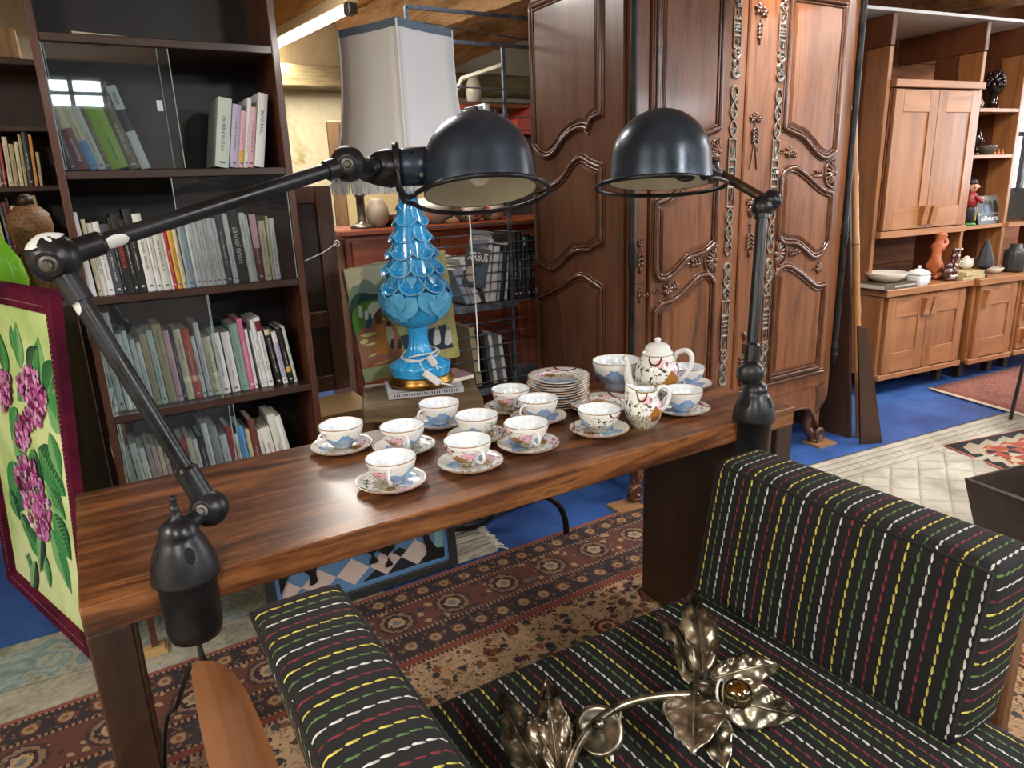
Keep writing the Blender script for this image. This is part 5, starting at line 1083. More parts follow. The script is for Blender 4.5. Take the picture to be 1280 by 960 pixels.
for z in (RZS, 1.475, .45):
    obj('shelf_frame', MB().box(RL-.01, RR+.03, RY-.012, RY+.002, z-.035, z, b=.002).box(RL, 2.15, RY+.002, RY+RD, z-.012, z-.004, b=.002), M_WIRE, t, True)
for i in range(8):
    z = RZS+.055+.045*i; obj('wire', MB().tube([(RL, RY-.006, z), (2.15, RY-.006, z)], .0032, 6), M_WIRE, t, True)
for z in (1.60, 1.655, 1.71, 1.77, 1.83): obj('wire', MB().tube([(RL, RY-.004, z), (2.15, RY-.004, z)], .0032, 6), M_WIRE, t, True)
for i in range(7): z = RZS-.09-.06*i; obj('wire', MB().tube([(RL+.02, RY-.006, z), (RR+.06, RY-.006, z)], .0032, 6), M_WIRE, t, True)
for i, z in enumerate((.78, .74, .70, .62, .58)): obj('wire', MB().tube([(RR-.12, RY+.29, z), (RR, RY, z-.03)], .003, 6), M_WIRE, t, True)
# books on the rack
def rk(xl, xr, yf, yt, col, lean, lab, d_=.2, **k):
    a, b = rp(xl, yf), rp(xr, yf); zt = rp(xl, yt).z; h = min(.4, (zt-a.z)/cos(lean)); book(a.x, RY+.02, RZS+.0008+(max(.004, b.x-a.x)*sin(lean) if lean > 0 else 0), max(.004, b.x-a.x), h, d_, col, lean, lab, 'books on the wire rack', cat='book', **k)
RLn = radians(-21)
for i, (xl, xr, yt, col, lab) in enumerate(((581, 587, 330, 'greyblue', 'first of five'), (588, 593, 326, 'grey', 'second of five'), (594, 600, 316, 'white', 'middle of five'), (602, 606, 317, 'navy', 'fourth of five'), (608, 612, 316, 'palegreen', 'last of five'))):
    rk(xl+4, xr+4, 375-i*.8, yt, col, RLn, SAY.get(col, col)+' thin album, '+lab+' slanting left behind the wires', marks=False)
for xl, xr, yt, col, lab in ((612, 617, 290, 'white', 'white spine with dark edge right beside the aviation albums'), (619, 626, 300, 'white', 'second white spine right of the aviation albums'), (627, 631, 308, 'greyblue', 'grey-blue spine third from the aviation albums'), (632, 636, 300, 'black', 'black spine just left of the rack post'), (637, 640, 298, 'white', 'thin pale spine just left of the rack post')):
    rk(xl-4, xr-4, 369, yt, col, radians(8), lab+' on the wire rack', marks=False)
for i in range(5):
    xl = 645+i*5.4; rk(xl, xl+5, 366-i*.8, 281+i*1.2, 'black', radians(1), 'black bound volume, %s of five beside the wardrobe' % ordw(i), txt=('ILES', .12, .012, .88) if i == 2 else None)
def album(name, pts, col, txt, lab, tcl, k=0.0, sc=1.0):
    # a tilted cover facing out
    cn_ = V((-.35, -1, .12)).normalized(); p0 = rp(*pts[0])+V((0, .02+k, 0)); q = [onP(*p, p0, cn_) for p in pts]
    t = thing(name, lab, 'album', tuple(q[0])); m = MB(); th = cn_*-.012; m.add(q+[p+th for p in q], [[0, 1, 2, 3], [4, 5, 6, 7], [0, 1, 5, 4], [1, 2, 6, 5], [2, 3, 7, 6], [3, 0, 4, 7]]); obj('cover', m, paint(col, .35, 0, 0, .2), t, True)
    tm = MB(); xa = (q[1]-q[0]).normalized(); ya = (q[3]-q[0]); ya = (ya-xa*ya.dot(xa)).normalized(); ctr = (q[0]+q[1])*.5*(1-tcl[0])+(q[2]+q[3])*.5*tcl[0]+cn_*.0015
    Mt = Mx(((xa.x, ya.x, cn_.x, ctr.x), (xa.y, ya.y, cn_.y, ctr.y), (xa.z, ya.z, cn_.z, ctr.z), (0, 0, 0, 1))); put_text(tm, txt, Mt, tcl[1], (q[1]-q[0]).length*tcl[2]); obj('title_lettering', tm, paint((236, 236, 232), .5, 0, 0, 0), t, True)
    return t, q, cn_
t2, q, cn_ = album('album', [(603, 352), (606, 368), (617, 312), (586, 308)], (40, 42, 52), 'AIRBUS', 'dark aviation album with white lettering facing out on the wire rack', (.8, .042, .86)) if 0 else album('album', [(577, 357), (606, 361), (614, 312), (584, 308)], (40, 42, 50), 'AIRBUS', 'dark aviation album with white lettering facing out on the wire rack', (.78, .040, .86))
m = MB(); f_ = lambda x, y: onP(x, y, q[0], cn_)+cn_*.001
m.add([f_(*p) for p in ((582, 345), (584, 334), (590, 331), (592, 340), (592, 352), (586, 352))], [[0, 1, 2, 3, 4, 5]], 0); m.add([f_(*p) for p in ((592, 356), (604, 355), (607, 336), (594, 334))], [[0, 1, 2, 3]], 1)
obj('cover_photo', m, [paint((196, 170, 150), .5), paint((58, 72, 104), .5)], t2, True)
album('album', [(586, 310), (612, 310), (617, 290), (590, 286)], (130, 132, 146), 'AIR FRANCE', 'grey album with pale capitals standing behind the dark aviation album', (.62, .026, .86), .05)
m = MB(); 
o = obj('booklet', MB().box(-.05, .05, 0, .01, 0, .14), paint((150, 110, 70), .5, 0, 0, .4), loc=(rp(600, 372).x, RY+.022, RZS+.001)); tag(o, 'small colourful booklet standing below the dark aviation album', 'booklet')
# upper shelf: standing books seen over the dome
ups = [(566, 572, 127, 'white'), (573, 576, 130, 'greyblue'), (577, 582, 134, 'black'), (583, 588, 137, 'greyblue'), (589, 593, 136, 'white'), (594, 599, 137, 'slate'), (600, 605, 131, 'black'), (606, 611, 131, 'greyblue'), (613, 619, 127, 'white'), (620, 624, 135, 'black'), (625, 629, 135, 'slate')]
for i, (xl, xr, yt, col) in enumerate(ups):
    a, b = rp(xl, 200), rp(xr, 200); book(a.x-.03, RY+.02, 1.4756+.004, max(.012, b.x-a.x), rp(xl, yt).z-1.482, .2, col, radians(5), '%s book, %s from the left on the upper rack shelf above the black dome' % (SAY.get(col, col), ordw(i)), 'books on the upper rack shelf', marks=False)
a = rp(583, 140); o = obj('folder', MB().box(0, .12, 0, .012, 0, .31), paint((196, 70, 72), .5), loc=(a.x, RY+.235, 1.4762)); tag(o, 'red folder standing at the back of the upper rack shelf', 'folder')
# magazines low on the rack
rn = random.Random(2)
for i, (x, c_) in enumerate(((600, 'orange'), (612, 'black'), (622, 'white'), (634, 'white'), (640, 'black'))):
    a = rp(x, 480); book(a.x, RY+.03, .4506+.004, .02+.01*(i == 0), .30-.02*i, .2, c_ if c_ != 'orange' else 'tan', radians(-6), '%s volume, %s from the left on the low rack shelf behind the plate stack' % (c_ if c_ != 'orange' else 'tan', ordw(i)), 'volumes on the low rack shelf', marks=False)
# ------------------------------------------------------------------ the back of the room: panelled door, boxes, dresser, mirror
DY = 3.05; dp = lambda x, y: onY(x, y, DY)
xl, xr = .66, dp(420, 300).x
t = thing('old_door', 'old brown panelled door leaning behind the dark bookcase', 'door panel', (xl-.3, DY, 0)); wd = xr-xl+.3
zt, zb_ = dp(400, 232).z, .55
for x in (0, wd-.07): obj('stile', MB().box(x, x+.07, 0, .035, zb_, zt, b=.003), M_DOORW, t)
for z in (zb_, zt-.07, dp(400, 410).z): obj('rail', MB().box(.0705, wd-.0705, 0, .035, z, z+.07, b=.003), M_DOORW, t)
obj('panel', MB().box(.069, wd-.069, .014, .022, zb_+.05, zt-.05, b=.001), M_DARKBRD, t)
a, b = dp(381, 326), dp(420, 304); m = MB().tube([a+V((0, -.005, 0)), (a+b)*.5-V((0, .02, .004)), b+V((.0, -.01, 0))], .0028, 6); m.tube([b+V((.012*cos(k*.5), -.01, .012*sin(k*.5))) for k in range(13)], .0025, 6); obj('wire_latch', m, M_CORDW, t, True)
M_CARD = paint((150, 118, 72), .75, 0, 0, .15)
for i, (z0, z1) in enumerate(((0, .30), (.302, .54))):
    o = obj('cardboard_box', MB().box(0, .30, 0, .28, 0, z1-z0, b=.003).box(-.002, .302, -.002, .282, z1-z0-.06, z1-z0-.03, b=.001), M_CARD, loc=(.66, 2.72, z0+.004)); tag(o, ['tan cardboard box standing on the floor behind the bookcase, lower of two', 'tan cardboard box stacked on the other behind the bookcase, upper of two'][i], 'box', 'cardboard boxes behind the bookcase')
# dresser
EY = 3.62; ep = lambda x, y: onY(x, y, EY)
x0, x1_, zt = ep(430, 290).x, 2.7, ep(430, 288).z
t = thing('dresser', 'red-brown wooden dresser at the back with brass drawer pulls', 'dresser', (x0, EY, 0)); wd = x1_-x0
obj('top_board', MB().box(-.03, wd+.03, -.03, .5, zt-.035, zt, b=.008), M_DRESSER, t)
obj('body', MB().box(0, wd, .0, .48, .12, zt-.035, b=.004), M_DRESSER, t); obj('side_panel', MB().box(-.012, -.0005, .03, .45, .15, zt-.05, b=.002), M_DPALE, t)
for i in range(3):
    dx = wd/3; dr = obj('drawer', MB().box(dx*i+.03, dx*(i+1)-.03, -.014, -.0005, zt-.21, zt-.06, b=.006), M_DRESSER, t)
    obj('pull', MB().tube(catmull([(dx*(i+.5)-.04, -.02, zt-.13), (dx*(i+.5)-.02, -.035, zt-.145), (dx*(i+.5)+.02, -.035, zt-.145), (dx*(i+.5)+.04, -.02, zt-.13)], 4), .004, 8).lathe([(0, 0), (.02, 0), (.018, .004), (0, .005)], 16, 0, frame((dx*(i+.5), -.0145, zt-.13), (0, -1, 0))), M_GOLD, dr)
    dd = obj('door', MB().box(dx*i+.03, dx*(i+1)-.03, -.014, -.0005, .16, zt-.24, b=.006), M_DRESSER, t); obj('door_panel', MB().box(dx*i+.09, dx*(i+1)-.09, -.022, -.0145, .22, zt-.3, b=.006), M_DRESSER, dd)
for x in (.03, wd-.07):
    for y in (.03, .4): obj('foot', MB().box(x, x+.05, y, y+.05, .004, .12, b=.004), M_DRESSER, t)
def onTop(x): return ep(x, 270).x
dz = zt+.0006
o = obj('candlestick', MB().lathe([(0, 0), (.062, 0), (.064, .01), (.045, .02), (.026, .03), (.022, .05), (.022, .16), (.028, .165), (.028, .175), (.02, .18), (.02, .26), (.026, .27), (0, .27)], 30), M_PEWTER, loc=(ep(459, 285).x, EY+.07, dz)); tag(o, 'pewter candlestick with wide base on the dresser below the fringed shade', 'candlestick')
o = obj('shell_ball', MB().lathe([(0, 0), (.03, 0), (.055, .03), (.063, .07), (.055, .11), (.035, .135), (.03, .15), (0, .15)], 36, 0, wob=lambda a, i: 1+.02*sin(14*a+i*1.5)), paint((196, 176, 150), .6, 0, 0, .3), loc=(ep(480, 285).x, EY+.08, dz)); tag(o, 'pale nubbly round pot on the dresser right of the candlestick', 'pot')
def dish(r, h): return MB().lathe([(0, .004), (r*.5, 0), (r*.55, 0), (r*.8, h*.35), (r, h), (r*.98, h+.003), (r*.75, h*.45), (r*.5, .01), (0, .012)], 36)
M_IVORY = paint((222, 214, 196), .25, 0, .3, .1); M_FLORAL = None
g = G('floral_china'); vv = g.vor(g.ob, 30, 'Distance'); cc = g.sep(g.vor(g.ob, 30, 'Color')); M_FLORAL = g.fin(g.mix(g.ma('LESS_THAN', vv, .36), C(228, 220, 204), g.ramp(cc[0], [(0, C(206, 120, 90)), (.4, C(110, 132, 90)), (.6, C(214, 160, 130)), (.85, C(228, 220, 204))], 'CONSTANT')), .25, 0, .3)
o = obj('silver_dish', dish(.11, .06), M_PEWTER, loc=(ep(497, 285).x+.03, EY+.2, dz)); tag(o, 'tarnished oval metal dish behind the nubbly pot', 'dish')
o = obj('tureen', MB().lathe([(0, 0), (.05, 0), (.055, .012), (.10, .03), (.135, .07), (.14, .1), (.13, .11), (.09, .135), (.03, .15), (.015, .16), (.02, .175), (0, .185)], 40), M_IVORY, loc=(ep(556, 280).x, EY+.12, dz)); tag(o, 'ivory covered tureen on the dresser under the big black dome', 'tureen')
for i, (x, r, mat, lab) in enumerate(((600, .10, M_FLORAL, 'flowered china bowl on the dresser, left of two'), (630, .09, M_FLORAL, 'flowered china bowl on the dresser nearest the wardrobe'))):
    for k in range(2):
        o = obj('china_bowl', dish(r-.006*k, .075), mat if k == 0 else M_IVORY, loc=(ep(x, 280).x, EY+.13, dz+.034*k)); tag(o, lab if k == 0 else lab.replace('flowered china', 'plain inner'), 'bowl', 'bowls on the dresser')
o = obj('green_books', MB().box(0, .26, 0, .2, 0, .03), paint((70, 96, 66), .5), loc=(rp(642, 282).x, RY+.06, rp(660, 283).z+.01)); bpy.data.objects.remove(o)
# mirror on the back wall
MY = 4.3; mp = lambda x, y: onY(x, y, MY)
a, b = mp(409, 150), mp(560, 290); t = thing('mirror_frame', 'brown oak frame with a cream panel standing behind the dresser', 'frame', (a.x, MY, 0)); W_m, z1, z0 = b.x-a.x, a.z, .55; fw = .075
for x in (0, W_m-fw): obj('frame_side', MB().box(x, x+fw, 0, .04, z0, z1, b=.01), M_OAK, t)
for z in (z0, z1-fw): obj('frame_rail', MB().box(fw+.0005, W_m-fw-.0005, 0, .04, z, z+fw, b=.01), M_OAK, t)
obj('panel', MB().box(fw-.005, W_m-fw+.005, .012, .02, z0+.05, z1-.05, b=.001), M_CREAM, t)
# things glimpsed behind the rack: white bulb shade, red cloth, picture edges
QY = 4.6; qp = lambda x, y: onY(x, y, QY)
a = qp(593, 130); o = obj('globe_lamp', MB().lathe([(0, 0), (.03, 0), (.05, .03), (.055, .08), (.045, .14), (.025, .18), (0, .19)], 24), M_IVORY, loc=(a.x, QY, a.z)); tag(o, 'white glass lamp globe on the shelf behind the wire rack', 'lamp globe')
o = obj('shelf_board', MB().box(-.5, 2.2, -.1, .3, -.03, -.0006, b=.004), M_PLANKW, loc=(a.x, QY, a.z)); tag(o, 'long wooden wall shelf behind the wire rack', 'shelf')
c_ = qp(650, 148); o = obj('red_box', MB().prism([(0, 0), (.55, 0), (.55, .34), (.16, .20), (0, .1)], 0, .25, 0, Mx.Rotation(pi/2, 4, 'X')), paint((206, 74, 52), .5), loc=(c_.x-.12, QY+.1, c_.z-.12)); tag(o, 'bright red slanted box between rack and wardrobe', 'box')
o = obj('sideboard', MB().box(0, 2.2, 0, .4, 0, c_.z-.121, b=.005), M_DARKBRD, loc=(c_.x-.2, QY-.02, 0)); tag(o, 'dark tall cupboard under the red box behind the wire rack', 'cupboard')
# ------------------------------------------------------------------ fluorescent tube on the ceiling
ta, tb = onZ(440, 18, 2.33), onZ(338, 67, 2.33); td = (tb-ta).normalized()
t = thing('fluorescent_or_fill_light', 'lit fluorescent tube lamp under the ceiling at upper left', 'ceiling light', tuple(ta))
sdv = V((td.y, -td.x, 0)); 
def along(s0, s1, o0, o1, z0, z1): 
    M = Mx(((td.x, sdv.x, 0, ta.x), (td.y, sdv.y, 0, ta.y), (0, 0, 1, ta.z), (0, 0, 0, 1))); return MB().box(s0, s1, o0, o1, z0, z1, b=.004, M=M)
obj('housing', along(-.02, 1.5, -.035, .035, .055, .115), paint((196, 170, 130), .5), t, True)
def em(name, c, s):
    m = bpy.data.materials.new(name); m.use_nodes = True; nt = m.node_tree; nt.nodes.remove(nt.nodes['Principled BSDF']); e = nt.nodes.new('ShaderNodeEmission'); e.inputs[0].default_value = c; e.inputs[1].default_value = s; nt.links.new(e.outputs[0], nt.nodes['Material Output'].inputs[0]); return m
obj('tube', MB().tube([ta+td*.05+V((0, 0, .03)), ta+td*1.45+V((0, 0, .03))], .02, 14), em('tube_glow', (1, .97, .86, 1), 14), t, True)
obj('end_cap', along(-.02, .05, -.025, .025, .0, .054), paint((44, 40, 36), .5), t, True); obj('end_cap', along(1.45, 1.5, -.025, .025, .0, .054), paint((44, 40, 36), .5), t, True)
obj('mount_block', along(.0, 1.48, -.03, .03, .1155, .288), M_BOARD, t, True)
# ------------------------------------------------------------------ the carved wardrobe
AX, AY, AW, ADp = 1.91, 2.24, 1.40, .67
t = thing('wardrobe', 'large carved walnut wardrobe with two panelled doors and steel lock plates', 'wardrobe', (AX, AY, 0)); WR = t
ATOP = 2.38
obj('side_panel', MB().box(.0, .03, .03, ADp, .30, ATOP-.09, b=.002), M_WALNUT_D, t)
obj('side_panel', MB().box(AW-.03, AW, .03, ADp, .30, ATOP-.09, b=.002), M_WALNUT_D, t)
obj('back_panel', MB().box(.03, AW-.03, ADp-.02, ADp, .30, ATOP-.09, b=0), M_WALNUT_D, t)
obj('corner_post', MB().box(.014, .10, .0, .06, .26, ATOP-.09, b=.004), M_WALNUT, t); obj('corner_post', MB().box(AW-.085, AW-.014, .0, .06, .26, ATOP-.09, b=.004), M_WALNUT, t)
m = MB(); m.prism([(-.05, 0), (AW+.05, 0), (AW+.05, ADp+.02), (-.05, ADp+.02)], ATOP-.03, ATOP); m.prism([(-.03, .02), (AW+.03, .02), (AW+.03, ADp), (-.03, ADp)], ATOP-.09, ATOP-.03, top=[(-.045, .004), (AW+.045, .004), (AW+.045, ADp+.01), (-.045, ADp+.01)])
for v in m.v: v.y -= .05
obj('cornice', m, M_WALNUT, t)
obj('top_rail', MB().box(.1, AW-.085, .005, .05, 2.22, ATOP-.09, b=.003), M_WALNUT, t)
obj('bottom_rail', MB().box(.1, AW-.085, .004, .05, .335, .40, b=.003), M_WALNUT, t)
m = MB(); 
for k, (dz, dy) in enumerate(((0, -.012), (.012, -.02), (.024, -.014))): m.box(.095, AW-.08, dy, .004, .40+dz, .411+dz, b=.004)
obj('base_moulding', m, M_WALNUT_C, t)
# scalloped apron
def apron(x0, x1, n=40):
    top = [(x0+(x1-x0)*i/n, .335) for i in range(n+1)]; bot = []
    for i in range(n, -1, -1):
        q = i/n; s = abs(2*q-1); z = .235-.06*s**6-.10*max(0, s-.86)/.14+.02*cos(4*pi*q)*(1-s); bot.append((x0+(x1-x0)*q, z))
    return top+bot
m = MB(); m.prism(apron(.07, AW-.06), .0, .03, 0, Mx(((1, 0, 0, 0), (0, 0, 1, .008), (0, 1, 0, 0), (0, 0, 0, 1)))); ap = obj('apron', m, M_WALNUT, t)
bp_ = [V((x, .004, z+.006)) for x, z in apron(.07, AW-.06)[41:]]; obj('apron_bead', MB().tube(bp_, .006, 8), M_WALNUT_C, ap)
m = MB(); m.prism([(0.02, .335), (ADp, .335), (ADp, .20), (ADp-.1, .25), (.15, .27), (.06, .2)], .004, .03, 0, Mx(((0, 0, 1, 0), (1, 0, 0, 0), (0, 1, 0, 0), (0, 0, 0, 1)))); obj('side_apron', m, M_WALNUT_D, t)
# cabriole legs with scrolled toes
def cabriole(x, y, sx):
    m = MB(); path = catmull([(x, y+.03, .335), (x-.012*sx, y+.015, .27), (x+.010*sx, y+.03, .19), (x+.03*sx, y+.04, .11), (x+.015*sx, y+.02, .06), (x-.01*sx, y+.0, .035)], 6); n = len(path)
    m.tube(path, [.048-.024*min(1, i/(n*.55))+.004*max(0, i/n-.6)*5 for i in range(n)], 16)
    sp = []; c = V((x-.002*sx, y-.008, .062))
    for i in range(34): a = i*.36; r_ = .04*(1-i/36); sp.append(c+V((-r_*cos(a-2.2)*sx, -.004, r_*sin(a-2.2))))
    m.tube(sp, [.013-.007*i/34 for i in range(34)], 10); m.tube([c+V((0, .03, 0)), c+V((0, -.012, 0))], [.028, .024], 16)
    m.lathe([(0, .0), (.032, 0), (.034, .012), (.028, .022), (0, .022)], 20, 0, Mx.Translation(V((x, y+.01, .0165))))
    for k in range(9): m.ball(path[int(6+k*2.4)]+V((0, -.028+.001*k, 0)), .0055, 0, 8)
    return obj('leg', m, M_WALNUT_C, t)
cabriole(.055, .005, 1); cabriole(AW-.075, .005, -1)
for x in (.03, AW-.08): obj('leg', MB().box(x, x+.05, ADp-.07, ADp-.02, .0165, .30, b=.004), M_WALNUT_D, t)
# corner columns
def column(x, y):
    prof = [(0, .44), (.005, .44), (.012, .455), (.007, .47), (.016, .485), (.016, .495), (.009, .505), (.017, .525), (.017, .535), (.0125, .55), (.0125, 1.06), (.016, 1.075), (.014, 1.085), (.018, 1.10), (.014, 1.115), (.018, 1.13), (.014, 1.145), (.016, 1.155), (.0125, 1.17), (.0125, 2.24), (.016, 2.25), (0, 2.26)]
    obj('corner_column', MB().lathe([(r_*1.12, z) for r_, z in prof], 18, 0, Mx.Translation(V((x, y, 0)))), M_BLACKIRON, t)
column(.010, -.012); column(AW-.006, -.012)
# door mapping: front plane pixel -> local (x, z)
def wf(x, y): p = onY(x, y, AY-.01); return (p.x-AX, p.z)
FRONT = lambda x, z, k: (x, -.012-k, z)
def ws(x, y): p = onX(x, y, AX); return (p.y-AY, p.z)
SIDE = lambda a, z, k: (-k, a, z)
def inset(P_, d):
    n = len(P_); A = sum(P_[i][0]*P_[(i+1) % n][1]-P_[(i+1) % n][0]*P_[i][1] for i in range(n)); s = 1 if A > 0 else -1; out = []
    for i in range(n):
        a, b, c = V((*P_[i-1], 0)), V((*P_[i], 0)), V((*P_[(i+1) % n], 0)); e1 = (b-a); e2 = (c-b)
        n1 = V((-e1.y, e1.x, 0))*s; n2 = V((-e2.y, e2.x, 0))*s
        n1 = n1.normalized() if n1.length > 1e-7 else n1; n2 = n2.normalized() if n2.length > 1e-7 else n2
        q = n1+n2; L_ = q.length; q = q/L_ if L_ > 1e-6 else n1; k = d/max(.5, q.dot(n1)); out.append((b.x+q.x*k, b.y+q.y*k))
    return out
def clean(P_, ref, d):
    out = []; n = len(ref)
    for p in P_:
        ok = True
        for i in range(n):
            a, b = V((*ref[i], 0)), V((*ref[(i+1) % n], 0)); e = b-a; q = V((*p, 0))-a; L2 = e.length_squared; t_ = max(0, min(1, q.dot(e)/L2)) if L2 > 0 else 0
            if (q-e*t_).length < d: ok = False; break
        if ok: out.append(p)
    return out
def resample(P_, d):
    out = []; n = len(P_)
    for i in range(n):
        a, b = V((*P_[i], 0)), V((*P_[(i+1) % n], 0)); k = max(1, round((b-a).length/d))
        for j in range(k): q = a+(b-a)*(j/k); out.append((q.x, q.y))
    return out
def smooth_outline(segs):
    """segs: list of ('l'|'c', points) in order round the outline"""
    out = []
    for k, P_ in segs:
        P_ = [V((*p, 0)) for p in P_]
        q = catmull(P_, 7) if k == 'c' else P_
        for p in q:
            if not out or (V((*out[-1], 0))-p).length > .004: out.append((p.x, p.y))
    if (V((*out[0], 0))-V((*out[-1], 0))).length < .004: out.pop()
    return out
def carved_panel(par, outline, mp_, mat, off=.034, lift=.010):
    outline = resample(outline, .012); m = MB()
    for d_, k0, k1 in ((off, 0, lift*.35), (off+.005, lift*.35, lift*.7), (off+.010, lift*.7, lift)):
        f = clean(inset(outline, d_), outline, d_*.95); n = len(f)
        m.add([mp_(*p, k0) for p in f]+[mp_(*p, k1) for p in f], [[i, (i+1) % n, n+(i+1) % n, n+i] for i in range(n)]); m.add([mp_(*p, k1) for p in f], [list(range(n))])
    p = obj('panel', m, mat, par)
    a = [V(mp_(*q, .006)) for q in inset(outline, .006)]; b = [V(mp_(*q, .003)) for q in inset(outline, .022)]; c = [V(mp_(*q, .002)) for q in inset(outline, -.008)]
    obj('moulding', MB().tube(a, .0095, 8, 0, True).tube(b, .0055, 6, 0, True).tube(c, .0035, 6, 0, True), M_WALNUT_C, p)
    return p
def petal(m, mp_, x, z, ang, L_, W_k, k=.004, th=.5):
    c = V(mp_(x+cos(ang)*L_*.5, z+sin(ang)*L_*.5, k)); e = V(mp_(x+cos(ang)*L_, z+sin(ang)*L_, k)); nn = V(mp_(0, 0, 1))-V(mp_(0, 0, 0))
    m.ball((0, 0, 0), 1, 0, 10, frame(c, nn, e-c) @ Mx.Diagonal((L_*.5, W_k*.5, W_k*th, 1)))
def rosette(m, mp_, x, z, s, n=6):
    for i in range(n): petal(m, mp_, x, z, 2*pi*i/n+.3, s, s*.62)
    m.ball(V(mp_(x, z, .006)), s*.28, 0, 10)
def spray(m, mp_, x, z, ang, s, n=4):
    e = (x+cos(ang)*s*2.2, z+sin(ang)*s*2.2); m.tube([mp_(x, z, .003), mp_(*e, .003)], s*.06, 6)
    for i in range(n):
        q = .25+.7*i/n; bx, bz = x+(e[0]-x)*q, z+(e[1]-z)*q
        for sg in (-1, 1): petal(m, mp_, bx, bz, ang+sg*.75, s*.75, s*.34)
    petal(m, mp_, *e, ang, s*.8, s*.36)
def fan(m, mp_, x, z, s, a0, a1, n=9):
    for i in range(n): petal(m, mp_, x, z, a0+(a1-a0)*i/(n-1), s, s*.26)
    m.tube([mp_(x+s*1.08*cos(a0+(a1-a0)*i/14), z+s*1.08*sin(a0+(a1-a0)*i/14), .003) for i in range(15)], s*.1, 6); m.ball(V(mp_(x, z, .004)), s*.24, 0, 10)
# side face
SP = dict(ul=ws(664, 30), ur=ws(756, 30))
yl, yr = ws(669, 190)[0], ws(755, 150)[0]
c1 = [ws(*p) for p in ((669, 183), (677, 194), (688, 197), (698, 189), (709, 173), (722, 163), (732, 161), (737, 165))]; c1b = [ws(*p) for p in ((737, 165), (741, 153), (747, 147), (754, 144))]
c1[0] = (yl, c1[0][1]); c1b[-1] = (yr, c1b[-1][1])
up_ = smooth_outline([('c', c1), ('c', c1b), ('l', [(yr, 2.17), (yl, 2.17)])])
c2 = [ws(*p) for p in ((674, 239), (690, 232), (704, 222), (718, 202), (729, 195), (741, 202), (755, 207))]; c2[0] = (yl, c2[0][1]); c2[-1] = (yr, c2[-1][1])
c3 = [ws(*p) for p in ((675, 327), (684, 334), (693, 338), (705, 330), (717, 318), (728, 314), (739, 314), (745, 309), (755, 304))]; c3[0] = (yl, c3[0][1]); c3[-1] = (yr, c3[-1][1])
mid_ = smooth_outline([('c', c2), ('c', list(reversed(c3)))])
c4 = [ws(*p) for p in ((676, 371), (690, 364), (705, 356), (718, 346), (731, 343), (742, 350), (755, 359))]; c4[0] = (yl, c4[0][1]); c4[-1] = (yr, c4[-1][1])
low_ = smooth_outline([('c', c4), ('l', [(yr, .46), (yl, .46)])])
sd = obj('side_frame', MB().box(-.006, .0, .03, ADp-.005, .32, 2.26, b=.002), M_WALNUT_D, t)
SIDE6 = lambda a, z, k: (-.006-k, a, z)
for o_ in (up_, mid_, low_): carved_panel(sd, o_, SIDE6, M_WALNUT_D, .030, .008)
m = MB()
FR0 = lambda x, z, k: (x, -.002-k, z)
cz_ = wf(768, 260)
rosette(m, FR0, .058, 1.16, .018); spray(m, FR0, .058, 1.14, -pi/2, .035, 3); spray(m, FR0, .058, .98, -pi/2, .022, 2); m.tube([FR0(.03, 1.0, .002), FR0(.086, 1.0, .002)], .004, 6)
obj('carving', m, M_WALNUT_C, t)
# doors
def door(name_x0, x1, up_, mid_, low_, carv):
    d_ = obj('door', MB().box(name_x0, x1, -.012, .02, .428, 2.215, b=.004), M_WALNUT, t)
    for o_ in (up_, mid_, low_): carved_panel(d_, o_, FRONT, M_WALNUT)
    gs = []
    def nxt(): gs.append(MB()); return gs[-1]
    carv(nxt)
    for m in gs: obj('carving', m, M_WALNUT_C, d_)
    return d_
Rx0, Rx1 = wf(978, 160)[0], wf(1043, 200)[0]
rt_b = [wf(*p) for p in ((978, 162), (990, 168), (1001, 173), (1012, 185), (1022, 196), (1032, 199), (1042, 190))]; rt_b[0] = (Rx0, rt_b[0][1]); rt_b[-1] = (Rx1, rt_b[-1][1])
r_up = smooth_outline([('c', rt_b), ('l', [(Rx1, 2.15), (Rx0, 2.15)])])
rm_t = [wf(*p) for p in ((972, 222), (980, 212), (992, 208), (1005, 216), (1018, 228), (1028, 236), (1039, 240))]; rm_t[0] = (Rx0, rm_t[0][1]); rm_t[-1] = (Rx1, rm_t[-1][1])
rm_b = [wf(*p) for p in ((969, 296), (978, 305), (993, 306), (1004, 314), (1015, 323), (1025, 319), (1033, 304))]; rm_b[0] = (Rx0, rm_b[0][1]); rm_b[-1] = (Rx1, rm_b[-1][1])
r_mid = smooth_outline([('c', rm_t), ('c', list(reversed(rm_b)))])
rl_t = [wf(*p) for p in ((965, 342), (973, 334), (984, 331), (997, 338), (1010, 349), (1020, 356), (1031, 354))]; rl_t[0] = (Rx0, rl_t[0][1]); rl_t[-1] = (Rx1, rl_t[-1][1])
zlow = wf(990, 470)[1]+.01
r_low = smooth_outline([('c', rl_t), ('l', [(Rx1, zlow), (Rx0, zlow)])])
xm = (wf(939, 200)[0])                       # mirror line between the doors
mir = lambda P_: [(2*xm-x, z) for x, z in P_]
Lx1 = wf(898, 200)[0]; Lx0 = wf(818, 200)[0]; kx = (Lx1-Lx0)/(Rx1-Rx0)
mirL = lambda P_: [(Lx1-(x-Rx0)*kx, z) for x, z in P_]
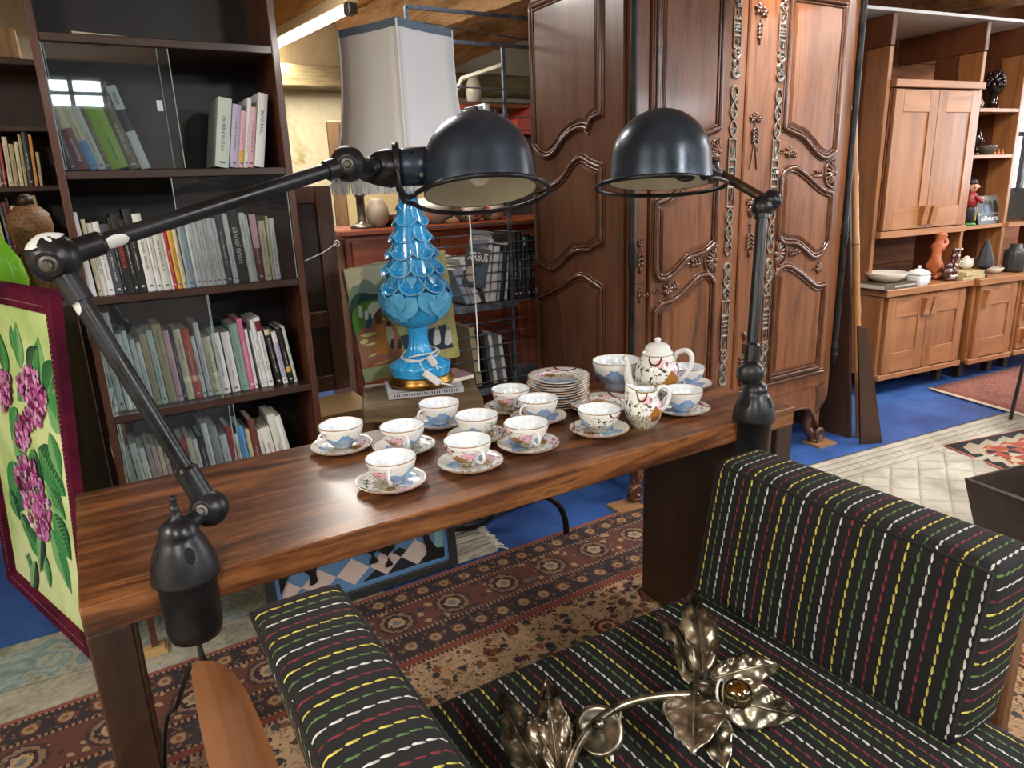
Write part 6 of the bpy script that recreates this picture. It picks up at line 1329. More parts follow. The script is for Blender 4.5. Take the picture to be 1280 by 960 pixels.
def carv_r(nx):
    m = nx(); a = wf(985, 190); rosette(m, FRONT, *a, .030, 6); spray(m, FRONT, a[0]-.025, a[1]+.0, pi, .018, 2); rosette(m, FRONT, a[0]+.04, a[1]-.012, .018, 5); m = nx(); b = wf(1034, 217); fan(m, FRONT, Rx1-.004, b[1], .062, pi*.5, pi*1.5); spray(m, FRONT, Rx1-.07, b[1], pi, .036, 3)
    m = nx(); a = wf(970, 318); fan(m, FRONT, Rx0+.004, a[1], .066, -pi/2, pi/2); spray(m, FRONT, Rx0+.072, a[1], 0, .036, 3); m = nx(); b = wf(1022, 335); rosette(m, FRONT, *b, .028, 6); spray(m, FRONT, b[0]-.02, b[1], pi, .016, 2)
def carv_l(nx):
    m = nx()
    g_ = lambda x, y: mirL([wf(x, y)])[0]
    a = g_(984, 192); rosette(m, FRONT, *a, .020, 5); m = nx(); b = wf(898, 190); fan(m, FRONT, Lx1-.004, b[1], .05, pi*.5, pi*1.5); m = nx(); spray(m, FRONT, Lx0+.05, g_(1030, 222)[1], 0, .026, 3)
    m = nx(); a = wf(897, 325); fan(m, FRONT, Lx1-.004, a[1], .058, pi*.5, pi*1.5); spray(m, FRONT, Lx1-.072, a[1], pi, .038, 3); m = nx(); b = wf(833, 362); rosette(m, FRONT, *b, .032, 6); spray(m, FRONT, b[0]-.03, b[1], pi, .018, 2); rosette(m, FRONT, b[0]+.045, b[1]+.012, .022, 5); spray(m, FRONT, b[0]-.08, b[1]-.01, pi, .02, 2)
l_mb = [wf(*p) for p in ((812, 335), (820, 349), (834, 349), (848, 336), (860, 324), (880, 316), (892, 306), (899, 306))]; l_mb[0] = (Lx0, l_mb[0][1]); l_mb[-1] = (Lx1, l_mb[-1][1])
l_lt = [wf(*p) for p in ((812, 388), (826, 378), (842, 372), (858, 357), (872, 344), (885, 342), (896, 352))]; l_lt[0] = (Lx0, l_lt[0][1]); l_lt[-1] = (Lx1, l_lt[-1][1])
l_up = mirL(r_up); l_mid = smooth_outline([('c', mirL(rm_t)), ('c', l_mb)]); l_low = smooth_outline([('c', l_lt), ('l', [(Lx1, zlow), (Lx0, zlow)])])
cx0, cx1 = wf(927, 200)[0], wf(951, 200)[0]
door(.105, cx0, l_up, l_mid, l_low, carv_l); door(cx1, AW-.09, r_up, r_mid, r_low, carv_r)
cp_ = obj('centre_strip', MB().box(cx0+.001, cx1-.001, -.020, .02, .428, 2.215, b=.006), M_WALNUT, t)
CS = lambda x, z, k: (x, -.020-k, z)
m = MB(); cx = (cx0+cx1)/2
def at_(y): return wf(932, y)[1]
rosette(m, CS, cx-.014, at_(10), .027, 5); rosette(m, CS, cx+.02, at_(14), .024, 5)
for y, s in ((22, .03), (30, .026)): spray(m, CS, cx, at_(y), -pi/2, s, 3)
obj('carving', m, M_WALNUT_C, cp_); m = MB()
for dx in (-.018, 0, .018): rosette(m, CS, cx+dx, at_(146)-abs(dx)*.4, .021, 5)
spray(m, CS, cx, at_(152), -pi/2, .04, 4); m.tube([CS(cx-.02, at_(165), .003), CS(cx+.02, at_(190), .003)], .005, 6); m.tube([CS(cx, at_(175), .003), CS(cx-.022, at_(212), .003)], .004, 6); m.tube([CS(cx, at_(175), .003), CS(cx+.022, at_(212), .003)], .004, 6)
obj('carving', m, M_WALNUT_C, cp_); m = MB()
for dx in (-.02, 0, .02): rosette(m, CS, cx+dx, at_(254)+.004, .018, 5)
m.lathe([(0, 0), (.012, 0), (.02, .015), (.024, .04), (.016, .05), (0, .05)], 16, 0, Mx.Translation(V(CS(cx, at_(272), -.006)))); m.lathe([(0, 0), (.014, 0), (.005, .01), (.005, .03), (0, .03)], 12, 0, Mx.Translation(V(CS(cx, at_(282), -.002)))); spray(m, CS, cx, at_(284), -pi/2, .045, 4)
obj('carving', m, M_WALNUT_C, cp_); m = MB()
for dx in (-.016, 0, .016): petal(m, CS, cx+dx*.3, at_(425), pi/2+dx*22, .05, .02)
m.tube([CS(cx, at_(428), .003), CS(cx, at_(440), .003)], .007, 8)
m.tube([CS(cx-.03, at_(446), .004), CS(cx+.03, at_(446), .004)], .006, 8); m.tube([CS(cx-.028, at_(450), .004), CS(cx+.028, at_(450), .004)], .006, 8)
for dx in (-.02, 0, .02): m.tube(catmull([CS(cx+dx, at_(452), .003), CS(cx+dx*1.3, at_(466), .004), CS(cx+dx*.4, at_(480), .003)], 4), .006, 8)
obj('carving', m, M_WALNUT_C, cp_)
# pierced steel lock plates along both door edges
def lockplate(x, zt, zb):
    m = MB(); w = .0215; Y_ = lambda a, z: (x+a, -.0145, z); h = zt-zb
    def strand(P_, r_=.0055): m.tube([Y_(*p) for p in P_], r_*1.3, 8, 0, flat=.45)
    for (za, zc) in ((zb, zb+h*.30), (zt, zt-h*.30)):
        for sg in (-1, 1):
            strand([(sg*w*.95*sin(pi*3.0*i/36+.25), za+(zc-za)*i/36) for i in range(37)])
            for q in (.2, .5, .82): strand([(sg*(w*.55+w*.35*cos(.7*j)*(1-j/16)), za+(zc-za)*(q+.05*sin(.7*j)*(1-j/16))) for j in range(13)], .0036)
            strand([(sg*(w*.45+w*.4*cos(i*.55)), za+(zc-za)*(.28+.12*sin(i*.55))) for i in range(12)], .003)
        m.ball(Y_(0, za+(zc-za)*.02), .008, 0, 10, None, (1, .4, 1)); m.ball(Y_(w*.6, za+(zc-za)*.06), .006, 0, 8, None, (1, .4, 1)); m.ball(Y_(-w*.6, za+(zc-za)*.06), .006, 0, 8, None, (1, .4, 1))
    for (za, zc) in ((zb+h*.30, zb+h*.42), (zt-h*.30, zt-h*.42)):
        d_ = zc-za; strand([(-w, za), (-w, zc)], .0048); strand([(w, za), (w, za+d_*.9)], .0045); strand([(-w, za+d_*.95), (w*.4, za+d_*.95), (w*.4, za+d_*.35), (-w*.2, za+d_*.35), (-w*.2, za+d_*.65)], .0045); strand([(-w, za), (w, za)], .0045)
    c = (zb+zt)/2; strand([(-w, c-h*.08), (-w, c+h*.08)], .006); strand([(w, c-h*.08), (w, c+h*.08)], .006)
    for k in (-.08, -.035, .0, .035, .08): strand([(-w, c+h*k), (w, c+h*k)], .0048)
    strand([(-w*.6, c-h*.033), (w*.6, c+h*.033)], .004); strand([(-w*.6, c+h*.033), (w*.6, c-h*.033)], .004)
    m.ball(Y_(0, c), .008, 0, 10, None, (1, .4, 1)); obj('lock_plate', m, M_STEEL, t)
lx, rx = wf(914, 200)[0], wf(968, 200)[0]
for x, pr_ in ((lx, ((-115, 97), (107, 319), (328, 535))), (rx, ((-112, 101), (111, 316), (323, 520)))):
    for a, b in pr_:
        zt, zb = wf(912 if x == lx else 966, a)[1], wf(912 if x == lx else 966, b)[1]; lockplate(x, min(zt, 2.19), max(zb, .47))
obj('price_tag', MB().box(rx+.004, rx+.018, -.022, -.0195, wf(966, 215)[1]-.007, wf(966, 215)[1]+.007, b=.0005), M_WHITEP, t)
for i, (x, y) in enumerate(((1.86, 2.235), (3.215, 2.235), (1.94, 2.83), (3.22, 2.83))):
    o = obj('shim', MB().prism([(-.03, -.05), (.10, -.06), (.11, .05), (-.02, .06)], .0, .0125), wood('shim%d' % i, [(120, 88, 56), (170, 132, 92)], 'X'), loc=(x, y, .0036)); tag(o, 'thin wooden shim under the %s foot of the carved wardrobe' % ['front left', 'front right', 'rear left', 'rear right'][i], 'wedge', 'shims under the wardrobe')
# ------------------------------------------------------------------ boards and a bamboo pole leaning beside the wardrobe
def leaner(name, p0, top, dy, th, mat, label, cat, y0=0):
    t_ = V(top)-V(p0); m = MB(); dv = V((0, dy, 0)); tv = V((th, 0, 0)); p0 = V(p0)
    vs = [p0, p0+dv, p0+dv+tv, p0+tv]; vs += [v+t_ for v in vs]; m.add(vs, [[0, 1, 2, 3], [4, 5, 6, 7], [0, 1, 5, 4], [1, 2, 6, 5], [2, 3, 7, 6], [3, 0, 4, 7]])
    return tag(obj(name, m, mat, world=True, loc=tuple(p0)), label, cat)
pb_ = onZ(1061.5, 548, .003); pt_ = onY(1062, 60, 2.52)
leaner('board', pb_, pt_, .62, .022, M_DARKBRD, 'tall dark board leaning on the right side of the wardrobe', 'board')
p0, p1 = onZ(1074, 546, .004), onY(1067, 138, 2.2); p1 = onY(1067, 138, 2.44); m = MB(); n = 8; pts = [p0+(p1-p0)*i/40 for i in range(41)]
m.tube(pts, [.0175+.003*(i % 8 == 0) for i in range(41)], 14)
t = thing('bamboo_pole', 'honey coloured bamboo pole standing between the dark boards by the wardrobe', 'pole', tuple(p0)); obj('cane', m, M_BAMBOO, t, True)
m = MB()
for i in (8, 24, 40): m.tube([pts[i]-V((0, 0, .006)), pts[i]+V((0, 0, .006))] if i < 40 else [pts[39], pts[40]], .0205, 12)
obj('binding', m, M_DARKBRD, t, True)
a_ = [onZ(1103, 554, .003)]; v = V((0.9, -.45, 0)).normalized()
pA = onZ(1103, 554, .003); nA = V((.45, .9, 0)).normalized(); q = [onP(*p, pA, nA) for p in ((1079, 528), (1103, 554), (1084, 411), (1073, 408))]; q[0].z = .003; q[1].z = .003
m = MB(); th = V((.016, .02, 0)); m.add([p for p in q]+[p+th for p in q], [[0, 1, 2, 3], [4, 5, 6, 7], [0, 1, 5, 4], [1, 2, 6, 5], [2, 3, 7, 6], [3, 0, 4, 7]])
tag(obj('board', m, M_DARKBRD, world=True, loc=tuple(q[1])), 'short dark board standing on edge in front of the bamboo pole', 'board')
# ------------------------------------------------------------------ cherry wall unit on the right
UA = radians(-6.65); UO = V((4.233, 2.56, 0)); UX = V((cos(UA), sin(UA), 0)); UY = V((-sin(UA), cos(UA), 0))
def ul(x, y, yl=0.0): p = onP(x, y, UO+UY*yl, UY); q = p-UO; return (q.dot(UX), p.z)
def uw(x, y, z): return UO+UX*x+UY*y+V((0, 0, z))
def uthing(name, label, cat, x, y, z, grp=None): return thing(name, label, cat, tuple(uw(x, y, z)), UA, grp)
def panel_door(par, x0, x1, z0, z1, handle_x, handle_top, y=0.0, hz=None):
    sw = .075; bl = .13
    d_ = obj('door', MB().box(x0, x1, y-.018, y-.0005, z0, z1, b=.002), M_CHERRY, par)
    m = MB().box(x0, x0+sw, y-.026, y-.0185, z0, z1, b=.003).box(x1-sw, x1, y-.026, y-.0185, z0, z1, b=.003); obj('stile', m, M_CHERRY, d_)
    obj('rail', MB().box(x0+sw+.001, x1-sw-.001, y-.026, y-.0185, z1-bl, z1-.003, b=.003), M_CHERRY_X, d_); obj('rail', MB().box(x0+sw+.001, x1-sw-.001, y-.026, y-.0185, z0+.003, z0+bl, b=.003), M_CHERRY_X, d_)
    hz_ = (z1-.02) if handle_top else (z0+.02+.12)
    m = MB(); m.prism([(0, 0), (0, -.115), (-.022, -.115), (-.040, 0)], handle_x-.026, handle_x+.026, 0, Mx(((0, 0, 1, 0), (1, 0, 0, y-.026), (0, 1, 0, hz_), (0, 0, 0, 1)))); obj('handle', m, M_CHERRY_X, d_)
    return d_
def base_cab(x0, x1, yf, doors, label):
    w = x1-x0; t = uthing('base_cabinet', label, 'cabinet', x0, yf, .0, 'base cabinets of the cherry wall unit')
    obj('body', MB().box(0, w, .001, .5, .13, .655, b=.003), M_CHERRY, t); obj('plinth', MB().box(0, w, -.03, .0, .115, .150, b=.003), M_CHERRY_X, t)
    obj('worktop', MB().box(-.012, w+.012, -.045, .5, .656, .70, b=.004), M_CHERRY_X, t)
    for x in (.05, w-.1):
        for y in (.06, .42): obj('foot', MB().box(x, x+.05, y, y+.05, .004, .13, b=.002), M_DARKBRD, t)
    return t, w
t, w = base_cab(0, .80, .0, 2, 'cherry base cabinet with two doors, leftmost of the wall unit'); h = w/2
panel_door(t, .03, h-.002, .155, .645, h-.035, True); panel_door(t, h+.002, w-.03, .155, .645, h+.035, True)
t, w = base_cab(.84, 1.30, -.03, 1, 'cherry base cabinet with one door, middle of the wall unit'); panel_door(t, .03, w-.03, .155, .645, .09, True)
t, w = base_cab(1.335, 2.1, -.03, 3, 'cherry base cabinet with three drawers at the right picture edge')
for i in range(3):
    z = .158+.163*i; dr = obj('drawer', MB().box(.03, w-.03, -.02, -.0005, z, z+.157, b=.003), M_CHERRY_X, t); m = MB(); m.prism([(0, 0), (0, -.10), (-.02, -.10), (-.036, 0)], .06, .12, 0, Mx(((0, 0, 1, 0), (1, 0, 0, -.02), (0, 1, 0, z+.145), (0, 0, 0, 1)))); obj('handle', m, M_CHERRY, dr)
# hanging cupboard and open shelving
UYF = .15
t = uthing('wall_cupboard', 'pale cherry hanging cupboard with two long doors and block handles', 'cupboard', .09, UYF, 1.03); w = .80
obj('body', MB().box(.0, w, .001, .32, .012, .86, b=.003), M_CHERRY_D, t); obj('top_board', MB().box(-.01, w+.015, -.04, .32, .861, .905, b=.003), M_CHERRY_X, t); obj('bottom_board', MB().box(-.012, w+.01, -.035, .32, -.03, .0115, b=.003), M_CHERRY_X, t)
panel_door(t, .012, w/2-.002, .016, .852, w/2-.04, False); panel_door(t, w/2+.002, w-.008, .016, .852, w/2+.04, False)
t = uthing('wall_shelving', 'tall cherry shelving frame of posts and shelves behind the hanging cupboard', 'shelving', 0, UYF, 0)
def post(x, y0, y1, z0, z1): obj('upright', MB().box(x, x+.032, y0, y1, z0, z1, b=.003), M_CHERRY, t)
for x, ztop in ((.045, 2.12), (.90, 2.12), (1.345, 2.12), (2.1, 2.12)):
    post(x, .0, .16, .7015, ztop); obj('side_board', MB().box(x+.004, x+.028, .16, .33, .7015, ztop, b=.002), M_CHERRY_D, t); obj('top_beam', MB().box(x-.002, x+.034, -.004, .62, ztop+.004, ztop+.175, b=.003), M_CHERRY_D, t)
for z in (ul(1245, 135, UYF)[1], ul(1240, 193, UYF)[1], ul(1230, 281, UYF)[1]): obj('shelf', MB().box(.9325, 1.344, .0, .33, z-.025, z, b=.003), M_CHERRY_X, t)
obj('shelf', MB().box(1.3775, 2.099, -.02, .33, 1.0, 1.03, b=.003), M_CHERRY_X, t)
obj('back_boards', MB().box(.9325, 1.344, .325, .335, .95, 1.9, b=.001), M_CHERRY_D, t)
# glass-fronted cabinet at the far right
obj('glass_pane', MB().box(1.385, 2.09, .012, .016, 1.05, 2.0, b=.001), M_GLASS, t); obj('pane_frame', MB().box(1.378, 1.384, .005, .02, 1.035, 2.02, b=.001), M_GOLD, t)
mb = MB(); 
for i in range(11): mb.box(-.72, 4.8, .80, .83, .24*i, .24*i+.236, b=.003)
for v in mb.v: q = uw(v.x, v.y, v.z); v.x, v.y, v.z = q.x, q.y, q.z
struct('wall_partition', mb, M_PLANKW)
obj_ = MB(); pts_ = [uw(.1, .52, 2.2), uw(.86, .52, 2.2), uw(.86, .75, 2.2), uw(.1, .75, 2.2)]
o = obj('ceiling_panel', MB().box(-.2, 1.9, .14, .79, 2.302, 2.32, b=.002), paint((232, 232, 230), .4), loc=None); o.location = tuple(UO); o.rotation_euler = (radians(0), 0, UA); tag(o, 'white marbled panel lying over the top beams of the cherry wall unit', 'panel')
# ------------------------------------------------------------------ things on the wall unit
def up(px_, py_, z, yl): x = ul(px_, py_, yl)[0]; return uw(x, yl, z)
ZW = .7006
def put(name, mb, mats, p, label, cat, rz=0.0, group=None):
    o = obj(name, mb, mats, loc=tuple(p)); o.rotation_euler = (0, 0, UA+rz); return tag(o, label, cat, group)
t_ = thing('book', 'large flat dark-spined book lying on the left base cabinet', 'book', tuple(up(1112, 354, ZW, .05)), UA+.05)
obj('cover', MB().box(-.16, .17, -.08, .14, 0, .004, b=.001).box(-.16, .17, -.08, .14, .030, .034, b=.001).box(-.16, .17, -.083, -.0805, 0, .034, b=.001), paint((92, 78, 62), .5), t_); obj('pages', MB().box(-.158, .168, -.08, .138, .0045, .0295, b=.001), M_PAGES, t_)
m = MB(); rn = random.Random(8)
for i in range(16): x = -.06+i*.014; m.box(x, x+.008, -.0842, -.0832, .012, .023, b=.0002)
obj('title_marks', m, M_CHIP, t_)
put('oval_dish', dish(.125, .055), M_IVORY, up(1108, 342, ZW+.0355, .08), 'wide pale dish standing on the flat book', 'dish')
t_ = thing('tureen', 'white square lidded porcelain box on the left base cabinet', 'tureen', tuple(up(1147, 355, ZW, -.0)), UA); t_.scale = (.78, .78, .82)
def sqlathe(prof): return MB().lathe(prof, 48, 0, wob=lambda a, i: (1/max(abs(cos(a)), abs(sin(a))))**.7)
obj('body', sqlathe([(0, 0), (.055, 0), (.058, .01), (.068, .03), (.070, .07), (.064, .085), (0, .085)]), M_PORCW, t_); ld = obj('lid', sqlathe([(0, .086), (.072, .086), (.07, .094), (.05, .115), (.02, .128), (0, .13)]), M_PORCW, t_); obj('knob', MB().ball((0, 0, .142), .013, 0, 14), M_PORCW, ld)
# terracotta kneeling figurine, built as one skinned surface
M_TERRA = paint((186, 104, 66), .5, 0, 0, .1)
def skinned(name, verts, edges, radii, mat, loc, label, cat, rz=0.0, sub=2, par=None):
    me = bpy.data.meshes.new(name); me.from_pydata(verts, edges, []); o = bpy.data.objects.new(name, me); COL.objects.link(o); sk = o.modifiers.new('skin', 'SKIN'); me.skin_vertices or me.attributes
    for i, r_ in enumerate(radii): me.skin_vertices[0].data[i].radius = (r_, r_) if not isinstance(r_, tuple) else r_
    me.skin_vertices[0].data[0].use_root = True; ss = o.modifiers.new('sub', 'SUBSURF'); ss.levels = ss.render_levels = sub; me.materials.append(mat)
    dg = bpy.context.evaluated_depsgraph_get(); m2 = bpy.data.meshes.new_from_object(o.evaluated_get(dg)); bpy.data.objects.remove(o); bpy.data.meshes.remove(me)
    for p in m2.polygons: p.use_smooth = True
    m2.name = name; o = bpy.data.objects.new(name, m2); COL.objects.link(o)
    if not m2.materials: m2.materials.append(mat)
    if par is not None: o.parent = par; return o
    o.location = loc; o.rotation_euler = (0, 0, rz); ROOTM[o.name] = Mx.Translation(V(loc)); return tag(o, label, cat)
V_ = [(0, 0, .13), (.0, 0, .17), (.01, 0, .22), (.025, 0, .265), (.035, 0, .292), (.045, 0, .335), (.0, .03, .10), (.06, .035, .07), (-.02, .035, .03), (0, -.03, .10), (.07, -.03, .06), (-.01, -.035, .025), (.03, .04, .255), (.07, .045, .28), (.075, .01, .325), (.03, -.04, .255), (.075, -.04, .285), (.07, -.01, .335), (-.06, .03, .02), (-.05, -.03, .02), (0.02, 0, .02), (.055, 0, .365)]
E_ = [(0, 1), (1, 2), (2, 3), (3, 4), (4, 5), (0, 6), (6, 7), (7, 8), (0, 9), (9, 10), (10, 11), (3, 12), (12, 13), (13, 14), (3, 15), (15, 16), (16, 17), (8, 18), (11, 19), (0, 20), (5, 21)]
R_ = [.055, .034, .036, .036, .022, .056, .036, .027, .022, .036, .027, .022, .02, .014, .012, .02, .014, .012, .015, .015, .04, .04]
skinned('figurine', V_, E_, R_, M_TERRA, tuple(up(1166, 352, ZW, .12)+V((0, 0, -.0))), 'terracotta figurine of a kneeling woman shading her eyes on the base cabinet', 'figurine', UA+.2).scale = (.85, .85, .85)
# maroon heart-shaped ornament
M_MAR = paint((66, 22, 26), .15, 0, .6, .1)
m = MB()
for (x, z, r_) in ((-.03, .05, .038), (.03, .05, .038), (-.018, .09, .03), (.02, .095, .028), (.03, .15, .034), (.05, .19, .02), (.02, .19, .02)): m.ball((x, 0, z), r_, 0, 16, None, (1, .7, 1))
m.tube([(.0, 0, .01), (.0, 0, .09), (.03, 0, .16)], .02, 10).lathe([(0, 0), (.05, 0), (.045, .02), (0, .03)], 20)
t_ = thing('ornament', 'glossy maroon heart cluster ornament beside the terracotta figurine', 'ornament', tuple(up(1186, 349, ZW, .03)), UA); obj('body', m, M_MAR, t_); m = MB()
for i, (x, z) in enumerate(((-.02, .03), (.0, .025), (.03, .03), (-.03, .07), (.03, .16), (.05, .2), (.01, .03), (.02, .1))): m.ball((x, -.028, z), .009, 0, 10)
obj('beads', m, M_IVORY, t_)
for k in range(2): put('book', MB().box(-.12, .10, -.07, .12, 0, .026, b=.002), paint((206, 184, 134), .7, 0, 0, .3), up(1206, 346, ZW+.0265*k, .03), ['yellowed old book under another on the middle base cabinet', 'yellowed old book lying on top of its twin on the middle base cabinet'][k], 'book', .1*k, 'yellowed books on the base cabinet')
t_ = thing('coffee_pot', 'small white coffee pot with gold beak standing on yellowed books', 'pot', tuple(up(1207, 335, ZW+.054, .08)), UA); obj('body', MB().lathe([(0, 0), (.03, 0), (.045, .02), (.046, .045), (.03, .065), (.02, .07), (.012, .082), (0, .085)], 28), M_IVORY, t_); obj('spout', MB().tube(catmull([(.04, 0, .03), (.06, 0, .04), (.07, 0, .065)], 5), [.011]*6+[.008]*5, 10), M_IVORY, t_); obj('handle', MB().tube(catmull([(-.04, 0, .05), (-.065, 0, .05), (-.066, 0, .025), (-.042, 0, .018)], 5), .006, 8), M_IVORY, t_)
put('cone_ornament', MB().lathe([(0, 0), (.028, 0), (.030, .012), (.018, .025), (.016, .05), (.06, .075), (.055, .11), (.03, .19), (.008, .245), (0, .25)], 8, 0, sm=False), paint((38, 40, 42), .6), up(1228, 347, ZW, -.0), 'dark grey pointed cone on a small foot on the base cabinet', 'cone')
put('oval_dish', dish(.07, .035), M_IVORY, up(1240, 338, ZW, .08), 'small ivory dish half hidden behind the dark cone', 'dish', .3)
put('jar', MB().lathe([(0, 0), (.06, 0), (.066, .02), (.066, .13), (.06, .15), (.04, .16), (.038, .19), (0, .19)], 48, 0, wob=lambda a, i: 1+.03*cos(12*a) if 1 <= i <= 4 else 1), paint((48, 50, 52), .4), up(1265, 345, ZW, .04), 'dark fluted jar at the right picture edge on the wall unit', 'jar')
z1, z2, z3 = ul(1245, 135, UYF)[1], ul(1240, 193, UYF)[1], ul(1230, 281, UYF)[1]
# dark glazed bust
M_BUST = paint((22, 18, 17), .12, 0, .5, .1)
t_ = thing('bust', 'glossy black bust of a head with curly hair on the highest shelf', 'bust', tuple(up(1240, 132, z1+.0006, UYF+.12)), UA)
m = MB().lathe([(0, 0), (.05, 0), (.052, .012), (.036, .025), (.03, .05), (.034, .085), (0, .12)], 24); m.ball((.012, 0, .16), .058, 0, 24, None, (.95, .85, 1.2)); m.ball((.045, 0, .125), .03, 0, 16, None, (1, .8, .8))
m.add([(.06, -.01, .17), (.06, .01, .17), (.085, 0, .148), (.062, 0, .143), (.055, 0, .185)], [[0, 2, 4], [1, 2, 4], [0, 2, 3], [1, 2, 3]], 0, True); m.tube([(.062, -.014, .128), (.068, 0, .127), (.062, .014, .128)], .006, 8); m.ball((.05, -.022, .175), .008, 0, 8); m.ball((.05, .022, .175), .008, 0, 8); m.ball((.0, -.05, .16), .013, 0, 10, None, (.7, .4, 1.2))
obj('head', m, M_BUST, t_); m = MB(); rn = random.Random(4)
for i in range(110):
    a = rn.uniform(0, 6.28); e = rn.uniform(-.3, 1.5); p = V((-.005+.062*cos(e)*cos(a), .056*cos(e)*sin(a), .17+.07*sin(e)))
    if p.x < .035 or p.z > .215: m.ball(p, .014, 0, 8)
obj('curls', m, M_BUST, t_)
put('bottle', MB().lathe([(0, 0), (.022, 0), (.024, .02), (.03, .04), (.012, .07), (.011, .09), (.014, .10), (0, .10)], 20), M_PEWTER, up(1224, 130, z1+.0006, UYF+.1), 'small silvery flask beside the black bust on the highest shelf', 'flask')
t_ = thing('ornament', 'dark ornament with silver sparkle at the left of the middle shelf', 'ornament', tuple(up(1220, 190, z2+.0006, UYF+.1)), UA); m = MB().lathe([(0, 0), (.04, 0), (.03, .02), (.012, .03), (.012, .06), (.03, .08), (.035, .11), (.02, .14), (.008, .17), (0, .18)], 20); obj('body', m, M_BUST, t_); m = MB()
for i in range(7): a = i*.9; m.ball((.034*cos(a), .034*sin(a), .10+.02*sin(i*2)), .007, 0, 8)
obj('studs', m, M_PEWTER, t_)
put('bowl', MB().lathe([(0, 0), (.03, 0), (.045, .012), (.06, .045), (.064, .06), (.06, .06), (.05, .02), (0, .015)], 28), paint((92, 84, 80), .3), up(1233, 190, z2+.0006, UYF+.06), 'brown-grey bowl with golden spike on the middle shelf', 'bowl')
for i in range(3): put('trinket', MB().lathe([(0, 0), (.012, 0), (.01, .012), (.004, .02), (.008, .03), (0, .036)], 12), paint((196, 120, 70), .35), up(1243+i*5, 191, z2+.0006, UYF+.05), ['tiny orange trinket right of the bowl, leftmost of three', 'tiny orange trinket in the middle of three on the shelf', 'tiny orange trinket nearest the right post, last of three'][i], 'trinket', 0, 'orange trinkets on the middle shelf')
# a painted figurine in a red jacket
M_SKIN = paint((214, 158, 122), .35)
p_ = up(1209, 278, z3+.0006, UYF+.05)
t_ = thing('figurine', 'painted figurine with red jacket, dark apron and green base on the shelf', 'figurine', tuple(p_), UA-.3)
obj('base', MB().lathe([(0, 0), (.05, 0), (.052, .01), (.046, .018), (0, .018)], 24), paint((64, 130, 60), .4), t_)
obj('trousers', MB().lathe([(0, .018), (.036, .018), (.042, .06), (.046, .11), (.04, .14), (0, .14)], 22, 0, None, True, None, lambda a, i: 1-.15*abs(sin(a))), paint((30, 28, 30), .4), t_)
obj('jacket', MB().lathe([(0, .125), (.044, .125), (.05, .16), (.044, .20), (.024, .222), (0, .224)], 22).tube(catmull([(.0, .045, .195), (.03, .06, .165), (.055, .035, .18)], 5), .014, 10).tube(catmull([(.0, -.045, .195), (.035, -.06, .16), (.06, -.03, .165)], 5), .014, 10), paint((150, 36, 40), .4), t_)
hd_ = obj('head', MB().ball((.006, 0, .258), .036, 0, 22, None, (1, .9, 1.1)).ball((.045, 0, .256), .014, 0, 12, None, (1.3, .8, .8)).ball((0, .034, .256), .01, 0, 10).ball((0, -.034, .256), .01, 0, 10).ball((.058, .03, .19), .014, 0, 10).ball((.064, -.024, .176), .014, 0, 10), M_SKIN, t_)
obj('cap', MB().lathe([(0, .275), (.036, .275), (.037, .285), (.028, .304), (0, .312)], 20, 0, Mx.Translation(V((-.004, 0, 0)))), paint((40, 34, 34), .4), t_); obj('apron', MB().box(.038, .046, -.02, .02, .03, .12, b=.003), paint((196, 160, 84), .4), t_)
# magazine on show
q = up(1237, 280, z3+.0006, UYF+.022); t_ = thing('magazine', 'upright magazine with an arched bridge cover leaning on the lowest open shelf', 'magazine', tuple(q), UA)
tl = lambda x, z: (x, .0+.16*z*1.0*.3, z)
wq, hq = .115, .19; cvx = MB(); cvx.add([(-wq, 0, 0), (wq, 0, 0), (wq, .05, hq), (-wq, .05, hq), (-wq, .008, 0), (wq, .008, 0), (wq, .058, hq), (-wq, .058, hq)], [[0, 1, 2, 3], [4, 5, 6, 7], [0, 1, 5, 4], [1, 2, 6, 5], [2, 3, 7, 6], [3, 0, 4, 7]]); obj('cover', cvx, paint((112, 116, 112), .3, 0, 0, .2), t_)
fz = lambda x, z, k=.001: (x, .05*z/hq-k, z)
m = MB(); m.add([fz(*p) for p in ((-wq, .0), (wq*.9, .0), (wq*.9, .06), (.0, .075), (-wq, .06))], [[0, 1, 2, 3, 4]], 0)
for i in range(4): cxx = -.082+i*.055; m.add([fz(cxx+.024*cos(a), .11+.05*max(0, sin(a)), .0012) for a in [pi*k/10 for k in range(11)]]+[fz(cxx-.024, .075, .0012), fz(cxx+.024, .075, .0012)], [list(range(13))], 0)
m.add([fz(-.01+.026*cos(a), .10+.04*sin(a), .0018) for a in [2*pi*k/16 for k in range(16)]], [list(range(16))], 1); m.add([fz(-.01+.014*cos(a), .145+.016*sin(a), .002) for a in [2*pi*k/12 for k in range(12)]], [list(range(12))], 0)
obj('cover_photo', m, [paint((24, 26, 28), .4), paint((60, 88, 130), .4)], t_)
m = MB(); put_text(m, 'ailleurs', frame(V(fz(-.0, .04, .003)), (0, -1, .26), (1, 0, 0)), .034, .18); obj('title_lettering', m, M_WHITEP, t_)
put('paper', MB().box(-.03, .03, 0, .004, 0, .17, b=.001), M_WHITEP, up(1207, 279, z3+.0006, UYF+.16), 'white card standing behind the painted figurine', 'card')
t_ = thing('model_boat', 'pale toy boat in the glass case at the right edge', 'toy boat', tuple(uw(1.47, UYF+.12, 1.0306)), UA); obj('hull', MB().prism([(-.07, .04), (.07, .04), (.05, 0), (-.045, 0)], -.02, .02, 0, Mx(((1, 0, 0, 0), (0, 0, 1, 0), (0, 1, 0, 0), (0, 0, 0, 1)))), paint((176, 206, 190), .4), t_); obj('cabin', MB().box(-.02, .03, -.014, .014, .0405, .08, b=.003), M_IVORY, t_)
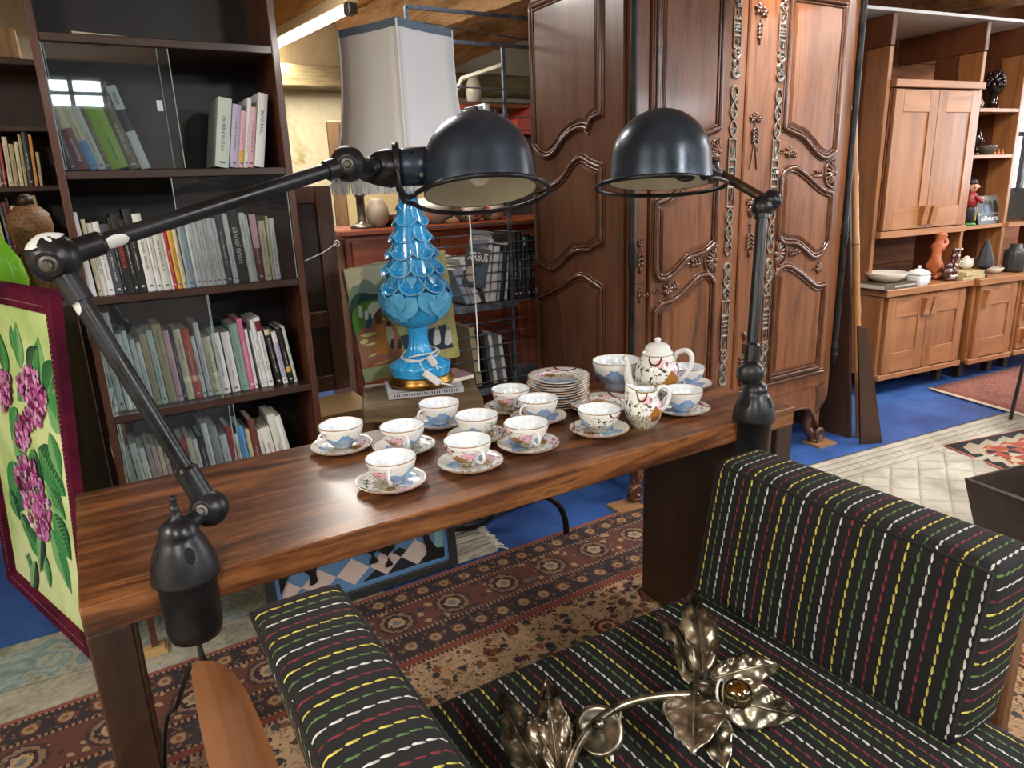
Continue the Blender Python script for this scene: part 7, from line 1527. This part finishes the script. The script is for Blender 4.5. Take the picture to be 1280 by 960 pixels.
# ------------------------------------------------------------------ striped settee in the foreground
def cushion(x0, x1, y0, y1, z0, z1, axis, uo=0.0, rad=.022, bul=(.012, .012, .012), shear=0.0, n=(14, 22, 14)):
    """axis: 'y' = stripes are lines of constant y; 'x' = constant x (on top)"""
    m = MB(); h = ((x1-x0)/2, (y1-y0)/2, (z1-z0)/2); c = ((x0+x1)/2, (y0+y1)/2, (z0+z1)/2)
    def surf(k, sg, a, b):
        i, j = [q for q in range(3) if q != k]; p = [0, 0, 0]; p[k] = sg*h[k]; p[i] = a*h[i]; p[j] = b*h[j]
        q = [max(-(h[w]-rad), min(h[w]-rad, p[w])) for w in range(3)]; d = V([p[w]-q[w] for w in range(3)])
        d = d.normalized()*rad if d.length > 1e-9 else d; r_ = V(q)+d
        r_[k] += sg*bul[k]*(1-a*a)*(1-b*b)
        return r_
    for k in range(3):
        i, j = [q for q in range(3) if q != k]
        for sg in (-1, 1):
            ni, nj = n[i], n[j]; vs = []; ps = []; fs = []; us = []
            T_ = lambda q, N: sin((q/N-.5)*pi)*.5+(q/N-.5)
            for a in range(ni+1):
                for b in range(nj+1):
                    r_ = surf(k, sg, max(-1, min(1, T_(a, ni))), max(-1, min(1, T_(b, nj)))); w_ = V(c)+r_; vs.append((w_.x+shear*(w_.z-z0), w_.y, w_.z)); ps.append(w_)
            def uvof(p):
                if axis == 'y':
                    if k == 1: return (p.z-z1+uo, p.x)          # boxing at the ends: stripes stacked
                    return (p.y+uo, (p.z if k == 0 else p.z+abs(p.x-(x0 if shear > 0 else x1))))
                if k == 0: return (p.z+uo, p.y)
                return (p.x+uo, p.y+p.z)
            for a in range(ni):
                for b in range(nj):
                    q = [a*(nj+1)+b, (a+1)*(nj+1)+b, (a+1)*(nj+1)+b+1, a*(nj+1)+b+1]; fs.append(q); us.append([uvof(ps[e]) for e in q])
            m.add(vs, fs, 0, True, us)
    return m
def edge_loop(x0, x1, y0, y1, z0, z1, face, shear, r_=.012, out=0.0):
    """piping along the border of one face of a cushion"""
    if face[0] == 'x':
        x = (x0 if face[1] == '-' else x1); P_ = [(x, y0+r_, z0+r_), (x, y1-r_, z0+r_), (x, y1-r_, z1-r_), (x, y0+r_, z1-r_)]
    out_ = []
    for i in range(4):
        a, b = V(P_[i]), V(P_[(i+1) % 4])
        for k in range(10): q = a+(b-a)*(k/10); out_.append((q.x+shear*(q.z-z0), q.y, q.z))
    return out_
t = thing('settee', 'black settee with red, white, green and yellow stitched stripes and wooden arms', 'settee', (.35, .45, 0)); ST = t
SZ = .425
sx0, sx1, sy0, sy1 = .345, 1.30, .36, 1.115
obj('seat_cushion', cushion(sx0, sx1, sy0, sy1, SZ-.13, SZ, 'x', .004, .03, (.0, .012, .012), 0, (30, 24, 8)), M_STRIPE, t, True)
sh_ = .20; bx0, bx1, by0, by1, bz0, bz1 = 1.155, 1.305, .485, 1.115, SZ-.005, .755
rc = obj('back_cushion', cushion(bx0, bx1, by0, by1, bz0, bz1, 'y', .004, .022, (.012, .006, .006), sh_), M_STRIPE, t, True)
obj('piping', MB().tube(edge_loop(bx0+.004, bx1, by0, by1, bz0, bz1, 'x-', sh_), .0045, 8, 0, True).tube(edge_loop(bx0, bx1-.004, by0, by1, bz0, bz1, 'x+', sh_), .0045, 8, 0, True), M_PIPING, rc, True)
lx0, lx1, ly0, ly1, lz1 = .205, .358, .30, 1.115, .755; shl = -.20
lc = obj('back_cushion', cushion(lx0, lx1, ly0, ly1, bz0, lz1, 'y', .0175, .022, (.012, .006, .012), shl), M_STRIPE, t, True)
obj('piping', MB().tube(edge_loop(lx0, lx1-.004, ly0, ly1, bz0, lz1, 'x+', shl), .0045, 8, 0, True).tube(edge_loop(lx0+.004, lx1, ly0, ly1, bz0, lz1, 'x-', shl), .0045, 8, 0, True), M_PIPING, lc, True)
# wooden arms outside both cushions, legs and rails
def arm(xo, w, sg):
    m = MB(); P_ = [(-.0, 1.15), (.018, 1.155), (w*.72, 1.12), (w, 1.02), (w+.004, .80), (w, .40), (w-.01, .16), (0, .16), (-.012, .45), (-.012, .85), (-.008, 1.05)]
    q = catmull([V((xo+sg*a, b, 0)) for a, b in P_], 5, True); m.prism([(p.x, p.y) for p in q], .63, .655); return m
obj('arm', arm(.047, .065, 1), M_ARMW, t, True); obj('arm', arm(1.445, .065, -1), M_ARMW, t, True)
for x, y_ in ((.05, .24), (1.362, .50)):
    for y in (y_, 1.0): obj('leg', MB().box(x, x+.04, y, y+.05, .0135, .63, b=.006), M_ARMW, t, True)
    obj('side_rail', MB().box(x+.005, x+.035, y_+.0505, .9995, .22, .29, b=.004), M_ARMW, t, True)
obj('seat_rail', MB().box(.0905, 1.3615, 1.01, 1.04, .22, .29, b=.004), M_ARMW, t, True); obj('seat_rail', MB().box(.0905, 1.40, .25, .28, .22, .29, b=.004), M_ARMW, t, True)
obj('webbing', MB().box(.10, 1.35, .281, 1.009, .27, .292, b=.002), M_CORDB, t, True)
# ------------------------------------------------------------------ gilt leaf wall lamp lying on the seat
SC = onZ(747, 918, SZ+.012)
t = thing('wall_sconce', 'gilt metal wall lamp with two leafy flower arms lying on the striped seat', 'wall lamp', tuple(SC)); SCN = t
vd = (EYE-onZ(750, 900, SZ)).normalized()
def sd_(x, y, h): return onZ(x, y, SZ+h)            # a point seen at a pixel, h above the seat
pc = sd_(748, 912, .045); bn = (vd*1.0+V((.1, .1, .25))).normalized()
Mb = frame(pc-bn*.034, bn); obj('backplate', MB().lathe([(0, .004), (.043, .004), (.045, .008), (.045, .028), (.042, .033), (.036, .034), (.033, .030), (0, .030)], 40, 0, Mb), M_BRASS, t, True)
cA = pc+bn*.018
f1 = sd_(872, 868, .075); f2 = sd_(705, 1000, .07)
stem = catmull([f2, sd_(712, 955, .085), sd_(736, 912, .085), sd_(770, 885, .085), sd_(815, 872, .085), f1], 8)
obj('arm', MB().tube(stem, .0075, 14), M_BRASS, t, True)
obj('mount_knob', MB().ball(sd_(749, 905, .092), .011, 0, 16).tube([pc, sd_(749, 907, .085)], .006, 10), M_BRASS, t, True)
leafm = leaf_mb(1.0, .21, .0, .035, .012, 26, 7, .10)
def sleaf(base, tip, wide, nrm, par, curl=.0):
    b, tp = V(base), V(tip); x = (tp-b); L_ = x.length; M = frame(b, nrm, x); 
    Z_ = V((M[0][2], M[1][2], M[2][2])); mm = MB(); xx = x.normalized(); z = V(nrm); z = (z-xx*z.dot(xx)).normalized(); y = z.cross(xx)
    vs = []
    for v in leafm.v:
        s = v.x; c_ = curl*sin(pi*s)*L_; p = b+xx*(v.x*L_)+y*(v.y*L_*wide/.21*(1+.06*sin(18*s)))+z*(v.z*L_+c_+.045*L_*sin(24*s-abs(v.y)*26)*min(1, abs(v.y)*9)*(1-s*.6)); vs.append(p)
    mm.add(vs, leafm.f, 0, True); mm.tube([b+(tp-b)*(i/8)*.97+z*(curl*sin(pi*i/8*.97)*L_+.006) for i in range(9)], [.0028-.002*i/8 for i in range(9)], 6)
    return obj('leaf', mm, M_BRASS, par, True)
up_ = V((0, 0, 1))
sleaf(sd_(866, 852, .07), sd_(820, 769, .05), .15, vd+RT*.5, t, .08)
sleaf(sd_(878, 845, .07), sd_(864, 737, .09), .15, vd+RT*.15, t, .06)
sleaf(sd_(890, 850, .07), sd_(976, 832, .06), .21, vd+UP*.4, t, .10)
sleaf(sd_(888, 866, .07), sd_(1002, 895, .03), .27, vd-UP*.2, t, .10)
sleaf(sd_(868, 866, .08), sd_(866, 942, .07), .42, vd-RT*.15, t, .05)
sleaf(sd_(880, 885, .05), sd_(908, 965, .02), .30, vd, t, .05)
# left flower (only its leaves reach into the picture)
sleaf(sd_(700, 985, .06), sd_(683, 844, .10), .155, vd, t, .06)
sleaf(sd_(690, 990, .06), sd_(624, 861, .07), .155, vd-RT*.2, t, .06)
sleaf(sd_(690, 1000, .06), sd_(600, 985, .05), .24, vd, t, .06); sleaf(sd_(710, 1000, .06), sd_(740, 1080, .04), .26, vd, t, .06)
def holder(c, axis):
    M = frame(c, axis); obj('socket', MB().lathe([(0, -.02), (.014, -.02), (.017, 0), (.017, .022), (.020, .024), (.020, .027), (0, .027)], 24, 0, M), M_BRASS, t, True); obj('collar', MB().lathe([(.019, .027), (.023, .0265), (.023, .030), (.019, .030)], 30, 0, M), M_WHITEP, t, True)
    obj('bulb', MB().lathe([(0, .028), (.013, .030), (.019, .036), (.0245, .047), (.0262, .058), (.0245, .069), (.0185, .079), (.009, .0845), (0, .0855)], 32, 0, M), metalmat('mirrored_bulb', (150, 138, 110), (176, 164, 136), .06, 3, 1.0), t, True)
holder(sd_(882, 862, .075), (RT*.82+UP*.1-FW*.55)); holder(f2, vd)
obj('flex', MB().tube(catmull([sd_(776, 890, .015), sd_(772, 915, .02), sd_(760, 938, .012), sd_(745, 945, .01)], 6), .002, 8).tube([sd_(764, 935, .016), sd_(765, 952, .010)], [.003, .004], 8), M_CORDW, t, True)
# ------------------------------------------------------------------ chess picture under the table
CY = 2.225; cq = lambda x, y: onY(x, y, CY)
cx1 = cq(572, 705).x; cx0 = cq(330, 735).x; CH = .52
t = thing('framed_picture', 'blue and cream chessboard picture in a dark frame standing under the table', 'picture', (cx0, CY, .006)); w = cx1-cx0; fw = .034
M_CF = paint((52, 56, 56), .4, 0, 0, .2); M_CB = paint((92, 136, 184), .5)
LN = .07
def lt(m):
    for v in m.v: v.y += LN*v.z
    return m
for x in (0, w-fw): obj('frame_side', lt(MB().box(x, x+fw, -.012, .012, 0, CH, b=.004)), M_CF, t)
for z in (0, CH-fw): obj('frame_rail', lt(MB().box(fw+.0005, w-fw-.0005, -.012, .012, z, z+fw, b=.004)), M_CF, t)
m = MB()
for x in (fw, w-fw-.016): m.box(x, x+.016, -.006, .006, fw, CH-fw, b=.002)
for z in (fw, CH-fw-.016): m.box(fw+.016, w-fw-.016, -.006, .006, z, z+.016, b=.002)
obj('inner_frame', lt(m), M_CB, t)
g = G('chequered_print'); x = g.sep(g.ob); a, b = x[0], x[2]
u1 = g.ma('ADD', g.ma('MULTIPLY', a, 8.2), g.ma('MULTIPLY', b, 10.0)); u2 = g.ma('SUBTRACT', g.ma('MULTIPLY', a, 8.2), g.ma('MULTIPLY', b, 10.0))
ck = g.ma('MODULO', g.ma('ABSOLUTE', g.ma('ADD', g.ma('FLOOR', u1), g.ma('FLOOR', u2))), 2.0)
col = g.mix(ck, C(206, 190, 184), C(96, 136, 178))
low = g.ma('LESS_THAN', g.ma('ADD', b, g.ma('MULTIPLY', g.ma('ABSOLUTE', g.ma('SUBTRACT', a, w*.68)), .6)), .14); col = g.mix(g.ma('MULTIPLY', low, ck), col, C(40, 44, 52))
col = g.mix(g.ma('GREATER_THAN', a, w*.885), col, C(134, 186, 190)); M_CHK = g.fin(col, .35)
m = MB(); m.add([(fw+.012, .002, fw+.012), (w-fw-.012, .002, fw+.012), (w-fw-.012, .002, CH-fw-.01), (fw+.012, .002, CH-fw-.01)], [[0, 1, 2, 3]]); obj('print', lt(m), M_CHK, t)
m = MB(); inv = lambda x, y: (cq(x, y).x-cx0, cq(x, y).z-.006)
def sil(pts, k, mi=0):
    m = MB(); q = [inv(*p) for p in pts]; q = [(p.x, p.y) for p in catmull([V((*p, 0)) for p in q], 3, True)]; m.add([(p[0], -.0005-k*.0004, p[1]) for p in q], [list(range(len(q)))], 0); obj('painted_piece', lt(m), paint((26, 24, 24), .5), t)
sil([(372, 712), (385, 706), (398, 700), (408, 696), (400, 706), (396, 718), (398, 728), (388, 733), (388, 722), (380, 716)], 0)
sil([(455, 680), (470, 676), (474, 688), (468, 694), (474, 703), (462, 706), (466, 696), (456, 690)], 1)
sil([(472, 678), (484, 672), (494, 674), (494, 686), (486, 696), (492, 706), (482, 710), (486, 697), (474, 690)], 2)
sil([(530, 668), (536, 666), (538, 674), (546, 684), (552, 690), (552, 702), (540, 700), (534, 708), (530, 706), (534, 690), (531, 678)], 3)
sil([(536, 690), (556, 684), (555, 696), (540, 700)], 4); sil([(346, 735), (360, 712), (366, 706), (352, 745)], 5)
# ------------------------------------------------------------------ odds and ends on the floor
p_ = [onY(708, 676, 2.17), onY(706, 648, 2.17), onY(697, 630, 2.17), onY(676, 617, 2.17), onY(640, 598, 2.17)]
t = thing('tubular_frame', 'black bent tubular chair frame on the blue floor under the table', 'chair frame', (p_[0].x, 2.17, 0)); p_[0].z = .022
q_ = [onY(x, y, 2.42) for x, y in ((520, 662), (560, 660), (598, 653), (618, 635), (628, 600))]
obj('leg', MB().tube(catmull(p_+[onY(560, 560, 2.2)], 6), .0125, 14), M_BLACKIRON, t, True); obj('leg', MB().tube(catmull(q_, 6), .02, 14), M_BLACKIRON, t, True)
obj('crossbar', MB().tube([onY(560, 560, 2.2), q_[-1]], .0125, 12), M_BLACKIRON, t, True)
tt = [onZ(612, 650, .012), onZ(640, 636, .012), onZ(680, 622, .012), onZ(735, 598, .012)]
o = obj('cable', MB().tube(catmull([onZ(590, 668, .012)]+tt+[onZ(800, 575, .012)], 8), .005, 8), M_CORDB, world=True, loc=tuple(tt[1])); tag(o, 'thin black cable lying across the blue floor', 'cable')
pol = [onZ(*p, 0) for p in ((566, 664), (588, 660), (622, 692), (572, 708))]; m = MB(); m.prism([(p.x, p.y) for p in pol], .0095, .022)
g = G('grey_mat'); M_MAT = g.fin(g.ramp(g.noise(g.map(g.ob, (1, 12, 1), (0, 0, .6)), 9, 3), [(.4, C(120, 118, 104)), (.6, C(190, 186, 170))]), .95)
t = thing('fringed_mat', 'small grey fringed mat beside the chess picture', 'mat', (pol[0].x, pol[0].y, 0)); obj('weave', m, M_MAT, t, True); m = MB(); rn = random.Random(6)
for i in range(34):
    for e0, e1 in ((pol[1], pol[2]),):
        p = e0+(e1-e0)*(i+.5)/34; n_ = V(((e1-e0).y, -(e1-e0).x, 0)).normalized(); n_ = -n_ if n_.dot(pol[0]-e0) > 0 else n_; m.tube(catmull([p+V((0, 0, .018)), p+n_*.015+V((rn.uniform(-.006, .006), rn.uniform(-.006, .006), .022)), p+n_*.04+V((rn.uniform(-.01, .01), rn.uniform(-.01, .01), .010))], 3), .003, 5)
obj('fringe', m, paint((206, 202, 186), .95), t, True)
# trough-shaped wooden crate, right edge
ct = [onZ(1205, 602, .25), onZ(1281, 583, .25)]; e_ = (ct[1]-ct[0]); e_.z = 0; e_.normalize(); f_ = V((e_.y, -e_.x, 0)); f_ = -f_ if f_.dot(EYE-ct[0]) < 0 else f_
t = thing('crate', 'dark flared wooden crate with a divider at the right picture edge', 'crate', (ct[0].x, ct[0].y, 0)); o0 = V((ct[0].x, ct[0].y, 0)); Lc, Wc, Hc, ins = .44, .42, .25, .05
def cpt(a, b, z): k = ins*(1-z/Hc); a2 = k+(Lc-2*k)*a; b2 = k+(Wc-2*k)*b; return o0+e_*a2+f_*b2+V((0, 0, z+.0125))
def wall_(a0, b0, a1, b1, th):
    m = MB(); A, B, C_, D_ = cpt(a0, b0, 0), cpt(a1, b1, 0), cpt(a1, b1, Hc), cpt(a0, b0, Hc); c = cpt(.5, .5, Hc/2); n_ = (B-A).cross(D_-A).normalized(); n_ = n_ if n_.dot(c-A) > 0 else -n_; m.add([A, B, C_, D_]+[p+n_*th for p in (A, B, C_, D_)], [[0, 1, 2, 3], [4, 5, 6, 7], [0, 1, 5, 4], [1, 2, 6, 5], [2, 3, 7, 6], [3, 0, 4, 7]]); return m
for a in ((0, 0, 1, 0), (0, 1, 1, 1), (0, 0, 0, 1), (1, 0, 1, 1)): obj('side_board', wall_(*a, .014), M_CRATE, t, True)
m = MB(); m.add([cpt(.01, .01, .004), cpt(.99, .01, .004), cpt(.99, .99, .004), cpt(.01, .99, .004)], [[0, 1, 2, 3]]); obj('bottom_board', m, M_CRATE, t, True)
m = MB(); A, B = cpt(.42, .05, .17), cpt(.42, .95, .17); A2, B2 = cpt(.42, .06, .01), cpt(.42, .94, .01); m.add([A, B, B2, A2]+[p+e_*.014 for p in (A, B, B2, A2)], [[0, 1, 2, 3], [4, 5, 6, 7], [0, 1, 5, 4], [1, 2, 6, 5], [2, 3, 7, 6], [3, 0, 4, 7]]); obj('divider', m, M_CRATE, t, True)
# table standing mostly outside the picture: its black leg shows at the right edge
lg = onZ(1263, 524, .012); d_ = onY(1283, 440, lg.y); t = thing('side_table', 'small table at the right edge, only its slim black leg in view', 'table', (lg.x+.55, lg.y, 0)); tp = lg+(d_-lg)*(.62/max(.05, d_.z-.012))
obj('leg', MB().tube([lg, tp], .011, 4, sm=False), M_CORDB, t, True); o2 = V((tp.x+.20, tp.y-.44, tp.z))
for k in (-.2, -1.9): 
    q = V((o2.x+.3*cos(k), o2.y+.3*sin(k), tp.z)); obj('leg', MB().tube([V((o2.x+.42*cos(k), o2.y+.42*sin(k), .016)), q], .011, 4, sm=False), M_CORDB, t, True)
obj('tabletop', MB().lathe([(0, 0), (.45, 0), (.46, .01), (.45, .022), (0, .022)], 40, 0, Mx.Translation(o2)), M_DARKBRD, t, True)
# ------------------------------------------------------------------ light
def area(name, loc, target, sx, sy, pw, col):
    l = bpy.data.lights.new(name, 'AREA'); l.shape = 'RECTANGLE'; l.size = sx; l.size_y = sy; l.energy = pw; l.color = col; o = bpy.data.objects.new(name, l); COL.objects.link(o); o.location = loc
    d = V(target)-V(loc); o.rotation_euler = d.to_track_quat('-Z', 'Y').to_euler(); return o
area('window_daylight', (X1+.18, .1, 1.78), (X1-3, .1, 1.5), 3.1, 1.3, 190, (.86, .93, 1.0))
for i, ((a, b), p) in enumerate(zip(WINS, (6, 170, 90))): area('window_daylight', ((a+b)/2, Y0-.2, 2.36), ((a+b)/2+.2, 0, 1.2), b-a-.06, .27, p, (.82, .91, 1.0))
M_TUBE = em('unseen_tube_glow', (1, .95, .86, 1), 10)
TUBES_AND_FILLS = [(2.6, 1.7, 66), (4.6, 1.0, 72), (-.9, -1.3, 95), (6.6, 1.2, 60), (1.6, -1.5, 110), (1.0, 3.4, 40), (-2.3, .6, 125)]  # tubes behind the viewer, over the rack and far left are added fill
for i, (x, y, pw) in enumerate(TUBES_AND_FILLS):
    t = thing('fluorescent_or_fill_light', 'ceiling tube lamp outside the picture, %s along the room' % ordw(i), 'ceiling light', (x, y, 2.55)); obj('housing', MB().box(-.06, .06, -.65, .65, .0, .06, b=.004), M_WHITEP, t)
    for dx in (-.03, .03): obj('tube', MB().tube([(dx, -.6, -.02), (dx, .6, -.02)], .016, 12), M_TUBE, t)
    area('tube_or_fill_light', (x, y, 2.50), (x, y, 0), .14, 1.2, pw, (1, .965, .91))
area('tube_or_fill_light', tuple(ta+td*.75-V((0, 0, .02))), tuple(ta+td*.75-V((0, 0, 1))), .06, 1.4, 35, (1, .95, .84))
wd_ = bpy.data.worlds.new('daylight'); scn.world = wd_; wd_.use_nodes = True; b_ = wd_.node_tree.nodes['Background']; b_.inputs[0].default_value = (.62, .76, 1, 1); b_.inputs[1].default_value = .9
scn.view_settings.view_transform = 'Standard'; scn.view_settings.look = 'None'; scn.view_settings.gamma = 1; scn.view_settings.exposure = -.18
try: scn.view_settings.use_curve_mapping = False
except Exception: pass
scn.cycles.use_denoising = True
scn.cycles.max_bounces = 8; scn.cycles.transparent_max_bounces = 16; scn.cycles.sample_clamp_indirect = 6
